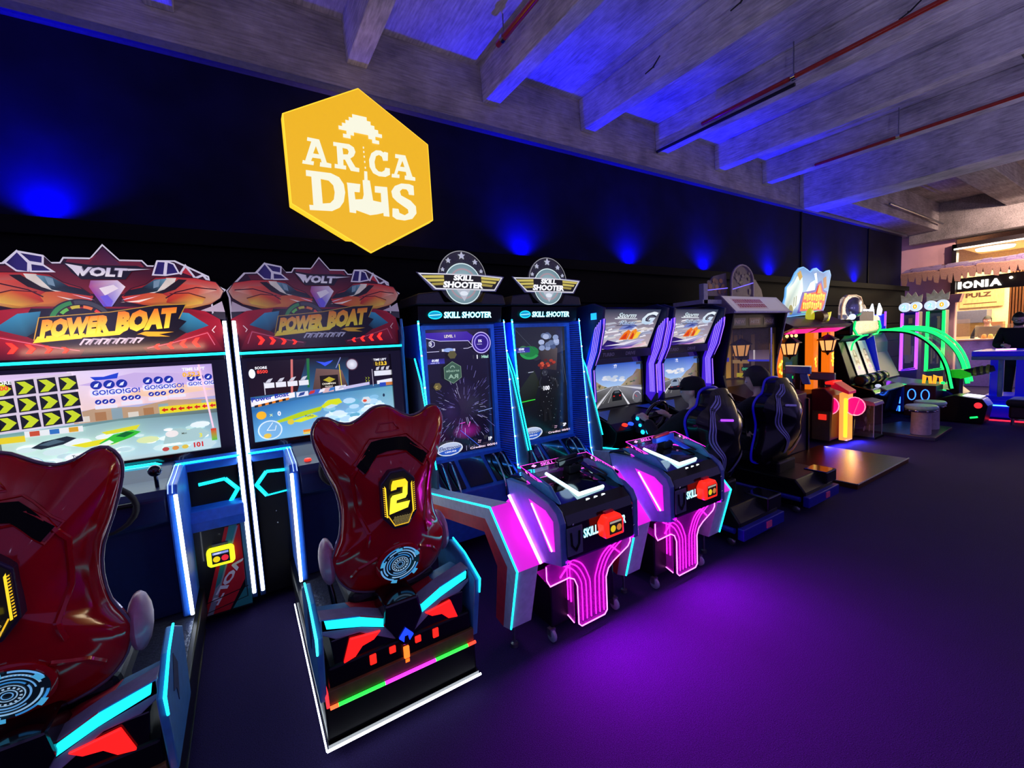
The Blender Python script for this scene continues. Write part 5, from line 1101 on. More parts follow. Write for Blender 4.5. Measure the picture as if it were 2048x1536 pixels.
        for i in range(rings+1):
            th = math.pi*.60*i/rings
            for j in range(seg):
                a_ = 2*math.pi*j/seg; x, y, z = math.sin(th)*math.cos(a_), math.sin(th)*math.sin(a_), math.cos(th)
                k = (1.06 if headgear == 'short' else 1.28) + rnd.uniform(-.02, .02)*(1 if headgear == 'short' else 2.2)
                if y > .25: z = max(z, .50 if headgear == 'short' else .38)
                vs_.append(H((x*.078*k, y*.098*k-.004, z*.116*k+.002)))
        for i in range(rings):
            for j in range(seg): fs.append((i*seg+j, i*seg+(j+1) % seg, (i+1)*seg+(j+1) % seg, (i+1)*seg+j))
        hr.add(vs_, fs).build('hair', HAIR, t, smooth=True)
    if beard:
        b = MB().lathe([(.03,-.118),(.055,-.10),(.066,-.07),(.068,-.045)], (0, .012, 0), 20); b.v = [H((v[0], max(v[1]*1.08, -.0), v[2])) for v in b.v]; b.build('beard', HAIR, t, smooth=True)
    if glasses:
        g = MB()
        for k in (-1, 1): g.tube([(k*.033+.025*math.cos(q*math.pi/6), .100, .004+.020*math.sin(q*math.pi/6)) for q in range(12)], .0025, 5, closed=True); g.tube([(k*.058, .098, .008), (k*.078, .0, .012)], .0025, 5)
        g.tube([(-.008, .103, .006), (.008, .103, .006)], .0025, 5); g.v = [H(v) for v in g.v]; g.build('glasses', BLACK, t)
    return t
def seated_pose(reach=.50, lean=0.0):
    J = dict(pel=(0,0,.50), bel=(0,-.02+lean*.3,.66), che=(0,-.03+lean*.7,.86), nec=(0,-.01+lean,1.0), hea=(0,.03+lean,1.13))
    for s, k in (('l', -1), ('r', 1)):
        J['sho'+s] = (k*.175, -.02+lean*.9, .935); J['elb'+s] = (k*.25, .20, .72); J['wri'+s] = (k*.15, reach-.06, .86); J['han'+s] = (k*.13, reach+.02, .89)
        J['hip'+s] = (k*.10, .05, .50); J['kne'+s] = (k*.16, .46, .52); J['ank'+s] = (k*.15, .62, .12); J['toe'+s] = (k*.16, .78, .05)
    return J
def standing_pose():
    J = dict(pel=(0,0,.93), bel=(0,.01,1.08), che=(0,0,1.30), nec=(0,.01,1.48), hea=(0,.05,1.60))
    for s, k in (('l', -1), ('r', 1)):
        J['sho'+s] = (k*.185, 0, 1.40); J['elb'+s] = (k*.25, .04, 1.14); J['wri'+s] = (k*.16, .22, 1.16); J['han'+s] = (k*.13, .30, 1.155)
        J['hip'+s] = (k*.09, 0, .90); J['kne'+s] = (k*.10, .02, .49); J['ank'+s] = (k*.11, -.02, .09); J['toe'+s] = (k*.12, .14, .035)
    return J

# ================================================================== STORM RACER MACHINES
PURPP = mat('violet_lit_panel', '#5030d0', .35, emit='#4a18f0', es=.55, var=0)
BLUEL_P = mat('blue_lit_panel', '#1830c0', .35, emit='#0818f0', es=.28, var=0)
def storm_screen(cx, idx):
    a = Art(); x0, x1, z0, z1 = cx-.395, cx+.395, .915, 1.362
    P = lambda u, v: (x0+(x1-x0)*u, z0+(z1-z0)*v)
    Q = lambda pts: [P(*p) for p in pts]
    h = .45
    a.poly(Q([(0,h),(1,h),(1,1),(0,1)]), ['#a8c8e8','#a8c8e8','#2c58b8','#2450b0'])
    for k in range(14):
        r = random.Random(k+idx*50); c = P(.30+.35*r.random(), .58+.12*r.random()); a.ell(c[0], c[1], .04, .014, r.choice(['#d8dce0','#c0ccd8','#e8e8e4']), 10)
    a.poly(Q([(0,.42),(0,.78),(.08,.76),(.16,.62),(.26,.52),(.36,.46),(.4,.42)]), ['#6a6848','#8a8058','#5a6840','#98906c','#a89878','#b8a888','#788058'])
    a.poly(Q([(1,.42),(1,.80),(.92,.82),(.84,.68),(.74,.62),(.66,.52),(.58,.44)]), ['#685840','#7a6848','#8a7450','#70644c','#8c8060','#a89878','#b0a080'])
    for k in range(26):
        r = random.Random(k+8+idx*9); s = r.choice((0, 1)); u = r.random()*.34; v = .44+(.34-u)*.7*r.random(); c = P(u if not s else 1-u, v); a.ell(c[0], c[1], .022, .010, r.choice(['#4c5c34','#a09068','#645438','#7c8850']), 8)
    a.poly(Q([(0,.0),(1,.0),(1,.42),(.56,.47),(.44,.47),(0,.40)]), ['#3c3c40','#444448','#707074','#8c8c8e','#8c8c8e','#5c5c58'])
    a.poly(Q([(.10,0),(.16,0),(.455,.46),(.45,.46)]), '#d8d8d8'); a.poly(Q([(.72,0),(.76,0),(.535,.46),(.53,.46)]), '#e0e0e0'); a.poly(Q([(1,.30),(1,.36),(.56,.47),(.55,.465)]), '#c8c8c4'); a.poly(Q([(0,.33),(0,.37),(.43,.47),(.43,.465)]), '#b0b0ac')
    for k in range(3): a.poly(Q([(.35-.10*k,.10),(.36-.10*k,.10),(.47-.02*k,.42),(.468-.02*k,.42)]), '#a8a8a8')
    if idx == 1:
        a.poly(Q([(.43,.12),(.43,.30),(.47,.36),(.57,.36),(.61,.30),(.61,.12)]), '#16181c'); a.poly(Q([(.47,.30),(.48,.345),(.56,.345),(.57,.30)]), '#505860'); a.rect(*P(.45,.22), *P(.48,.25), '#c02020'); a.rect(*P(.56,.22), *P(.59,.25), '#c02020'); a.poly(Q([(.46,.37),(.48,.43),(.56,.43),(.58,.37)]), '#888c90')
        c = P(.90,.14); a.ell(c[0], c[1], .07, .06, '#68686c'); a.ring(c[0], c[1], .055, .065, '#c8c8cc', 20, 200); a.line(Q([(.90,.14),(.86,.20)]), .006, '#e03020')
    else:
        a.poly(Q([(.36,.24),(.36,.40),(.42,.46),(.50,.45),(.54,.36),(.52,.24)]), '#8898a8'); a.poly(Q([(.39,.38),(.43,.44),(.49,.43),(.50,.37)]), '#28323c'); a.rect(*P(.34,.20), *P(.56,.27), '#1c1c20'); a.rect(*P(.36,.22), *P(.40,.25), '#e03030'); a.rect(*P(.50,.22), *P(.54,.25), '#e03030')
    a.text('77' if idx == 1 else '72', *P(.475,.885), .035, '#f4f4f8', bold=.03); a.poly(Q([(.485,.955),(.525,.955),(.505,.975)]), '#ffffff')
    a.line(Q([(.0,.455),(.16,.465)]), .007, '#38e060'); a.rect(*P(.90,.93), *P(1,.99), '#303848')
    return a
def storm_marquee(cx, idx):
    a = Art(); w0, w1 = .375, .425      # local u in metres, v 0..1 along the slope
    E_ = lambda u, v: (cx+u*(w0+(w1-w0)*v), v)
    G = lambda pts: [E_(*p) for p in pts]
    a.poly(G([(-1,0),(1,0),(1,1),(-1,1)]), ['#d0c0d0','#c0b0a8','#303a54','#283048'])
    rnd = random.Random(11+idx)
    for k in range(60):
        u, v = rnd.uniform(-.92,.9), rnd.uniform(.03,.68); p = E_(u, v); l = rnd.uniform(.05,.2)
        a.poly([(p[0]-l*.5, v-.012), (p[0]+l*.5, v+.02), (p[0]+l*.3, v+.06), (p[0]-l*.4, v+.03)], rnd.choice(['#c8ccd8','#a8acc0','#e8e6ec','#8a90a8','#d8d0c8','#b8bcc8']))
    a.poly(G([(-.86,.04),(-.6,.0),(.3,.05),(.75,.22),(.5,.24),(-.1,.14),(-.65,.25)]), ['#2c1c70','#38208a','#4a28a0','#d0c8e8','#8a80c8','#30206c','#241858']); a.poly(G([(-.72,.10),(0,.10),(.6,.24),(-.1,.155)]), '#e8e4f0'); a.poly(G([(-.3,.02),(.5,.06),(.8,.16),(.9,.06),(.2,.0)]), ['#b060c0','#e0a0c8','#f0d0c0','#f0e0c8','#d0a8d0'])
    a.poly(G([(-.35,.50),(-.2,.62),(.05,.66),(.3,.60),(.1,.50)]), '#7a88c8'); a.poly(G([(-.2,.52),(0,.60),(.2,.56)]), '#3c4c98')
    # orange blaze
    for pts, c in (([(-.25,.24),(-.12,.42),(.02,.50),(.12,.44),(.05,.24)],'#f07818'), ([(.08,.24),(.14,.46),(.28,.52),(.38,.40),(.28,.24)],'#f89020'), ([(.25,.24),(.34,.44),(.50,.42),(.42,.27)],'#f8d040'), ([(-.20,.26),(-.08,.38),(.0,.42),(.0,.26)],'#d83c10'), ([(.13,.26),(.20,.44),(.26,.36),(.24,.25)],'#d03810')): a.poly(G(pts), c)
    # title
    sh = lambda u, v: E_(u, v)
    def T(s, u, v, wd, h, col, top, out): a.text(s, u, v, h, col, w=wd, top=top, shear=.5, bold=.04, out=out, ow=.04, fn=lambda x, y: E_(x, y))
    T('Storm', -.48, .80, .60, .13, '#e8f0f4', '#a8c0cc', '#0c1420'); T('Racer', -.36, .63, .56, .11, '#8aa0c8', '#c8d8e8', '#101830'); T('G', .30, .62, .46, .33, '#b8d4e8', '#f0f8fc', '#0c1828')
    a.line(G([(-.55,.79),(-.30,.785),(.2,.775)]), .02, '#e8f0f4'); a.line(G([(-.45,.615),(.25,.60)]), .014, '#101c38')
    return a
def storm(idx, cx, label):
    t = thing('street_racing_arcade_machine', label, 'arcade machine', (cx, 2.6, 0), 'street racing machines')
    MB().box(cx-.40, cx+.40, 3.24, 3.80, .05, 1.50).build('cabinet_body', BLACK, t, bevel=.01)
    MB().pr([(3.80,1.50),(3.80,1.86),(3.02,1.92),(2.955,1.90),(3.105,1.50)], 'x', cx-.40, cx+.40).build('marquee_housing', BLACK, t, bevel=.008)
    a = storm_marquee(cx, idx); a.build('marquee_print', t, (0, 3.083, 1.515), (1, 0, 0), (0, -.15, .375), SIGNP)
    bz = MB().box(cx-.42, cx-.395, 3.17, 3.25, .88, 1.40).box(cx+.395, cx+.42, 3.17, 3.25, .88, 1.40).box(cx-.395, cx+.395, 3.17, 3.25, 1.362, 1.42).box(cx-.395, cx+.395, 3.17, 3.25, .87, .915)
    bz.build('screen_bezel', BLACKG, t)
    storm_screen(cx, idx).build('screen', t, *front(3.20), SCREEN)
    br = MB().box(cx-.41, cx+.41, 3.06, 3.24, 1.42, 1.505).build('header_bar', DARK, t, bevel=.006)
    a = Art(); a.text('TURBO', cx-.30, 1.445, .035, '#8a8890', w=.16, shear=.2, bold=.03); a.text('DRIVE', cx+.02, 1.445, .035, '#8a8890', w=.14, shear=.2, bold=.03); a.build('header_print', br, *front(3.059), PRINT)
    for s in (-1, 1):
        x = cx+s*.445; mt = PURPP if not (s < 0 and idx == 1) else BLUEL_P
        prof = [(2.86,1.90),(3.0,1.95),(3.30,1.93),(3.34,1.50),(3.30,1.0),(3.05,.86),(3.02,.95),(3.03,1.32),(2.94,1.50),(2.88,1.72),(2.88,1.80)]
        sp = MB().pr(prof, 'x', x-.018, x+.018).build('side_panel', NAVY, t, bevel=.006)
        gl = [(2.875,1.80),(2.885,1.71),(2.945,1.50),(3.035,1.33),(3.025,1.02),(3.09,.93),(3.16,1.0),(3.14,1.34),(3.06,1.54),(2.99,1.70)]
        MB().pr(gl, 'x', x-.026, x+.026).build('glow_panel', mt, sp, bevel=.004)
        for k in range(4):
            d = .012+.022*k
            for q in (-1, 1): MB().tube([(x+q*.0275, 2.878+d, 1.79-.02*k), (x+q*.0275, 2.89+d, 1.71), (x+q*.0275, 2.95+d, 1.50), (x+q*.0275, 3.036+d*.8, 1.33), (x+q*.0275, 3.03+d*.8, 1.03)], .0028, 5).build('circuit_line', led('circuit_violet', '#a080ff', 1.6), sp)
        MB().tube([(x, y-.004, z) for y, z in gl[:5]], .005, 6).build('edge_light', led('edge_violet', '#8c5cff', 2.4), sp)
    if idx == 1: MB().box(cx-.470, cx-.463, 2.95, 3.02, 1.80, 1.86).build('square_light', led('square_cyan', '#20a8ff', 1.5), t)
    # control desk, wheel, shifter, buttons
    MB().pr([(3.24,.92),(3.12,.90),(2.86,.82),(2.78,.76),(2.80,.66),(2.98,.40),(3.24,.30)], 'x', cx-.43, cx+.43).build('control_desk', BLACK, t, bevel=.01)
    for s in (-1, 1): MB().add([(cx+s*.40,3.10,.902),(cx+s*.18,3.10,.902),(cx+s*.40,2.92,.846)], [(0,1,2)]).build('desk_decal', BLUEP, t)
    for k, (u, m_) in enumerate(((-.30, 'button_red2'), (-.22, 'button_blue'))):
        b = MB().lathe([(.026, 0), (.026, .012), (.018, .018)], (0, 0, 0), 16); b.v = [(cx+u+x, 2.80+y-.6*z, .80+z+.3*y) for x, y, z in b.v]; b.build('lit_button', led(m_, '#ff3018' if k == 0 else '#2850ff', 1.6), t, smooth=True)
    R0 = Vector((cx+.02, 2.70, .86)); ax = [Vector((1,0,0)), Vector((0,-.35,.94))]
    wh = MB().tube([tuple(R0+ax[0]*.15*math.cos(q*math.pi/12)+ax[1]*.15*math.sin(q*math.pi/12)) for q in range(24)], .016, 8, closed=True).build('steering_wheel', BLACKG, t, smooth=True)
    MB().tube([tuple(R0), tuple(R0+Vector((0,.12,-.03)))], .045, 12).tube([tuple(R0-ax[0]*.14), tuple(R0), tuple(R0+ax[0]*.14)], .014, 6).tube([tuple(R0), tuple(R0-ax[1]*.14)], .014, 6).build('wheel_hub', BLACK, wh, smooth=True)
    sh = MB().pr([(2.66,.70),(2.68,.80),(2.80,.90),(2.84,.86),(2.80,.72)], 'x', cx-.17, cx-.10).build('shifter_block', DARK, t, bevel=.008)
    for z, r in ((.86,.018),(.80,.016),(.74,.022)): MB().lathe([(r, cx-.178), (r, cx-.168)], (0, 2.755-.5*(.86-z), z-.005), 6, 'x').build('shifter_light', led('shifter_cyan', '#18b8ff', 2.4), sh)
    MB().lathe([(.03, 2.655), (.03, 2.665)], (cx-.135, 0, .745), 6, 'y').build('shifter_light', led('shifter_cyan', '#18b8ff', 2.4), sh)
    # base, rails
    MB().pr([(1.72,.06),(1.72,.20),(1.80,.30),(2.50,.30),(2.60,.22),(3.24,.22),(3.24,.06)], 'x', cx-.27, cx+.27).build('base', BLACK, t, bevel=.012)
    for s in (-1, 1): MB().tube([(cx+s*.29, 1.75, .14), (cx+s*.29, 2.95, .14)], .022, 8).build('seat_rail', mat('blue_rail', '#161c90', .35), t, smooth=True)
    MB().box(cx-.29, cx+.29, 1.68, 1.73, .08, .17).build('rear_plate', mat('blue_rail', '#161c90', .35), t, bevel=.006)
    MB().box(cx+.02, cx+.09, 1.674, 1.682, .10, .15).build('warning_sticker', mat('pink_sticker', '#d85080', .5), t)
    for s in (-1, 1): MB().lathe([(.026,-.012),(.032,-.006),(.032,.006),(.026,.012)], (cx+s*.25, 1.80, .032), 12, 'x').build('caster', STEEL, t, smooth=True)
    MB().box(cx+.10, cx+.30, 1.705, 1.90, .20, .31).build('motor_box', BLACKG, t, bevel=.01)
    MB().tube([(cx+.305, 1.73, .29), (cx+.305, 1.76, .25), (cx+.305, 1.75, .21), (cx+.305, 1.72, .205)], .012, 6).build('cable_hook', mat('cream_hook', '#c8b070', .4), t)
    # racing seat
    sc = cx-.02; yr = 2.05
    OL = [(0,1.165),(.07,1.16),(.125,1.135),(.145,1.08),(.165,1.03),(.235,1.0),(.285,.955),(.295,.90),(.265,.82),(.235,.74),(.245,.64),(.275,.54),(.285,.46),(.26,.40),(.15,.365),(0,.36)]
    loop = smooth_loop(OL + [(-u, z) for u, z in OL[-2:0:-1]], 3); n = len(loop); cz = .78
    rows = []
    for s in (.06, .2, .4, .6, .78, .9, .97): rows.append([(sc+u*s, yr-.16*(1-s**2.2)-.06*(z-.78)*s, cz+(z-cz)*s) for u, z in loop])
    rows.append([(sc+u*1.01, yr-.06*(z-.78), cz+(z-cz)*1.01) for u, z in loop]); rows.append([(sc+u*1.0, yr+.09-.06*(z-.78), cz+(z-cz)) for u, z in loop])
    for s in (.88, .7, .4, .1): rows.append([(sc+u*s, yr+.09-.075*(1-s)-.06*(z-.78), cz+(z-cz)*s) for u, z in loop])
    vv = [p for r in rows for p in r]; ff = [(i*n+j, i*n+(j+1) % n, (i+1)*n+(j+1) % n, (i+1)*n+j) for i in range(len(rows)-1) for j in range(n)] + [tuple(range(n)), tuple(range((len(rows)-1)*n, len(rows)*n))]
    st = MB().add(vv, ff).build('seat_shell', mat('black_seat_shell', '#0a0a10', .25, coat=.2, spec=.3), t, smooth=True)
    MB().tube([(sc+u*1.02, yr+.095-.06*(z-.78), cz+(z-cz)*1.02) for u, z in loop], .010, 6, closed=True).build('blue_trim', mat('blue_trim_glow', '#2018c0', .4, emit='#1a08ff', es=.12, var=0), st, smooth=True)
    Y_ = lambda u, z: yr-.16*(1-seat_s(u, z, loop, cz)**2.2)-.06*(z-.78)-.006
    for s in (-1, 1):
        pth = smooth_path([(s*.085,1.12),(s*.13,1.03),(s*.20,.93),(s*.205,.84),(s*.165,.72),(s*.11,.60),(s*.055,.47)], 8)
        for off, w, m_ in ((0,.024,mat('band_dark', '#101028', .35)), (-.016,.004,mat('band_silver', '#8f90c8', .3)), (.016,.004,mat('band_silver', '#8f90c8', .3)), (0,.005,mat('band_silver', '#8f90c8', .3))):
            L1 = [(sc+u+off-w, Y_(u+off-w, z)-(.002 if w < .01 else 0), z) for u, z in pth]; L2 = [(sc+u+off+w, Y_(u+off+w, z)-(.002 if w < .01 else 0), z) for u, z in pth]; k = len(L1)
            MB().add(L1+L2, [(i, i+1, k+i+1, k+i) for i in range(k-1)]).build('shell_band' if w > .01 else 'band_line', m_, st)
        if s < 0: MB().tube([(sc+s*.135, Y_(.135,.93)-.004, .935), (sc+s*.04, Y_(.04,.93)-.004, .925)], .010, 6).build('slot_light', led('slot_violet', '#a040ff', 1.6) if idx == 1 else mat('slot_grey', '#7a74b0', .3, emit='#7060c0', es=.3), st)
    MB().box(sc-.22, sc+.22, 2.05, 2.52, .36, .47).build('seat_cushion', BLACKCLOTH, st, bevel=.04, seg=3)
    MB().box(sc-.16, sc+.16, 1.98, 2.40, .28, .40).build('seat_post', BLACK, t, bevel=.02)
    return t
storm(1, 3.27, 'street racing machine showing a black car from behind, beside the skill shooter')
storm(2, 4.27, 'street racing machine with a red and silver car on screen, beside the glass booth')
person('person in black cap and black jacket seated at the first racing machine', seated_pose(.46), 0.0, (3.25, 2.25, 0), BLACKCLOTH, NAVYCLOTH, 'cap', .05, turn=.55)
person('person with bushy black hair seated at the second racing machine', seated_pose(.46), 0.0, (4.25, 2.24, 0), BLACKCLOTH, BLACKCLOTH, 'bushy', .1, turn=.45)

# ================================================================== GLASS SHOOTING BOOTH
AMBER = mat('amber_panel', '#b06a20', .5, emit='#c06a18', es=.25)
ORANGE = mat('orange_lit_pillar', '#e07818', .5, emit='#ff7a10', es=.8, scale=9, stretch=(8, 8, .6), var=.35)
def lantern(parent, x, y, zt, lit, m=None):
    l = MB().lathe([(.004, zt), (.012, zt-.03), (.06, zt-.055), (.135, zt-.105), (.14, zt-.115), (.115, zt-.12)], (x, y, 0), 6).build('lantern', mat('lantern_iron', '#0c0a0a', .4), parent)
    MB().lathe([(.105, zt-.12), (.072, zt-.265), (.066, zt-.27)], (x, y, 0), 6).build('lantern_pane', lit, l)
    fr = MB()
    for k in range(6):
        a_ = k*math.pi/3; fr.tube([(x+.11*math.cos(a_), y+.11*math.sin(a_), zt-.115), (x+.074*math.cos(a_), y+.074*math.sin(a_), zt-.27)], .008, 5)
    fr.build('lantern_frame', MATS['lantern_iron'], l)
    MB().lathe([(.08, zt-.265), (.07, zt-.29), (.025, zt-.305), (.006, zt-.34)], (x, y, 0), 6).build('lantern_foot', MATS['lantern_iron'], l)
    return l
def booth():
    t = thing('shooting_booth_arcade_machine', 'dark glass-fronted shooting booth with pale sloping marquee and arched sign on top', 'arcade machine', (5.55, 2.8, 0))
    x0, x1 = 4.95, 6.11
    MB().box(x0, x1, 3.62, 3.84, .05, 1.85).build('back_panel', BLACK, t)
    MB().pr([(3.84,.05),(3.84,1.95),(2.98,1.95),(2.88,1.84),(2.96,1.45),(3.02,1.1),(2.95,.82),(2.60,.72),(2.60,.05)], 'x', x1, x1+.04).build('side_wall', BLACK, t, bevel=.006)
    MB().pr([(3.84,.05),(3.84,1.95),(2.98,1.95),(2.88,1.84),(2.96,1.45),(3.02,1.1),(2.95,.82),(2.60,.72),(2.60,.05)], 'x', x0-.04, x0).build('side_wall', BLACK, t, bevel=.006)
    MB().tube(smooth_path([(x1+.042, 2.88, 1.84), (x1+.042, 2.955, 1.45), (x1+.042, 3.015, 1.1), (x1+.042, 2.95, .82)], 5), .007, 6).build('white_piping', mat('pale_piping', '#c8c0c8', .4), t, smooth=True)
    MB().box(x0, x1, 2.62, 3.62, .05, .80).build('counter', DARK, t, bevel=.01)
    MB().pr([(2.62,.80),(3.10,.94),(3.62,.94),(3.62,.80)], 'x', x0, x1).build('counter_top', mat('red_brown_top', '#4a1c14', .3), t)
    # inside picture with painted glass reflections: timber posts, bench, blue shelf, exit sign
    a = Art(); a.rect(x0, .94, x1, 1.66, '#3a2614', top='#4a3018')
    for u0, u1, c in ((.02,.10,'#8a5c2c'),(.13,.20,'#a87030'),(.30,.36,'#5a3c20'),(.62,.70,'#6a4824'),(.80,.90,'#d09838')): a.rect(x0+1.23*u0, .96, x0+1.23*u1, 1.60, c, top='#2c1c0c')
    a.rect(x0, 1.16, x0+.45, 1.24, '#8a6430'); a.rect(x0+.42, 1.20, x1-.1, 1.26, '#3038c8'); a.rect(x0+.5, 1.26, x1-.25, 1.42, '#8a7490'); a.rect(x0+.6, 1.26, x0+.66, 1.40, '#d8d0d8'); a.rect(x0+.5, .98, x0+.62, 1.08, '#c8b020'); a.rect(x0+.33,1.05,x0+.50,1.12,'#0c3020'); a.text('EXIT', x0+.35, 1.066, .038, '#58e8a8', w=.13, bold=.03)
    a.poly([(x0+.02,1.3),(x0+.12,1.5),(x0+.22,1.45),(x0+.20,1.26)], '#9a6420'); a.rect(x0+.5,1.44,x0+.58,1.60,'#6a5a4c')
    a.build('diorama_print', t, *front(3.60), BACKLIT)
    # inner side wall picture with glass reflections painted in: posts, ledge, shelf, exit sign
    a = Art(); a.rect(0, .94, .60, 1.66, '#2a1a0e', top='#1c1410')
    for u0, u1, c in ((.02,.07,'#8a5c2c'),(.10,.15,'#a87030'),(.27,.32,'#6a5a50'),(.52,.58,'#d8a030')): a.rect(u0, .96, u1, 1.58, c, top='#3c2814')
    a.rect(0, 1.17, .24, 1.22, '#a88450'); a.rect(.22, 1.20, .54, 1.225, '#3a40f0'); a.rect(.24, 1.225, .52, 1.36, '#8a7088', top='#4a3c50'); a.rect(.30, 1.225, .325, 1.36, '#e0d4d8')
    a.rect(.13, 1.06, .24, 1.12, '#062018'); a.text('EXIT', .145, 1.072, .034, '#58e8a8', w=.08, bold=.03); a.rect(.06, .97, .16, 1.03, '#c8b828'); a.poly([(.0,1.28),(.05,1.46),(.10,1.42),(.09,1.25)], '#b87c2c')
    a.build('side_diorama_print', t, (x1-.003, 3.60, 0), (0, -1, 0), (0, 0, 1), BACKLIT)
    lantern(t, 5.80, 3.30, 1.56, mat('lantern_amber', '#e0a060', .4, emit='#ffb060', es=.5))
    MB().tube([(5.80, 3.30, 1.55), (5.80, 3.30, 1.70)], .005, 5).build('lantern_chain', MATS['lantern_iron'], t)
    MB().box(x0, x1, 3.03, 3.04, .95, 1.66).build('front_glass', GLASS, t)
    MB().tube([(6.02, 3.02, .95), (6.02, 3.02, 1.66)], .018, 8).build('chrome_post', CHROME, t, smooth=True)
    MB().box(x0, x1, 2.98, 3.30, 1.66, 1.84).build('header', BLACK, t, bevel=.006)
    a = Art()
    for k, (s, c) in enumerate((('NEW', '#20304c'), ('HITS', '#5c1414'), ('SINGLE', '#3c2c2c'))):
        x = 5.08+k*.34; a.rect(x, 1.70, x+.26, 1.79, c); a.text(s, x+.03, 1.722, .045, '#a89c94', w=.20, shear=.2, bold=.03)
    a.build('header_print', t, *front(2.978), PRINT)
    MB().pr([(2.86,1.84),(2.84,1.86),(3.02,2.06),(3.10,2.06),(3.10,1.84)], 'x', x0-.08, x1+.06).build('marquee', mat('pale_grey_marquee', '#7a707c', .45), t, bevel=.008)
    a = Art(); a.rect(.0, .0, 1, 1, '#a89ca4'); a.rect(.06, .1, .94, .9, '#b0a4ac'); a.rect(.10, .15, .62, .85, '#a08c94')
    rnd = random.Random(4)
    for row in (.55, .22):
        u = .12
        while u < .60: w = rnd.uniform(.02,.04); a.rect(u, row, u+w, row+.22, '#7a2c34'); a.rect(u+w*.3, row+.06, u+w*.7, row+.14, '#8a7078'); u += w+.008
    a.build('marquee_print', t, (x0-.06, 2.840, 1.862), (x1-x0+.1, 0, 0), (0, .178, .196), BACKLIT)  # emission added to lighten the marquee print
    MB().tube([(x0-.08, 2.84, 1.85), (x1+.06, 2.84, 1.85)], .012, 6).build('marquee_lip', WHITEP, t, smooth=True)
    # arched board and side board on the roof
    arch = [(5.10,2.06)] + [(5.34-.24*math.cos(math.pi*k/12), 2.24+.20*math.sin(math.pi*k/12)) for k in range(13)] + [(5.58,2.06)]
    MB().pr(arch, 'y', 3.02, 3.04).build('arched_board', mat('smoky_board', '#5c5058', .3), t)
    MB().tube([(x, 3.015, z) for x, z in arch], .012, 6).build('arch_rim', mat('pale_rim', '#9a8c8c', .4), t, smooth=True)
    MB().tube([(5.11, 3.012, 2.14), (5.57, 3.012, 2.23)], .006, 6).build('violet_line', led('line_violet', '#8070ff', 1.0), t)
    a = Art()
    for k in range(26): r = random.Random(k); a.ell(5.16+.36*r.random(), 2.10+.26*r.random(), .03, .02, r.choice(['#5c5058','#403840','#6c6268','#2c2830']), 8)
    a.build('arch_print', t, *front(3.018), PRINT)
    MB().pr([(4.60,2.06),(4.62,2.14),(4.80,2.29),(5.06,2.34),(5.09,2.06)], 'y', 3.06, 3.08).build('side_board', mat('smoky_board', '#5c5058', .3), t)
    a = Art()
    for k in range(24): r = random.Random(k+60); a.ell(4.68+.36*r.random(), 2.10+.15*r.random(), .04, .028, r.choice(['#7a4c20','#8c5a2c','#4c3424','#5c5450','#a87838']), 8)
    a.build('side_print', t, *front(3.058), PRINT)
    MB().tube([(4.62, 3.055, 2.12), (5.08, 3.055, 2.16)], .006, 6).build('violet_line', led('line_violet', '#8070ff', 1.0), t)
    MB().pr([(5.62,2.06),(5.62,2.30),(5.72,2.28),(5.86,2.16),(5.90,2.06)], 'y', 3.06, 3.08).build('side_board', mat('smoky_board', '#5c5058', .3), t)
    MB().box(4.52, 4.60, 3.0, 3.06, 1.96, 2.19).build('roof_post', GREY, t, bevel=.004)
    MB().box(4.50, 4.90, 3.0, 3.4, 1.96, 2.01).build('roof_beam', GREY, t, bevel=.004)
    # standing deck of brown metal
    dk = MB().box(5.03, 6.46, 1.70, 2.62, .0, .05).build('deck', mat('bronze_deck', '#8a5a30', .28, metal=.8, bump=.12, scale=70), t, bevel=.004)
    for p in (((5.03,1.70,.052),(6.46,1.70,.052)), ((5.03,1.70,.052),(5.03,2.60,.052))): MB().tube(p, .008, 6).build('deck_edge', STEEL, dk)
    return t
booth()

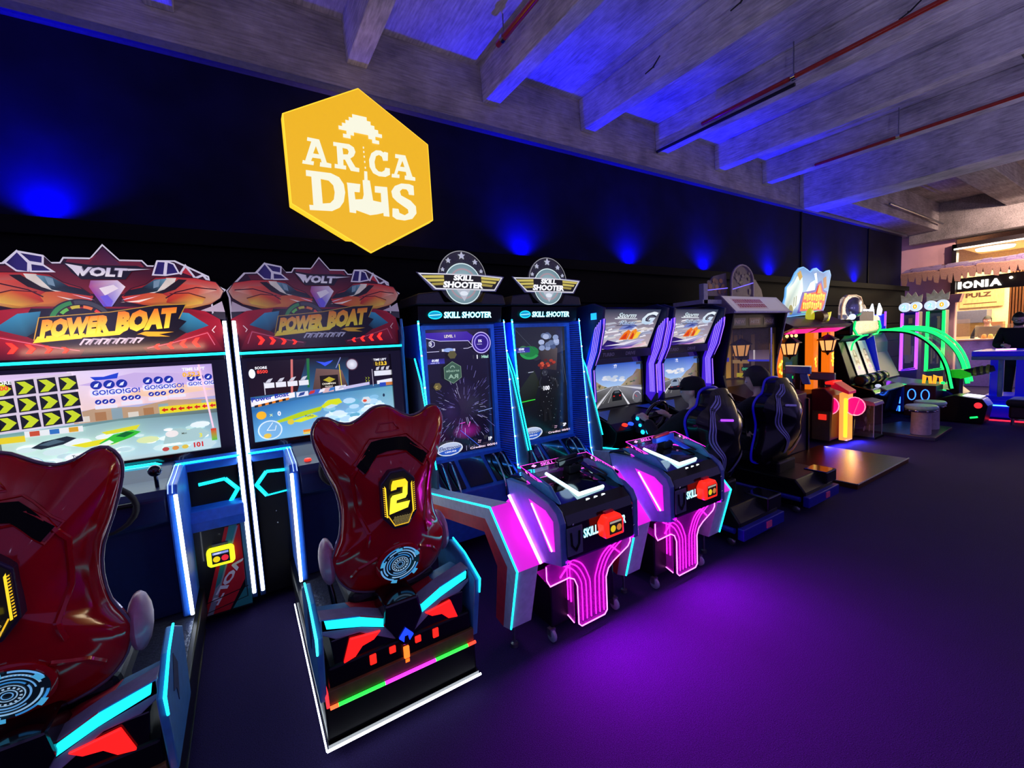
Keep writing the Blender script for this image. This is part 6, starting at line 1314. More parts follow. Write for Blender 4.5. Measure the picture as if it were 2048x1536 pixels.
# ================================================================== CARTOON WESTERN SHOOTING GAME
def western():
    t = thing('western_arcade_machine', 'orange pillared western shooting game under a blue glowing cartoon marquee', 'arcade machine', (7.05, 2.8, 0))
    MB().box(6.30, 7.85, 3.50, 3.84, .05, 1.75).build('back_body', BLACK, t)
    MB().box(6.34, 7.80, 2.86, 3.50, .05, .70).build('lower_body', mat('dark_red_body', '#3a1010', .4), t, bevel=.01)
    # diorama between the pillars
    a = Art(); a.rect(6.34, .70, 7.80, 1.60, '#1a1410', top='#2c1c14')
    for x, w, c in ((6.44,.22,'#3c4450'),(6.70,.10,'#7a4c28'),(6.86,.26,'#4c545c'),(7.16,.08,'#5c2c1c'),(7.42,.22,'#24406c'),(7.66,.12,'#4c2018')): a.rect(x, .75, x+w, 1.52, c, top='#1c1c20')
    a.line([(6.44,.95),(6.62,1.22),(6.66,1.35)], .012, '#48c888'); a.rect(7.40,.95,7.62,1.10,'#2c4c8c'); a.ell(7.36,.98,.02,None,'#40e890')
    a.build('diorama_print', t, *front(3.49), BACKLOW)
    for x in (6.265, 7.32, 7.86):
        p = MB().box(x-.075, x+.075, 3.02, 3.14, .66, 1.56).build('pillar', ORANGE, t, bevel=.006)
        a = Art(); rnd = random.Random(int(x*100))
        for k in range(12): a.ell(x+rnd.uniform(-.03,.045), 1.10+rnd.uniform(-.08,.12), .026, .024, rnd.choice(['#f8e030','#f0c820','#ffe860','#c88a10']), 9)
        a.build('pillar_figure', p, *front(3.018), BRIGHT)
    # roof with magenta soffits
    MB().pr([(2.84,1.63),(2.82,1.66),(3.10,1.80),(3.55,1.80),(3.55,1.56),(3.0,1.56)], 'x', 6.185, 8.02).build('roof', mat('dark_maroon_roof', '#4a2420', .4), t, bevel=.008)
    for xa, xb in ((6.30, 6.95), (7.05, 7.90)): MB().add([(xa, 2.99, 1.555), (xb, 2.99, 1.555), (xb+.06, 2.835, 1.635), (xa+.06, 2.835, 1.635)], [(0,1,2,3)]).build('magenta_soffit', led('soffit_magenta', '#ff10a0', .85), t)
    for x in (6.30, 6.42, 6.55): MB().ball((x, 2.95, 1.53), .022, 8, 6).build('bulb', led('bulb_warm', '#ffc070', 2.5), t)
    for x in (6.27, 7.40): lantern(t, x, 2.90, 1.55, led('lantern_glow', '#ffa860', 1.3))
    # marquee board
    out = [(6.403,1.784),(6.571,2.078),(6.594,2.213),(6.755,2.317),(6.856,2.432),(6.97,2.505),(7.09,2.529),(7.21,2.50),(7.308,2.465),(7.41,2.52),(7.503,2.533),(7.62,2.49),(7.738,2.472),(7.86,2.51),(7.948,2.522),(7.996,2.442),(7.897,2.18),(7.782,1.933),(7.695,1.845),(6.994,1.816)]
    MB().pr(out, 'y', 3.10, 3.12).build('marquee_board', led('marquee_edge', '#78c8ff', .7), t)
    a = Art(); inn = [(7.2+(x-7.2)*.97, 2.15+(z-2.15)*.96) for x, z in out]
    a.poly(inn, ['#2060c0','#c8e8f0','#e8f8f4','#a8dce8','#58b8e0','#3890d0','#2878c0','#48a0d8','#3088d0','#3890d8','#58b0e8','#2878c0','#2070b8','#3888d0','#48a0e0','#2878c8','#58a8e0','#70b8e8','#90c8f0','#3878c0'])
    a.poly([(6.63,2.18),(6.80,2.28),(6.90,2.38),(7.05,2.40),(7.08,2.2),(6.95,2.0),(6.75,1.86),(6.55,1.88)], ['#f0fff4','#e8f8f0','#e0f0e8','#c8e8e8','#ffffff','#f8fff8','#c8dcc8','#8aa8a0'])
    a.poly([(6.90,2.42),(7.0,2.47),(7.06,2.38),(6.98,2.32)], '#b89030'); a.poly([(7.42,2.44),(7.50,2.46),(7.54,2.30),(7.48,2.30)], '#e8f0f8'); a.poly([(7.72,2.38),(7.82,2.42),(7.84,2.25),(7.74,2.22)], '#a06038'); a.ell(6.72,1.90,.06,.07,'#7a7a38'); a.line([(6.80,1.95),(6.82,2.08)], .016, '#607838'); a.line([(6.86,1.95),(6.88,2.10)], .016, '#607838')
    a.poly([(7.10,2.10),(7.30,2.30),(7.48,2.36),(7.44,2.18),(7.2,2.06)], ['#c8f0ff','#f0fcff','#b8e8ff','#d8f8ff','#f8ffff'])
    a.poly([(6.90,1.85),(7.02,2.10),(7.06,2.155),(7.45,2.20),(7.52,2.30),(7.66,2.35),(7.74,2.21),(7.86,2.185),(7.80,2.0),(7.70,1.87),(7.1,1.86)], '#3c28b0'); a.poly([(6.98,1.88),(7.08,2.08),(7.12,2.13),(7.48,2.17),(7.56,2.28),(7.64,2.31),(7.71,2.18),(7.82,2.16),(7.76,2.0),(7.67,1.90)], '#e83820')
    rnd = random.Random(2)
    for row, h in ((2.035, .10), (1.915, .10)):
        x = 7.10 if row > 2 else 7.05
        while x < (7.74 if row > 2 else 7.62):
            w = rnd.uniform(.045, .075); z = row+rnd.uniform(-.01, .015)
            a.poly([(x,z),(x+w,z+.004),(x+w+.014,z+h),(x+.014,z+h-.004)], ['#f8c010','#f8b810','#fff040','#ffec38']); a.poly([(x+w*.4,z+.03),(x+w*.6,z+.03),(x+w*.65,z+.065),(x+w*.45,z+.065)], '#d84810'); x += w+.010
    a.poly([(7.50,2.15),(7.56,2.26),(7.60,2.28),(7.66,2.15)], '#f0a020'); a.line([(7.0,1.865),(7.68,1.88)], .014, '#38d898')
    a.build('marquee_print', t, *front(3.098), SIGNP)
    # toy roof ornament: yellow coil and horn
    MB().lathe([(.10, 3.0), (.12, 3.02), (.10, 3.04)], (7.12, 0, 1.80), 18, 'y').build('yellow_disc', led('disc_yellow', '#d8d020', .6), t, smooth=True)
    MB().tube([(7.30, 3.0, 1.78), (7.45, 3.0, 1.79)], .09, 12).build('brown_barrel', mat('barrel_brown', '#5a3420', .4), t, smooth=True)
    MB().tube([(7.52, 3.0, 1.74), (7.62, 3.0, 1.80), (7.76, 3.0, 1.86)], [.07, .05, .004], 8).build('yellow_horn', led('horn_yellow', '#e8e030', .7), t, smooth=True)
    # --- gun console: red body, glowing yellow post
    MB().pr([(2.86,.05),(2.86,.76),(2.70,.78),(2.60,.68),(2.62,.05)], 'x', 6.80, 7.30).build('console_body', mat('console_red', '#6a1218', .4), t, bevel=.01)
    MB().box(6.785, 6.80, 2.62, 2.84, .05, .46).build('olive_panel', mat('olive_print', '#6a5428', .5), t)
    MB().pr([(2.66,.84),(2.62,.86),(2.45,.74),(2.45,.70),(2.66,.78)], 'x', 6.90, 7.14).build('red_cover', mat('red_cover', '#d02838', .35, emit='#ff1838', es=.25), t, bevel=.006)
    po = MB().box(6.94, 7.10, 2.47, 2.575, .05, .71).build('glowing_post', led('post_amber', '#ffa848', 1.0), t, bevel=.008)
    MB().box(6.925, 6.945, 2.475, 2.515, .10, .64).build('yellow_tube', led('tube_yellow', '#fff028', 2.0), po, bevel=.01)
    light('post_lamp', 'AREA', (7.02, 2.42, .4), (1.0, .65, .2), 4, t, .15, .5, aim=(0, -1, -.3))
    light('floor_lamp_blue', 'AREA', (6.9, 2.50, .06), (.05, .05, 1.0), 10, t, .8, .05, aim=(-.1, -.6, -1))
    for s in (-1, 1):
        c = MB().lathe([(.12, 0), (.13, .02), (.12, .04)], (0, 0, 0), 20); c.v = [(6.90+s*.05+z*.9, 2.525-s*.13+x*.9, .54+y*.95) for x, y, z in c.v]; c.build('pink_disc', led('disc_pink', '#ff1070', 1.1), t, smooth=True)
        MB().tube([(6.895+s*.05, 2.525-s*.13+.115*math.cos(q*math.pi/8), .54+.125*math.sin(q*math.pi/8)) for q in range(16)], .006, 5, closed=True).build('disc_rim', led('rim_pink', '#ff90a8', 1.4), t)
    MB().box(6.77, 6.786, 2.66, 2.76, .34, .42).build('red_emblem', led('emblem_red', '#ff3020', .8), t, bevel=.01)
    MB().tube(smooth_path([(7.03, 2.44, .55), (7.07, 2.44, .45), (7.08, 2.44, .30), (7.04, 2.44, .10)], 5), .004, 5).build('hanging_cable', RUBBER, t)
    MB().box(6.86, 7.16, 2.62, 2.72, .83, .87).build('red_lamp', led('lamp_red', '#ff2018', 1.2), t, bevel=.012)
    return t
western()
def toy_gun(label, x, y, z, m, m2, yaw):
    g = thing('toy_rifle', label, 'toy gun', (x, y, z), 'rifles of the western game')
    cz, sz = math.cos(yaw), math.sin(yaw)
    def put(mb, name, mt, bev=.008):
        mb.v = [(x+v[0]*cz-v[1]*sz, y+v[0]*sz+v[1]*cz, z+v[2]) for v in mb.v]; return mb.build(name, mt, g, bevel=bev)
    put(MB().pr([(-.32,.06),(.02,.06),(.02,.0),(-.32,.015)], 'y', -.03, .03), 'barrel', m)
    put(MB().pr([(-.10,.11),(.20,.10),(.20,.0),(-.10,.02)], 'y', -.04, .04), 'receiver', m)
    put(MB().pr([(.06,.01),(.16,.01),(.20,-.14),(.11,-.14)], 'y', -.025, .025), 'grip', m)
    put(MB().pr([(-.10,.112),(.20,.102),(.20,.112),(-.10,.122)], 'y', -.03, .03), 'top_rail', m2)
    put(MB().box(-.335, -.32, -.022, .022, .018, .055), 'muzzle', led('muzzle_green', '#20e060', 1.0), 0)
    put(MB().box(.02, .08, -.03, .03, -(z-.70)+.001, .02), 'stand', BLACK)
    return g
toy_gun('blue toy rifle propped on a dark stand above the second racing seat', 6.50, 2.95, 1.0, mat('gun_blue', '#3c60c0', .35), mat('gun_cream', '#e8e0c0', .4, emit='#e8e0c0', es=.5), -1.45)
toy_gun('grey and red toy rifle at the red console of the western game', 7.12, 2.90, .86, mat('gun_slate', '#4c5c78', .35), mat('gun_red', '#b03424', .4), -1.45)

# ================================================================== RUSH DRIVING GAME
def rush():
    t = thing('rush_arcade_machine', 'black twin-lane game with yellow lettering under a silver domed topper', 'arcade machine', (9.15, 2.9, 0))
    x0, x1 = 8.60, 9.75
    MB().pr([(3.84,.05),(3.84,1.72),(3.10,1.72),(3.05,1.60),(3.16,1.42),(3.22,1.36),(3.02,.66),(2.95,.05)], 'x', x0, x1).build('cabinet_body', BLACK, t, bevel=.01)
    MB().box(8.48, 9.68, 2.98, 3.30, 1.47, 1.71).build('header', BLACKG, t, bevel=.03)
    a = Art(); a.rect(8.5,1.48,9.66,1.70,'#040404'); a.rect(8.92,1.50,9.42,1.69,'#0c0a04'); a.text('RUSH', 8.97, 1.525, .13, '#c0c808', w=.40, top='#d8dc10', shear=.1, bold=.0)
    for s in (-1, 1):
        for k in range(4): a.rect(9.17+s*.38-.05, 1.50+k*.05, 9.17+s*.38+.05, 1.525+k*.05, '#7a2430' if k % 2 else '#1c7850')
    a.build('header_print', t, *front(2.978), BACKLIT)
    for s in (-1, 1): MB().tube([(9.08+s*.25, 2.97, 1.465), (9.08+s*.42, 2.97, 1.475), (9.08+s*.56, 2.97, 1.58), (9.08+s*.50, 2.97, 1.70)], .012, 6).build('green_neon', LED_G, t, smooth=True)
    # dome topper
    DOME = mat('silver_dome', '#9aa0ae', .2, metal=.7)
    MB().pr([(8.42,1.74),(8.44,1.95),(8.50,2.08),(8.68,2.15),(9.0,2.16),(9.19,2.13),(9.27,2.02),(9.42,1.98),(9.50,1.86),(9.50,1.74)], 'y', 3.12, 3.16).build('topper_board', mat('topper_clear', '#c0c4d4', .15, alpha=.45, var=.2), t)
    MB().ball((8.95, 3.12, 1.93), (.24, .10, .19), 18, 12).build('dome', DOME, t, smooth=True)
    MB().tube([(8.43, 3.115, 1.76), (8.45, 3.115, 1.95), (8.52, 3.115, 2.07), (8.68, 3.115, 2.14), (9.0, 3.115, 2.15), (9.19, 3.115, 2.12), (9.27, 3.115, 2.01)], .012, 6).build('topper_rim', mat('copper_rim', '#c08860', .3, emit='#d0a080', es=.35), t, smooth=True)
    MB().box(8.96, 9.58, 3.05, 3.14, 1.70, 1.87).build('topper_plate', GREYD, t, bevel=.01)
    for k in range(7): MB().ball((9.0+k*.09, 3.05, 1.89), .02, 8, 6).build('topper_bulb', led('bulb_white', '#f0f4ff', 1.1), t)
    MB().ball((8.70, 3.06, 1.78), .05, 10, 8).build('topper_lamp', led('lamp_white', '#e8f0ff', 1.0), t)
    # two lanes with car decals
    for k, xa in enumerate((8.86, 9.32)):
        w = .34; pl = MB().add([(xa, 3.20, 1.36), (xa+w, 3.20, 1.36), (xa+w+.06, 3.00, .64), (xa+.06, 3.00, .64)], [(0,1,2,3)]).build('lane', mat('lane_pale', '#a8b0c0', .3), t)
        a = Art(); a.rect(0,0,1,1,'#8a86b8',top='#88b8c0'); a.rect(.04,.30,.96,.97,'#c8c8b8',top='#78a8b0')
        c = (.5,.66); a.poly([(.28,.50),(.28,.66),(.36,.80),(.64,.80),(.72,.66),(.72,.50),(.62,.47),(.38,.47)], '#3a3c40'); a.poly([(.36,.66),(.41,.76),(.59,.76),(.64,.66)], '#b8b8a8'); a.rect(.34,.54,.66,.62,'#c8c8b8'); a.rect(.28,.44,.38,.50,'#2a2c30'); a.rect(.62,.44,.72,.50,'#2a2c30')
        a.ell(.5,.36,.18,.05,'#7868c8'); a.rect(.2,.14,.8,.20,'#e0d8d0'); a.rect(.15,.04,.85,.10,'#c0b8b8')
        a.build('lane_print', pl, (xa+.06, 2.998, .642), (w, 0, 0), (-.06, .2, .718), BACKLIT)
    MB().tube(smooth_path([(8.80, 3.10, 1.22), (8.95, 3.12, 1.34), (9.25, 3.10, 1.44), (9.42, 3.08, 1.46)], 6), .014, 8).build('green_arc', LED_G, t, smooth=True)
    MB().pr([(3.1,1.44),(3.22,1.36),(3.06,.80),(3.0,.80)], 'x', x1, x1+.03).build('blue_flank', BLUEL_P, t)
    # console: rollers and steel lip
    MB().pr([(3.02,.66),(2.72,.58),(2.68,.52),(2.74,.05),(3.0,.05)], 'x', x0-.05, x1).build('console', BLACKG, t, bevel=.012)
    for k in range(4): MB().lathe([(.07, x0+.02+k*.28), (.09, x0+.05+k*.28), (.09, x0+.22+k*.28), (.07, x0+.25+k*.28)], (0, 2.92, .72), 16, 'x').build('roller', mat('roller_black', '#18161c', .25), t, smooth=True)
    MB().pr([(2.74,.60),(2.64,.55),(2.64,.53),(2.76,.57)], 'x', x0+.30, x1+.02).build('steel_lip', STEEL, t, bevel=.003)
    MB().ball((x0+.25, 2.74, .62), (.05, .04, .03), 10, 8).build('white_button', led('button_pale', '#d8e0ff', .8), t, smooth=True)
    for z0, z1 in ((.38,.56),(.22,.34),(.08,.18)): MB().tube([(x1+.03, 2.72, z0), (x1+.03, 2.72, z1)], .012, 6).build('blue_tube', LED_B, t)
    return t
rush()
# glass-sided prize box standing in front
pb = thing('prize_box', 'clear sided prize box with pink lid beside the glowing yellow post', 'box', (7.65, 2.5, 0))
MB().box(7.50, 7.80, 2.36, 2.62, .02, .48).build('box_walls', mat('smoke_acrylic', '#5a4a58', .1, alpha=.35, var=0), pb)
MB().pr([(2.34,.48),(2.36,.53),(2.48,.56),(2.64,.53),(2.64,.48)], 'x', 7.48, 7.82).build('lid', mat('mauve_lid', '#a05878', .35), pb, bevel=.008)
MB().box(7.48, 7.82, 2.34, 2.64, .0, .03).build('foot_plate', BLACK, pb)
a = Art()
for k in range(22): r = random.Random(k+3); a.ell(7.52+.26*r.random(), .08+.36*r.random(), .03, .03, r.choice(['#c89a90','#6a3c5c','#3a2848','#b8b0b0','#8a5860']), 9)
a.build('box_print', pb, *front(2.50), PRINT)
for x, y in ((7.50, 2.36), (7.80, 2.36)): MB().tube([(x, y, .02), (x, y, .48)], .006, 5).build('corner_strip', GREY, pb)

# ================================================================== GREEN ARCH DOME GAME
def arch_game():
    t = thing('arch_arcade_machine', 'dome game with glowing green arched ribs and clear side windows', 'arcade machine', (10.4, 2.7, 0))
    xa, xb = 9.92, 10.85
    MB().pr([(3.75,.05),(3.75,.62),(3.10,.58),(2.15,.46),(2.05,.36),(2.10,.05)], 'x', xa, xb).build('lower_body', mat('deep_blue_body', '#101878', .35), t, bevel=.012)
    MB().pr([(3.75,.60),(3.75,1.50),(3.30,1.52),(3.22,1.30),(3.22,1.10),(3.02,.62)], 'x', xa, xb).build('back_body', mat('deep_blue_body', '#101878', .35), t, bevel=.012)
    bed = MB().add([(xa+.03,3.04,.60),(xb-.03,3.04,.60),(xb-.03,2.12,.48),(xa+.03,2.12,.48)], [(0,1,2,3)]).build('play_bed', mat('green_bed', '#2c8c54', .4), t)
    prof = smooth_path([(3.28,1.50),(2.95,1.515),(2.60,1.44),(2.33,1.20),(2.18,.90),(2.10,.50)], 6)
    for x, w in ((xa, 1), (xb, 0)):
        MB().tube([(x, y, z) for y, z in prof], .035, 8).build('arch_rib', BLACK if w else DARK, t, smooth=True)
        MB().tube([(x-.03, y-.012, z+.012) for y, z in prof], .018 if w else .030, 8).build('green_neon', LED_G, t, smooth=True)
        if not w: MB().tube([(x-.02, y-.06, z+.05) for y, z in prof[4:]], .018, 8).build('green_neon', LED_G, t, smooth=True)
        MB().add([(x, y, z) for y, z in prof] + [(x, 3.04, .60), (x, 3.24, 1.10), (x, 3.24, 1.30)], [tuple(range(len(prof)+3))]).build('side_window', mat('window_tint', '#b8a8ff', .06, alpha=.12, var=0), t)
    MB().add([(x, y, z) for y, z in prof for x in (xa+.03, xb-.03)], [(2*i, 2*i+1, 2*i+3, 2*i+2) for i in range(len(prof)-1)]).build('dome_glass', mat('window_tint', '#b8a8ff', .06, alpha=.12, var=0), t)
    MB().tube([(xa-.02, 3.06, .60), (xa-.02, 2.16, .475)], .010, 6).build('green_line', led('line_green', '#30e880', 1.6), t)
    for k, y in enumerate((2.50, 2.36)): MB().tube([(10.3, y-.05, .54), (10.3, y-.04, .66), (10.3, y+.03, .68), (10.3, y+.04, .54)], .022, 8).build('orange_loop', led('loop_orange', '#ff9a18', 1.6), t, smooth=True)
    for k in range(3): MB().ball((10.25+.1*k, 2.28-.05*k, .56), .03, 10, 8).build('lit_knob', LED_G if k < 2 else LED_M, t)
    # topper: small figure of pale lamps on a blue stand
    MB().box(9.96, 10.02, 3.0, 3.32, 1.52, 1.82).build('topper_stand', mat('blue_topper', '#1c28b8', .3, emit='#1020ff', es=.5, var=0), t, bevel=.02)
    MB().lathe([(.05, 1.52), (.07, 1.60), (.06, 1.76), (.03, 1.80)], (9.93, 3.14, 0), 14).build('yellow_lamp', led('topper_yellow', '#ffe890', 2.2), t, smooth=True)
    for dy in (-.05, .05): MB().tube([(9.94, 3.14+dy, 1.80), (9.94, 3.14+dy*1.2, 1.90), (9.94, 3.14+dy, 2.02)], [.035, .04, .01], 8).build('white_lamp', led('topper_white', '#e8f4ff', 1.6), t, smooth=True)
    MB().tube([(9.95, 3.0, 1.60), (9.95, 3.0, 1.86)], .015, 6).build('violet_tube', LED_V, t)
    # front: speaker box with blue rings
    MB().box(9.55, 9.92, 2.20, 2.60, .05, .58).build('speaker_box', mat('maroon_box', '#401018', .4), t, bevel=.01)
    for y, x in ((2.50, 9.545), (2.33, 9.545)):
        MB().tube([(x, y+.05*math.cos(q*math.pi/8), .42+.09*math.sin(q*math.pi/8)) for q in range(16)], .007, 6, closed=True).build('blue_ring', LED_B, t, smooth=True)
    MB().lathe([(.02, 9.53), (.06, 9.54), (.065, 9.552)], (0, 2.42, .20), 16, 'x').build('round_emblem', mat('emblem_bronze', '#7a4a38', .4), t, smooth=True)
    # mounted green gun at the front edge
    MB().pr([(2.20,.80),(2.02,.82),(1.90,.76),(1.90,.70),(2.02,.66),(2.20,.70)], 'x', 10.0, 10.16).build('green_blaster', mat('blaster_green', '#28b828', .35, emit='#20e020', es=.35), t, bevel=.012)
    MB().tube([(10.08, 1.98, .76), (10.08, 1.80, .80), (10.08, 1.66, .84)], [.06, .075, .05], 10).build('blaster_barrel', RUBBER, t, smooth=True)
    for k in range(3): MB().lathe([(.07, 1.70+k*.07), (.078, 1.72+k*.07), (.07, 1.74+k*.07)], (10.08, 0, .825-.02*k), 12, 'y').build('barrel_ring', mat('ring_olive', '#6a7a20', .4), t, smooth=True)
    MB().box(10.0, 10.2, 2.02, 2.14, .36, .68).build('blaster_post', BLACK, t, bevel=.01)
    return t
arch_game()
# low dark kiosk at the front with lit white top
k_ = thing('ticket_kiosk', 'low dark kiosk with glowing white top and red lamp before the arch game', 'kiosk', (9.9, 1.85, 0))
MB().pr([(2.20,.02),(2.20,.36),(2.0,.44),(1.68,.40),(1.62,.30),(1.66,.02)], 'x', 9.55, 9.90).build('kiosk_body', BLACK, k_, bevel=.01)
MB().add([(9.56,1.90,.440),(9.89,1.90,.440),(9.89,1.70,.420),(9.56,1.70,.420)], [(0,1,2,3)]).build('kiosk_top', led('kiosk_white', '#e8e4ff', 2.2), k_)
MB().ball((9.545, 1.72, .30), .045, 12, 8).build('red_lamp', led('kiosk_red', '#ff2830', 1.8), k_, smooth=True)
MB().tube([(9.54, 1.80, .10), (9.54, 1.72, .12)], .014, 6).build('green_lamp', LED_G, k_)

def tower(label, x, y, m_led, col, name):
    t = thing('neon_tower', label, 'arcade machine', (x, y, 0), 'neon outlined tower games')
    w = .13
    MB().box(x+.04, x+.30, y-w, y+w, .0, 1.86).build('tower_body', mat(name, col, .35), t, bevel=.01)
    a = Art(); rnd = random.Random(int(y*100)); a.rect(-.10,.68,.10,1.80,'#2c2c3c',top='#50505c')
    for k in range(16): a.rect(-.08+.1*rnd.random(), .75+1.0*rnd.random(), .0+.08*rnd.random(), .78+1.0*rnd.random(), rnd.choice(['#6a5c70','#84788c','#403c58','#9a8068']))
    a.build('tower_print', t, (x+.038, y, 0), (0, -1, 0), (0, 0, 1), BACKLOW)
    for d in (0, .028): MB().tube([(x+.025, y+w-d, 1.84), (x+.025, y+w-d, .64+d), (x+.025, y-w+d, .68+d), (x+.025, y-w+d, 1.84)], .009 if d else .014, 6).build('neon_outline', m_led, t)
    for s, c, tx in ((1, '#9ad8ff', '2'), (-1, '#ffb428', '0')):
        d = MB().lathe([(.085, x+.0), (.095, x+.03), (.095, x+.08)], (0, y+s*.085, 1.96), 18, 'x').build('digit_disc', mat('disc_pale', '#dce8f4', .3, emit='#d8ecff', es=.9, var=0), t, smooth=True)
        a = Art(); a.text(tx, -.035, -.05, .10, c, w=.07, bold=.06, out='#f4f8ff', ow=.04); a.build('digit_print', d, (x-.002, y+s*.085, 1.96), (0, -1, 0), (0, 0, 1), BRIGHT)
    rnd = random.Random(int(x*7+y*13))
    MB().pr([(y-.16,2.05),(y-.17,2.20),(y-.10,2.16),(y-.06,2.26),(y,2.18),(y+.06,2.27),(y+.10,2.18),(y+.17,2.22),(y+.16,2.05)], 'x', x+.10, x+.12).build('crown_board', mat('crown_board_print', '#8a8478', .5, var=.5, scale=18, emit='#a89a80', es=.3), t)  # emission added so the dark board looks lit beige
    return t
tower('violet neon outlined tower game with round number lamps', 11.7, 3.14, led('neon_violet', '#a848ff', 2.6), '#1c1878', 'violet_tower')
tower('green neon outlined tower game with round number lamps', 11.7, 2.745, LED_G, '#103828', 'green_tower')

# drum stools on their platform
st = thing('drum_platform', 'low black platform carrying the two white drum stools', 'platform', (8.2, 2.1, 0))
MB().pr([(7.86,1.80),(8.85,1.85),(8.95,2.45),(7.90,2.75)], 'z', 0, .05).build('platform_top', mat('platform_slate', '#32323e', .3), st, bevel=.006)
def stool(x, y, label):
    t = thing('drum_stool', label, 'stool', (x, y, .05), 'white drum stools')
    MB().lathe([(.105, .05), (.11, .06), (.105, .36), (.12, .38)], (x, y, 0), 24).build('stool_column', mat('pale_pink_column', '#b8a8b4', .4), t, smooth=True)
    MB().lathe([(.15, .375), (.158, .385), (.158, .40), (.15, .405)], (x, y, 0), 24).build('chrome_band', CHROME, t, smooth=True)
    MB().lathe([(.15, .40), (.175, .415), (.18, .44), (.165, .46), (.02, .465)], (x, y, 0), 28).build('seat_pad', mat('mint_pad', '#9ccab8', .35), t, smooth=True)
    for k in range(10):
        a_ = k*.628; MB().ball((x+.16*math.cos(a_), y+.16*math.sin(a_), .39), .014, 8, 6).build('stud', CHROME, t)
    return t
stool(8.05, 2.0, 'nearer white drum stool with mint round top, half hiding the other')
stool(8.55, 2.03, 'farther white drum stool with mint round top, behind the other')

# ================================================================== BLUE FRAME GAME AND MAN
bf = thing('blue_frame_table', 'blue lit table game with open tubular frame legs', 'arcade machine', (10.7, 1.4, 0))
BLU = mat('blue_lit_body', '#1020c0', .35, emit='#0408ff', es=.22, var=0)
STB = mat('pale_blue_tube', '#4a78b0', .35)
MB().box(10.25, 11.2, .6, 1.95, 1.02, 1.10).build('table_top', BLU, bf, bevel=.012)
MB().box(10.24, 10.28, .6, 1.95, .96, 1.02).build('top_edge', STB, bf, bevel=.01)
for y in (1.62, 1.30, .98):
    MB().box(10.27, 10.35, y-.03, y+.03, .36, .98).build('frame_leg', STB, bf, bevel=.01)
for y in (1.70, 1.42, 1.08): MB().box(10.40, 10.55, y-.06, y+.06, .34, .98).build('inner_post', BLU, bf, bevel=.01)
MB().box(10.28, 10.9, .80, 1.80, .30, .38).build('lower_shelf', BLU, bf, bevel=.012)
MB().box(10.30, 10.95, 1.44, 1.78, .02, .32).build('blue_box', BLU, bf, bevel=.012)
MB().tube([(10.285, 1.70, .22), (10.285, 1.50, .22)], .010, 6).build('box_light', led('box_cyan', '#58b8ff', 3), bf)
MB().box(10.60, 11.1, 1.9, 2.0, 1.03, 1.09).build('corner_cap', led('cap_cyan', '#50e0f0', 1.5), bf, bevel=.01)
MB().tube([(10.5, 1.72, 1.115), (10.5, 1.50, 1.12)], .014, 6).build('pink_light', led('pink_white', '#ff90ff', 4), bf)
light('frame_glow', 'AREA', (10.2, 1.4, .5), (.05, .1, 1.0), 3, bf, .6, .6, aim=(-1, 0, -.3))
ba = thing('dark_bench', 'dark rounded bench seat at the right picture edge', 'seat', (9.75, 1.30, 0))
MB().box(9.75, 10.15, .9, 1.44, .10, .30).build('bench_body', mat('bench_maroon', '#281820', .5), ba, bevel=.03)
MB().box(9.70, 10.18, .86, 1.47, .28, .40).build('bench_pad', RUBBER, ba, bevel=.05, seg=3)
for x, y in ((9.80, .95), (10.10, .95), (9.80, 1.40), (10.10, 1.40)): MB().lathe([(.02, 0), (.02, .11)], (x, y, 0), 8).build('foot', STEEL, ba)
fs = thing('floor_light_strip', 'thin red light strip lying on the carpet by the blue table', 'light', (10.1, 1.5, 0))
MB().tube([(10.05, 1.84, .012), (10.12, .9, .012)], .012, 6).build('red_tube', led('strip_red_floor', '#ff2038', 2.5), fs)
MB().tube([(10.06, 1.84, .003), (10.13, .9, .003)], .004, 4).build('strip_base', BLACK, fs)
person('bearded person in a black sweater standing behind the blue table', standing_pose(), math.radians(98), (11.45, 1.62, 0), BLACKCLOTH, BLACKCLOTH, 'short', .35, beard=True, glasses=True)

# ================================================================== SNACK BAR AT THE FAR END
PINKW = mat('pink_lit_plaster', '#d8a8a0', .8, var=.08, scale=3, bump=.1)
struct(MB().box(15.0, 15.2, 3.22, 4.5, 0, 3.9).build('wall_end', PINKW), 'pink tinged plaster wall beside the snack bar')
struct(MB().box(17.6, 17.8, -3.2, 4.5, 0, 4.5).build('wall_far', mat('cream_wall', '#e0c890', .7)), 'cream back wall of the snack bar')
struct(MB().box(14.9, 15.1, -3.2, 3.24, 3.38, 3.48).box(14.9, 15.1, 3.16, 3.24, 0, 3.48).build('trim_3', mat('dark_bronze_trim', '#231a18', .5)), 'dark frame of the snack bar opening')
struct(MB().box(15.1, 17.7, -3.2, 3.24, 3.44, 3.5).build('ceiling', mat('cream_ceiling', '#e8d8a8', .7)), 'cream ceiling of the snack bar')
MB_ = MB().tube([(14.88, 3.2, 3.36), (14.88, -3.0, 3.36)], .02, 6)
tag(MB_.build('tube_light', led('shop_tube', '#fff0d8', 3)), 'long white light tube along the top of the snack bar opening', 'light')
cl = thing('ceiling_lamp', 'oval cream ceiling lamp inside the snack bar', 'light', (16.2, 2.75, 3.44))
MB().lathe([(.32, 3.37), (.34, 3.40), (.34, 3.43)], (16.2, 2.75, 0), 24).build('diffuser', led('lamp_cream', '#fff4d0', 3), cl, smooth=True)
MB().lathe([(.35, 3.425), (.35, 3.44)], (16.2, 2.75, 0), 24).build('rim', WHITEP, cl)
light('shop_lamp', 'AREA', (16.2, 1.6, 3.3), (1.0, .82, .5), 520, cl, 2.0, 4.0, aim=(0, 0, -1))
light('shop_front_lamp', 'AREA', (15.3, .6, 3.2), (1.0, .78, .55), 160, cl, .5, 4.5, aim=(-1, .2, -.35))
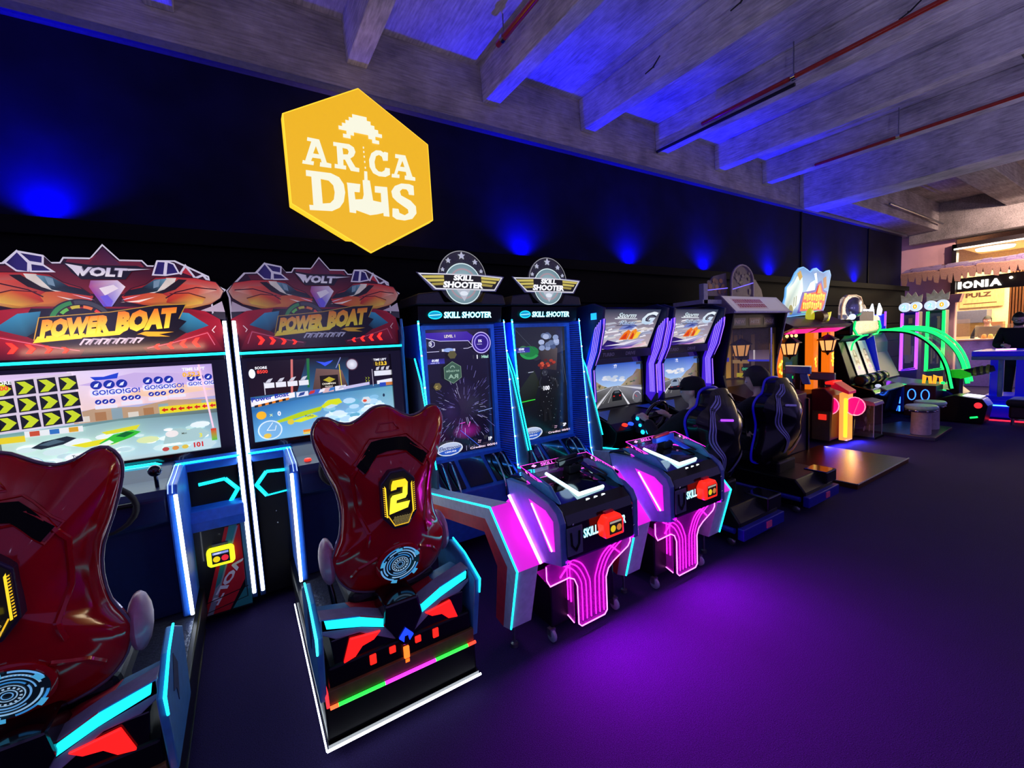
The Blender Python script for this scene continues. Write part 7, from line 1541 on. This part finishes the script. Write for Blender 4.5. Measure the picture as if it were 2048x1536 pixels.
# thatched canopy: slats of straw in rows
STRAW = mat('lavender_lit_straw', '#9a86a8', .9, var=.5, scale=40, stretch=(1, 8, 1), bump=.6)  # purple and pink light on the thatch put into the straw colours
STRAW2 = mat('pink_lit_straw', '#c8987c', .9, var=.4, scale=40, stretch=(1, 8, 1), bump=.6)
cn = thing('thatched_canopy', 'ragged straw canopy over the front of the snack bar', 'canopy', (14.6, 2, 2.7))
MB().pr([(15.0,3.05),(14.35,2.80),(14.35,2.76),(15.0,3.0)], 'y', -3.0, 4.02).build('canopy_frame', mat('canopy_wood', '#6a4a3c', .7), cn)
rnd = random.Random(9)
for row, (xx, zz, m_, ln) in enumerate(((14.62, 2.96, STRAW, .20), (14.45, 2.90, STRAW, .22), (14.33, 2.84, STRAW2, .26))):
    y = 4.02
    while y > .2:
        w = rnd.uniform(.10, .16); l = ln*rnd.uniform(.75, 1.25); d = rnd.uniform(-.02, .02)
        MB().add([(xx+.10, y, zz+.06+d), (xx+.10, y-w, zz+.06+d), (xx-.05, y-w*1.05, zz+.02+d), (xx-.05, y+.01, zz+.02+d), (xx-.06, y-w*.8, zz-l+d), (xx-.06, y-w*.2, zz-l*.9+d)], [(0,1,2,3),(3,2,4,5)]).build('straw_bundle', m_, cn)
        y -= w*.92
# lit letters on a dark board
sb = thing('snack_bar_sign', 'dark fascia with glowing white letters over the snack bar counter', 'sign', (15.05, 2.8, 2.35))
MB().box(15.05, 15.12, 1.9, 3.22, 2.33, 2.66).build('fascia', mat('fascia_black', '#1c1614', .5), sb)
x_ = 3.14
for ch, w in (('I', .06), ('O', .17), ('N', .16), ('I', .05), ('A', .19)):
    vs_, fs_, asp = glyphs(ch, .05); mb = MB(); n = len(vs_)
    P0 = [(15.03, x_-u*w, 2.40+v*.17) for u, v in vs_]
    mb.add(P0 + [(15.05, p[1], p[2]) for p in P0], list(fs_) + [tuple(i+n for i in f) for f in fs_]); mb.build('letter', led('letter_white', '#fffaf0', 4), sb); x_ -= w+.022
MB().ball((15.02, 2.28, 2.55), .03, 8, 6).build('spot_bulb', led('spot_warm', '#fff0c8', 5), sb)
# counter, glass case, menu board, slat screen, column
sc_ = thing('snack_counter', 'lavender snack bar counter with glass display case', 'counter', (15.4, 2.4, 0))
MB().box(15.22, 15.6, .4, 3.20, 0, 1.12).build('counter_front', mat('lavender_counter', '#8a78d0', .5), sc_, bevel=.01)
MB().box(15.21, 15.62, .4, 3.20, 1.12, 1.16).build('counter_top', mat('pink_counter_top', '#e0b8b8', .4), sc_, bevel=.006)
MB().box(15.25, 15.58, 1.9, 2.86, 1.16, 1.50).build('display_case', mat('case_glass', '#fff4d8', .05, alpha=.18, var=0), sc_)
MB().box(15.23, 15.25, 2.95, 3.18, 1.16, 1.66).build('side_glass', mat('case_glass', '#fff4d8', .05, alpha=.18, var=0), sc_)
FOOD = ['#e8c060', '#d89848', '#f0dc90', '#c87838', '#e8d8a8', '#b8c060']
for k in range(8):
    y = 1.96+.11*k; tag(MB().lathe([(.045, 1.162), (.05, 1.175), (.04, 1.25), (.02, 1.27)], (15.40, y, 0), 10).build('pastry', mat('pastry_'+FOOD[k % 6][1:], FOOD[k % 6], .6, emit=FOOD[k % 6], es=.12), smooth=True), ('first','second','third','fourth','fifth','sixth','seventh','last')[7-k]+' pastry from the pink column in the lit display case', 'pastry', 'pastries in the display case')
mn = thing('menu_board', 'wooden menu board hanging behind the snack counter', 'sign', (17.55, 3.2, 2.1))
MB().box(17.53, 17.58, 2.78, 3.62, 1.98, 2.50).build('board', mat('menu_wood', '#c8905c', .6, scale=8, stretch=(1, 6, 1), var=.2), mn, bevel=.006)
a = Art(); a.text('PULZ', -.30, .28, .13, '#3c2414', w=.50, bold=.05)
a.rect(-.34, .10, .30, .125, '#4c3018')
a.build('menu_print', mn, (17.528, 3.2, 1.98), (0, -1, 0), (0, 0, 1), PRINT)
bk = thing('back_counter', 'cream back counter with machines behind the snack bar', 'counter', (17.3, 2.8, 0))
MB().box(17.0, 17.55, .6, 3.9, 0, 1.18).build('cupboard', mat('cream_cupboard', '#e0c888', .5), bk)
MB().box(17.0, 17.55, 2.98, 3.7, 1.55, 1.90).build('dark_screen', mat('grey_screen', '#5a5c74', .4), bk, bevel=.01)
for k in range(6): MB().box(17.1, 17.4, 1.2+.30*k, 1.42+.30*k, 1.18, 1.36+.1*(k % 3)).build('appliance', mat(('app_a', 'app_b', 'app_c')[k % 3], ('#d8c890', '#a88858', '#8a5c40')[k % 3], .4), bk, bevel=.01)
sl = thing('slat_screen', 'upright brown wooden slat screen at the right of the snack bar', 'screen', (15.6, 2.0, 0))
MB().box(15.72, 15.76, 1.70, 2.40, 0, 3.0).build('backing', mat('slat_back', '#5c3a20', .6), sl)
for k in range(14): MB().box(15.67, 15.72, 1.71+k*.05, 1.74+k*.05, .02, 2.9).build('slat', mat('slat_wood', '#a86c40', .5, scale=5, stretch=(3, 3, .3), var=.2), sl)
pc = thing('pink_column', 'pink plaster column with flared head beside the snack counter', 'column', (14.95, 3.45, 0))
MB().box(14.80, 14.98, 3.12, 3.60, 0, 2.10).build('shaft', PINKW, pc, bevel=.02)
MB().pr([(3.05,2.08),(3.0,2.28),(3.70,2.28),(3.64,2.08)], 'x', 14.74, 14.98).build('head', PINKW, pc, bevel=.01)
person('person in dark clothes behind the snack bar counter', standing_pose(), math.radians(90), (16.3, 2.83, 0), NAVYCLOTH, NAVYCLOTH, 'short', .2)

# warm spots added out of view to brighten the canopy and pink wall
for i, (x, y) in enumerate(((13.4, 1.1), (13.4, -.5))):
    t = thing('added_spot', ('inner' if i == 0 else 'outer') + ' black ceiling spot added out of view to light the straw canopy', 'light', (x, y, 4.0), 'added passage spots')
    MB().tube([(x, y, 4.5), (x, y, 4.05)], .012, 8).build('stem', BLACK, t)
    MB().tube([(x-.03, y, 4.08), (x+.08, y, 3.97)], [.05, .06], 12).build('can', BLACK, t, smooth=True)
    light('added_spot_lamp', 'SPOT', (x+.10, y, 3.95), (1.0, .72, .66), 420, t, .05, aim=(1, .85, -.5), angle=math.radians(95), blend=.8)
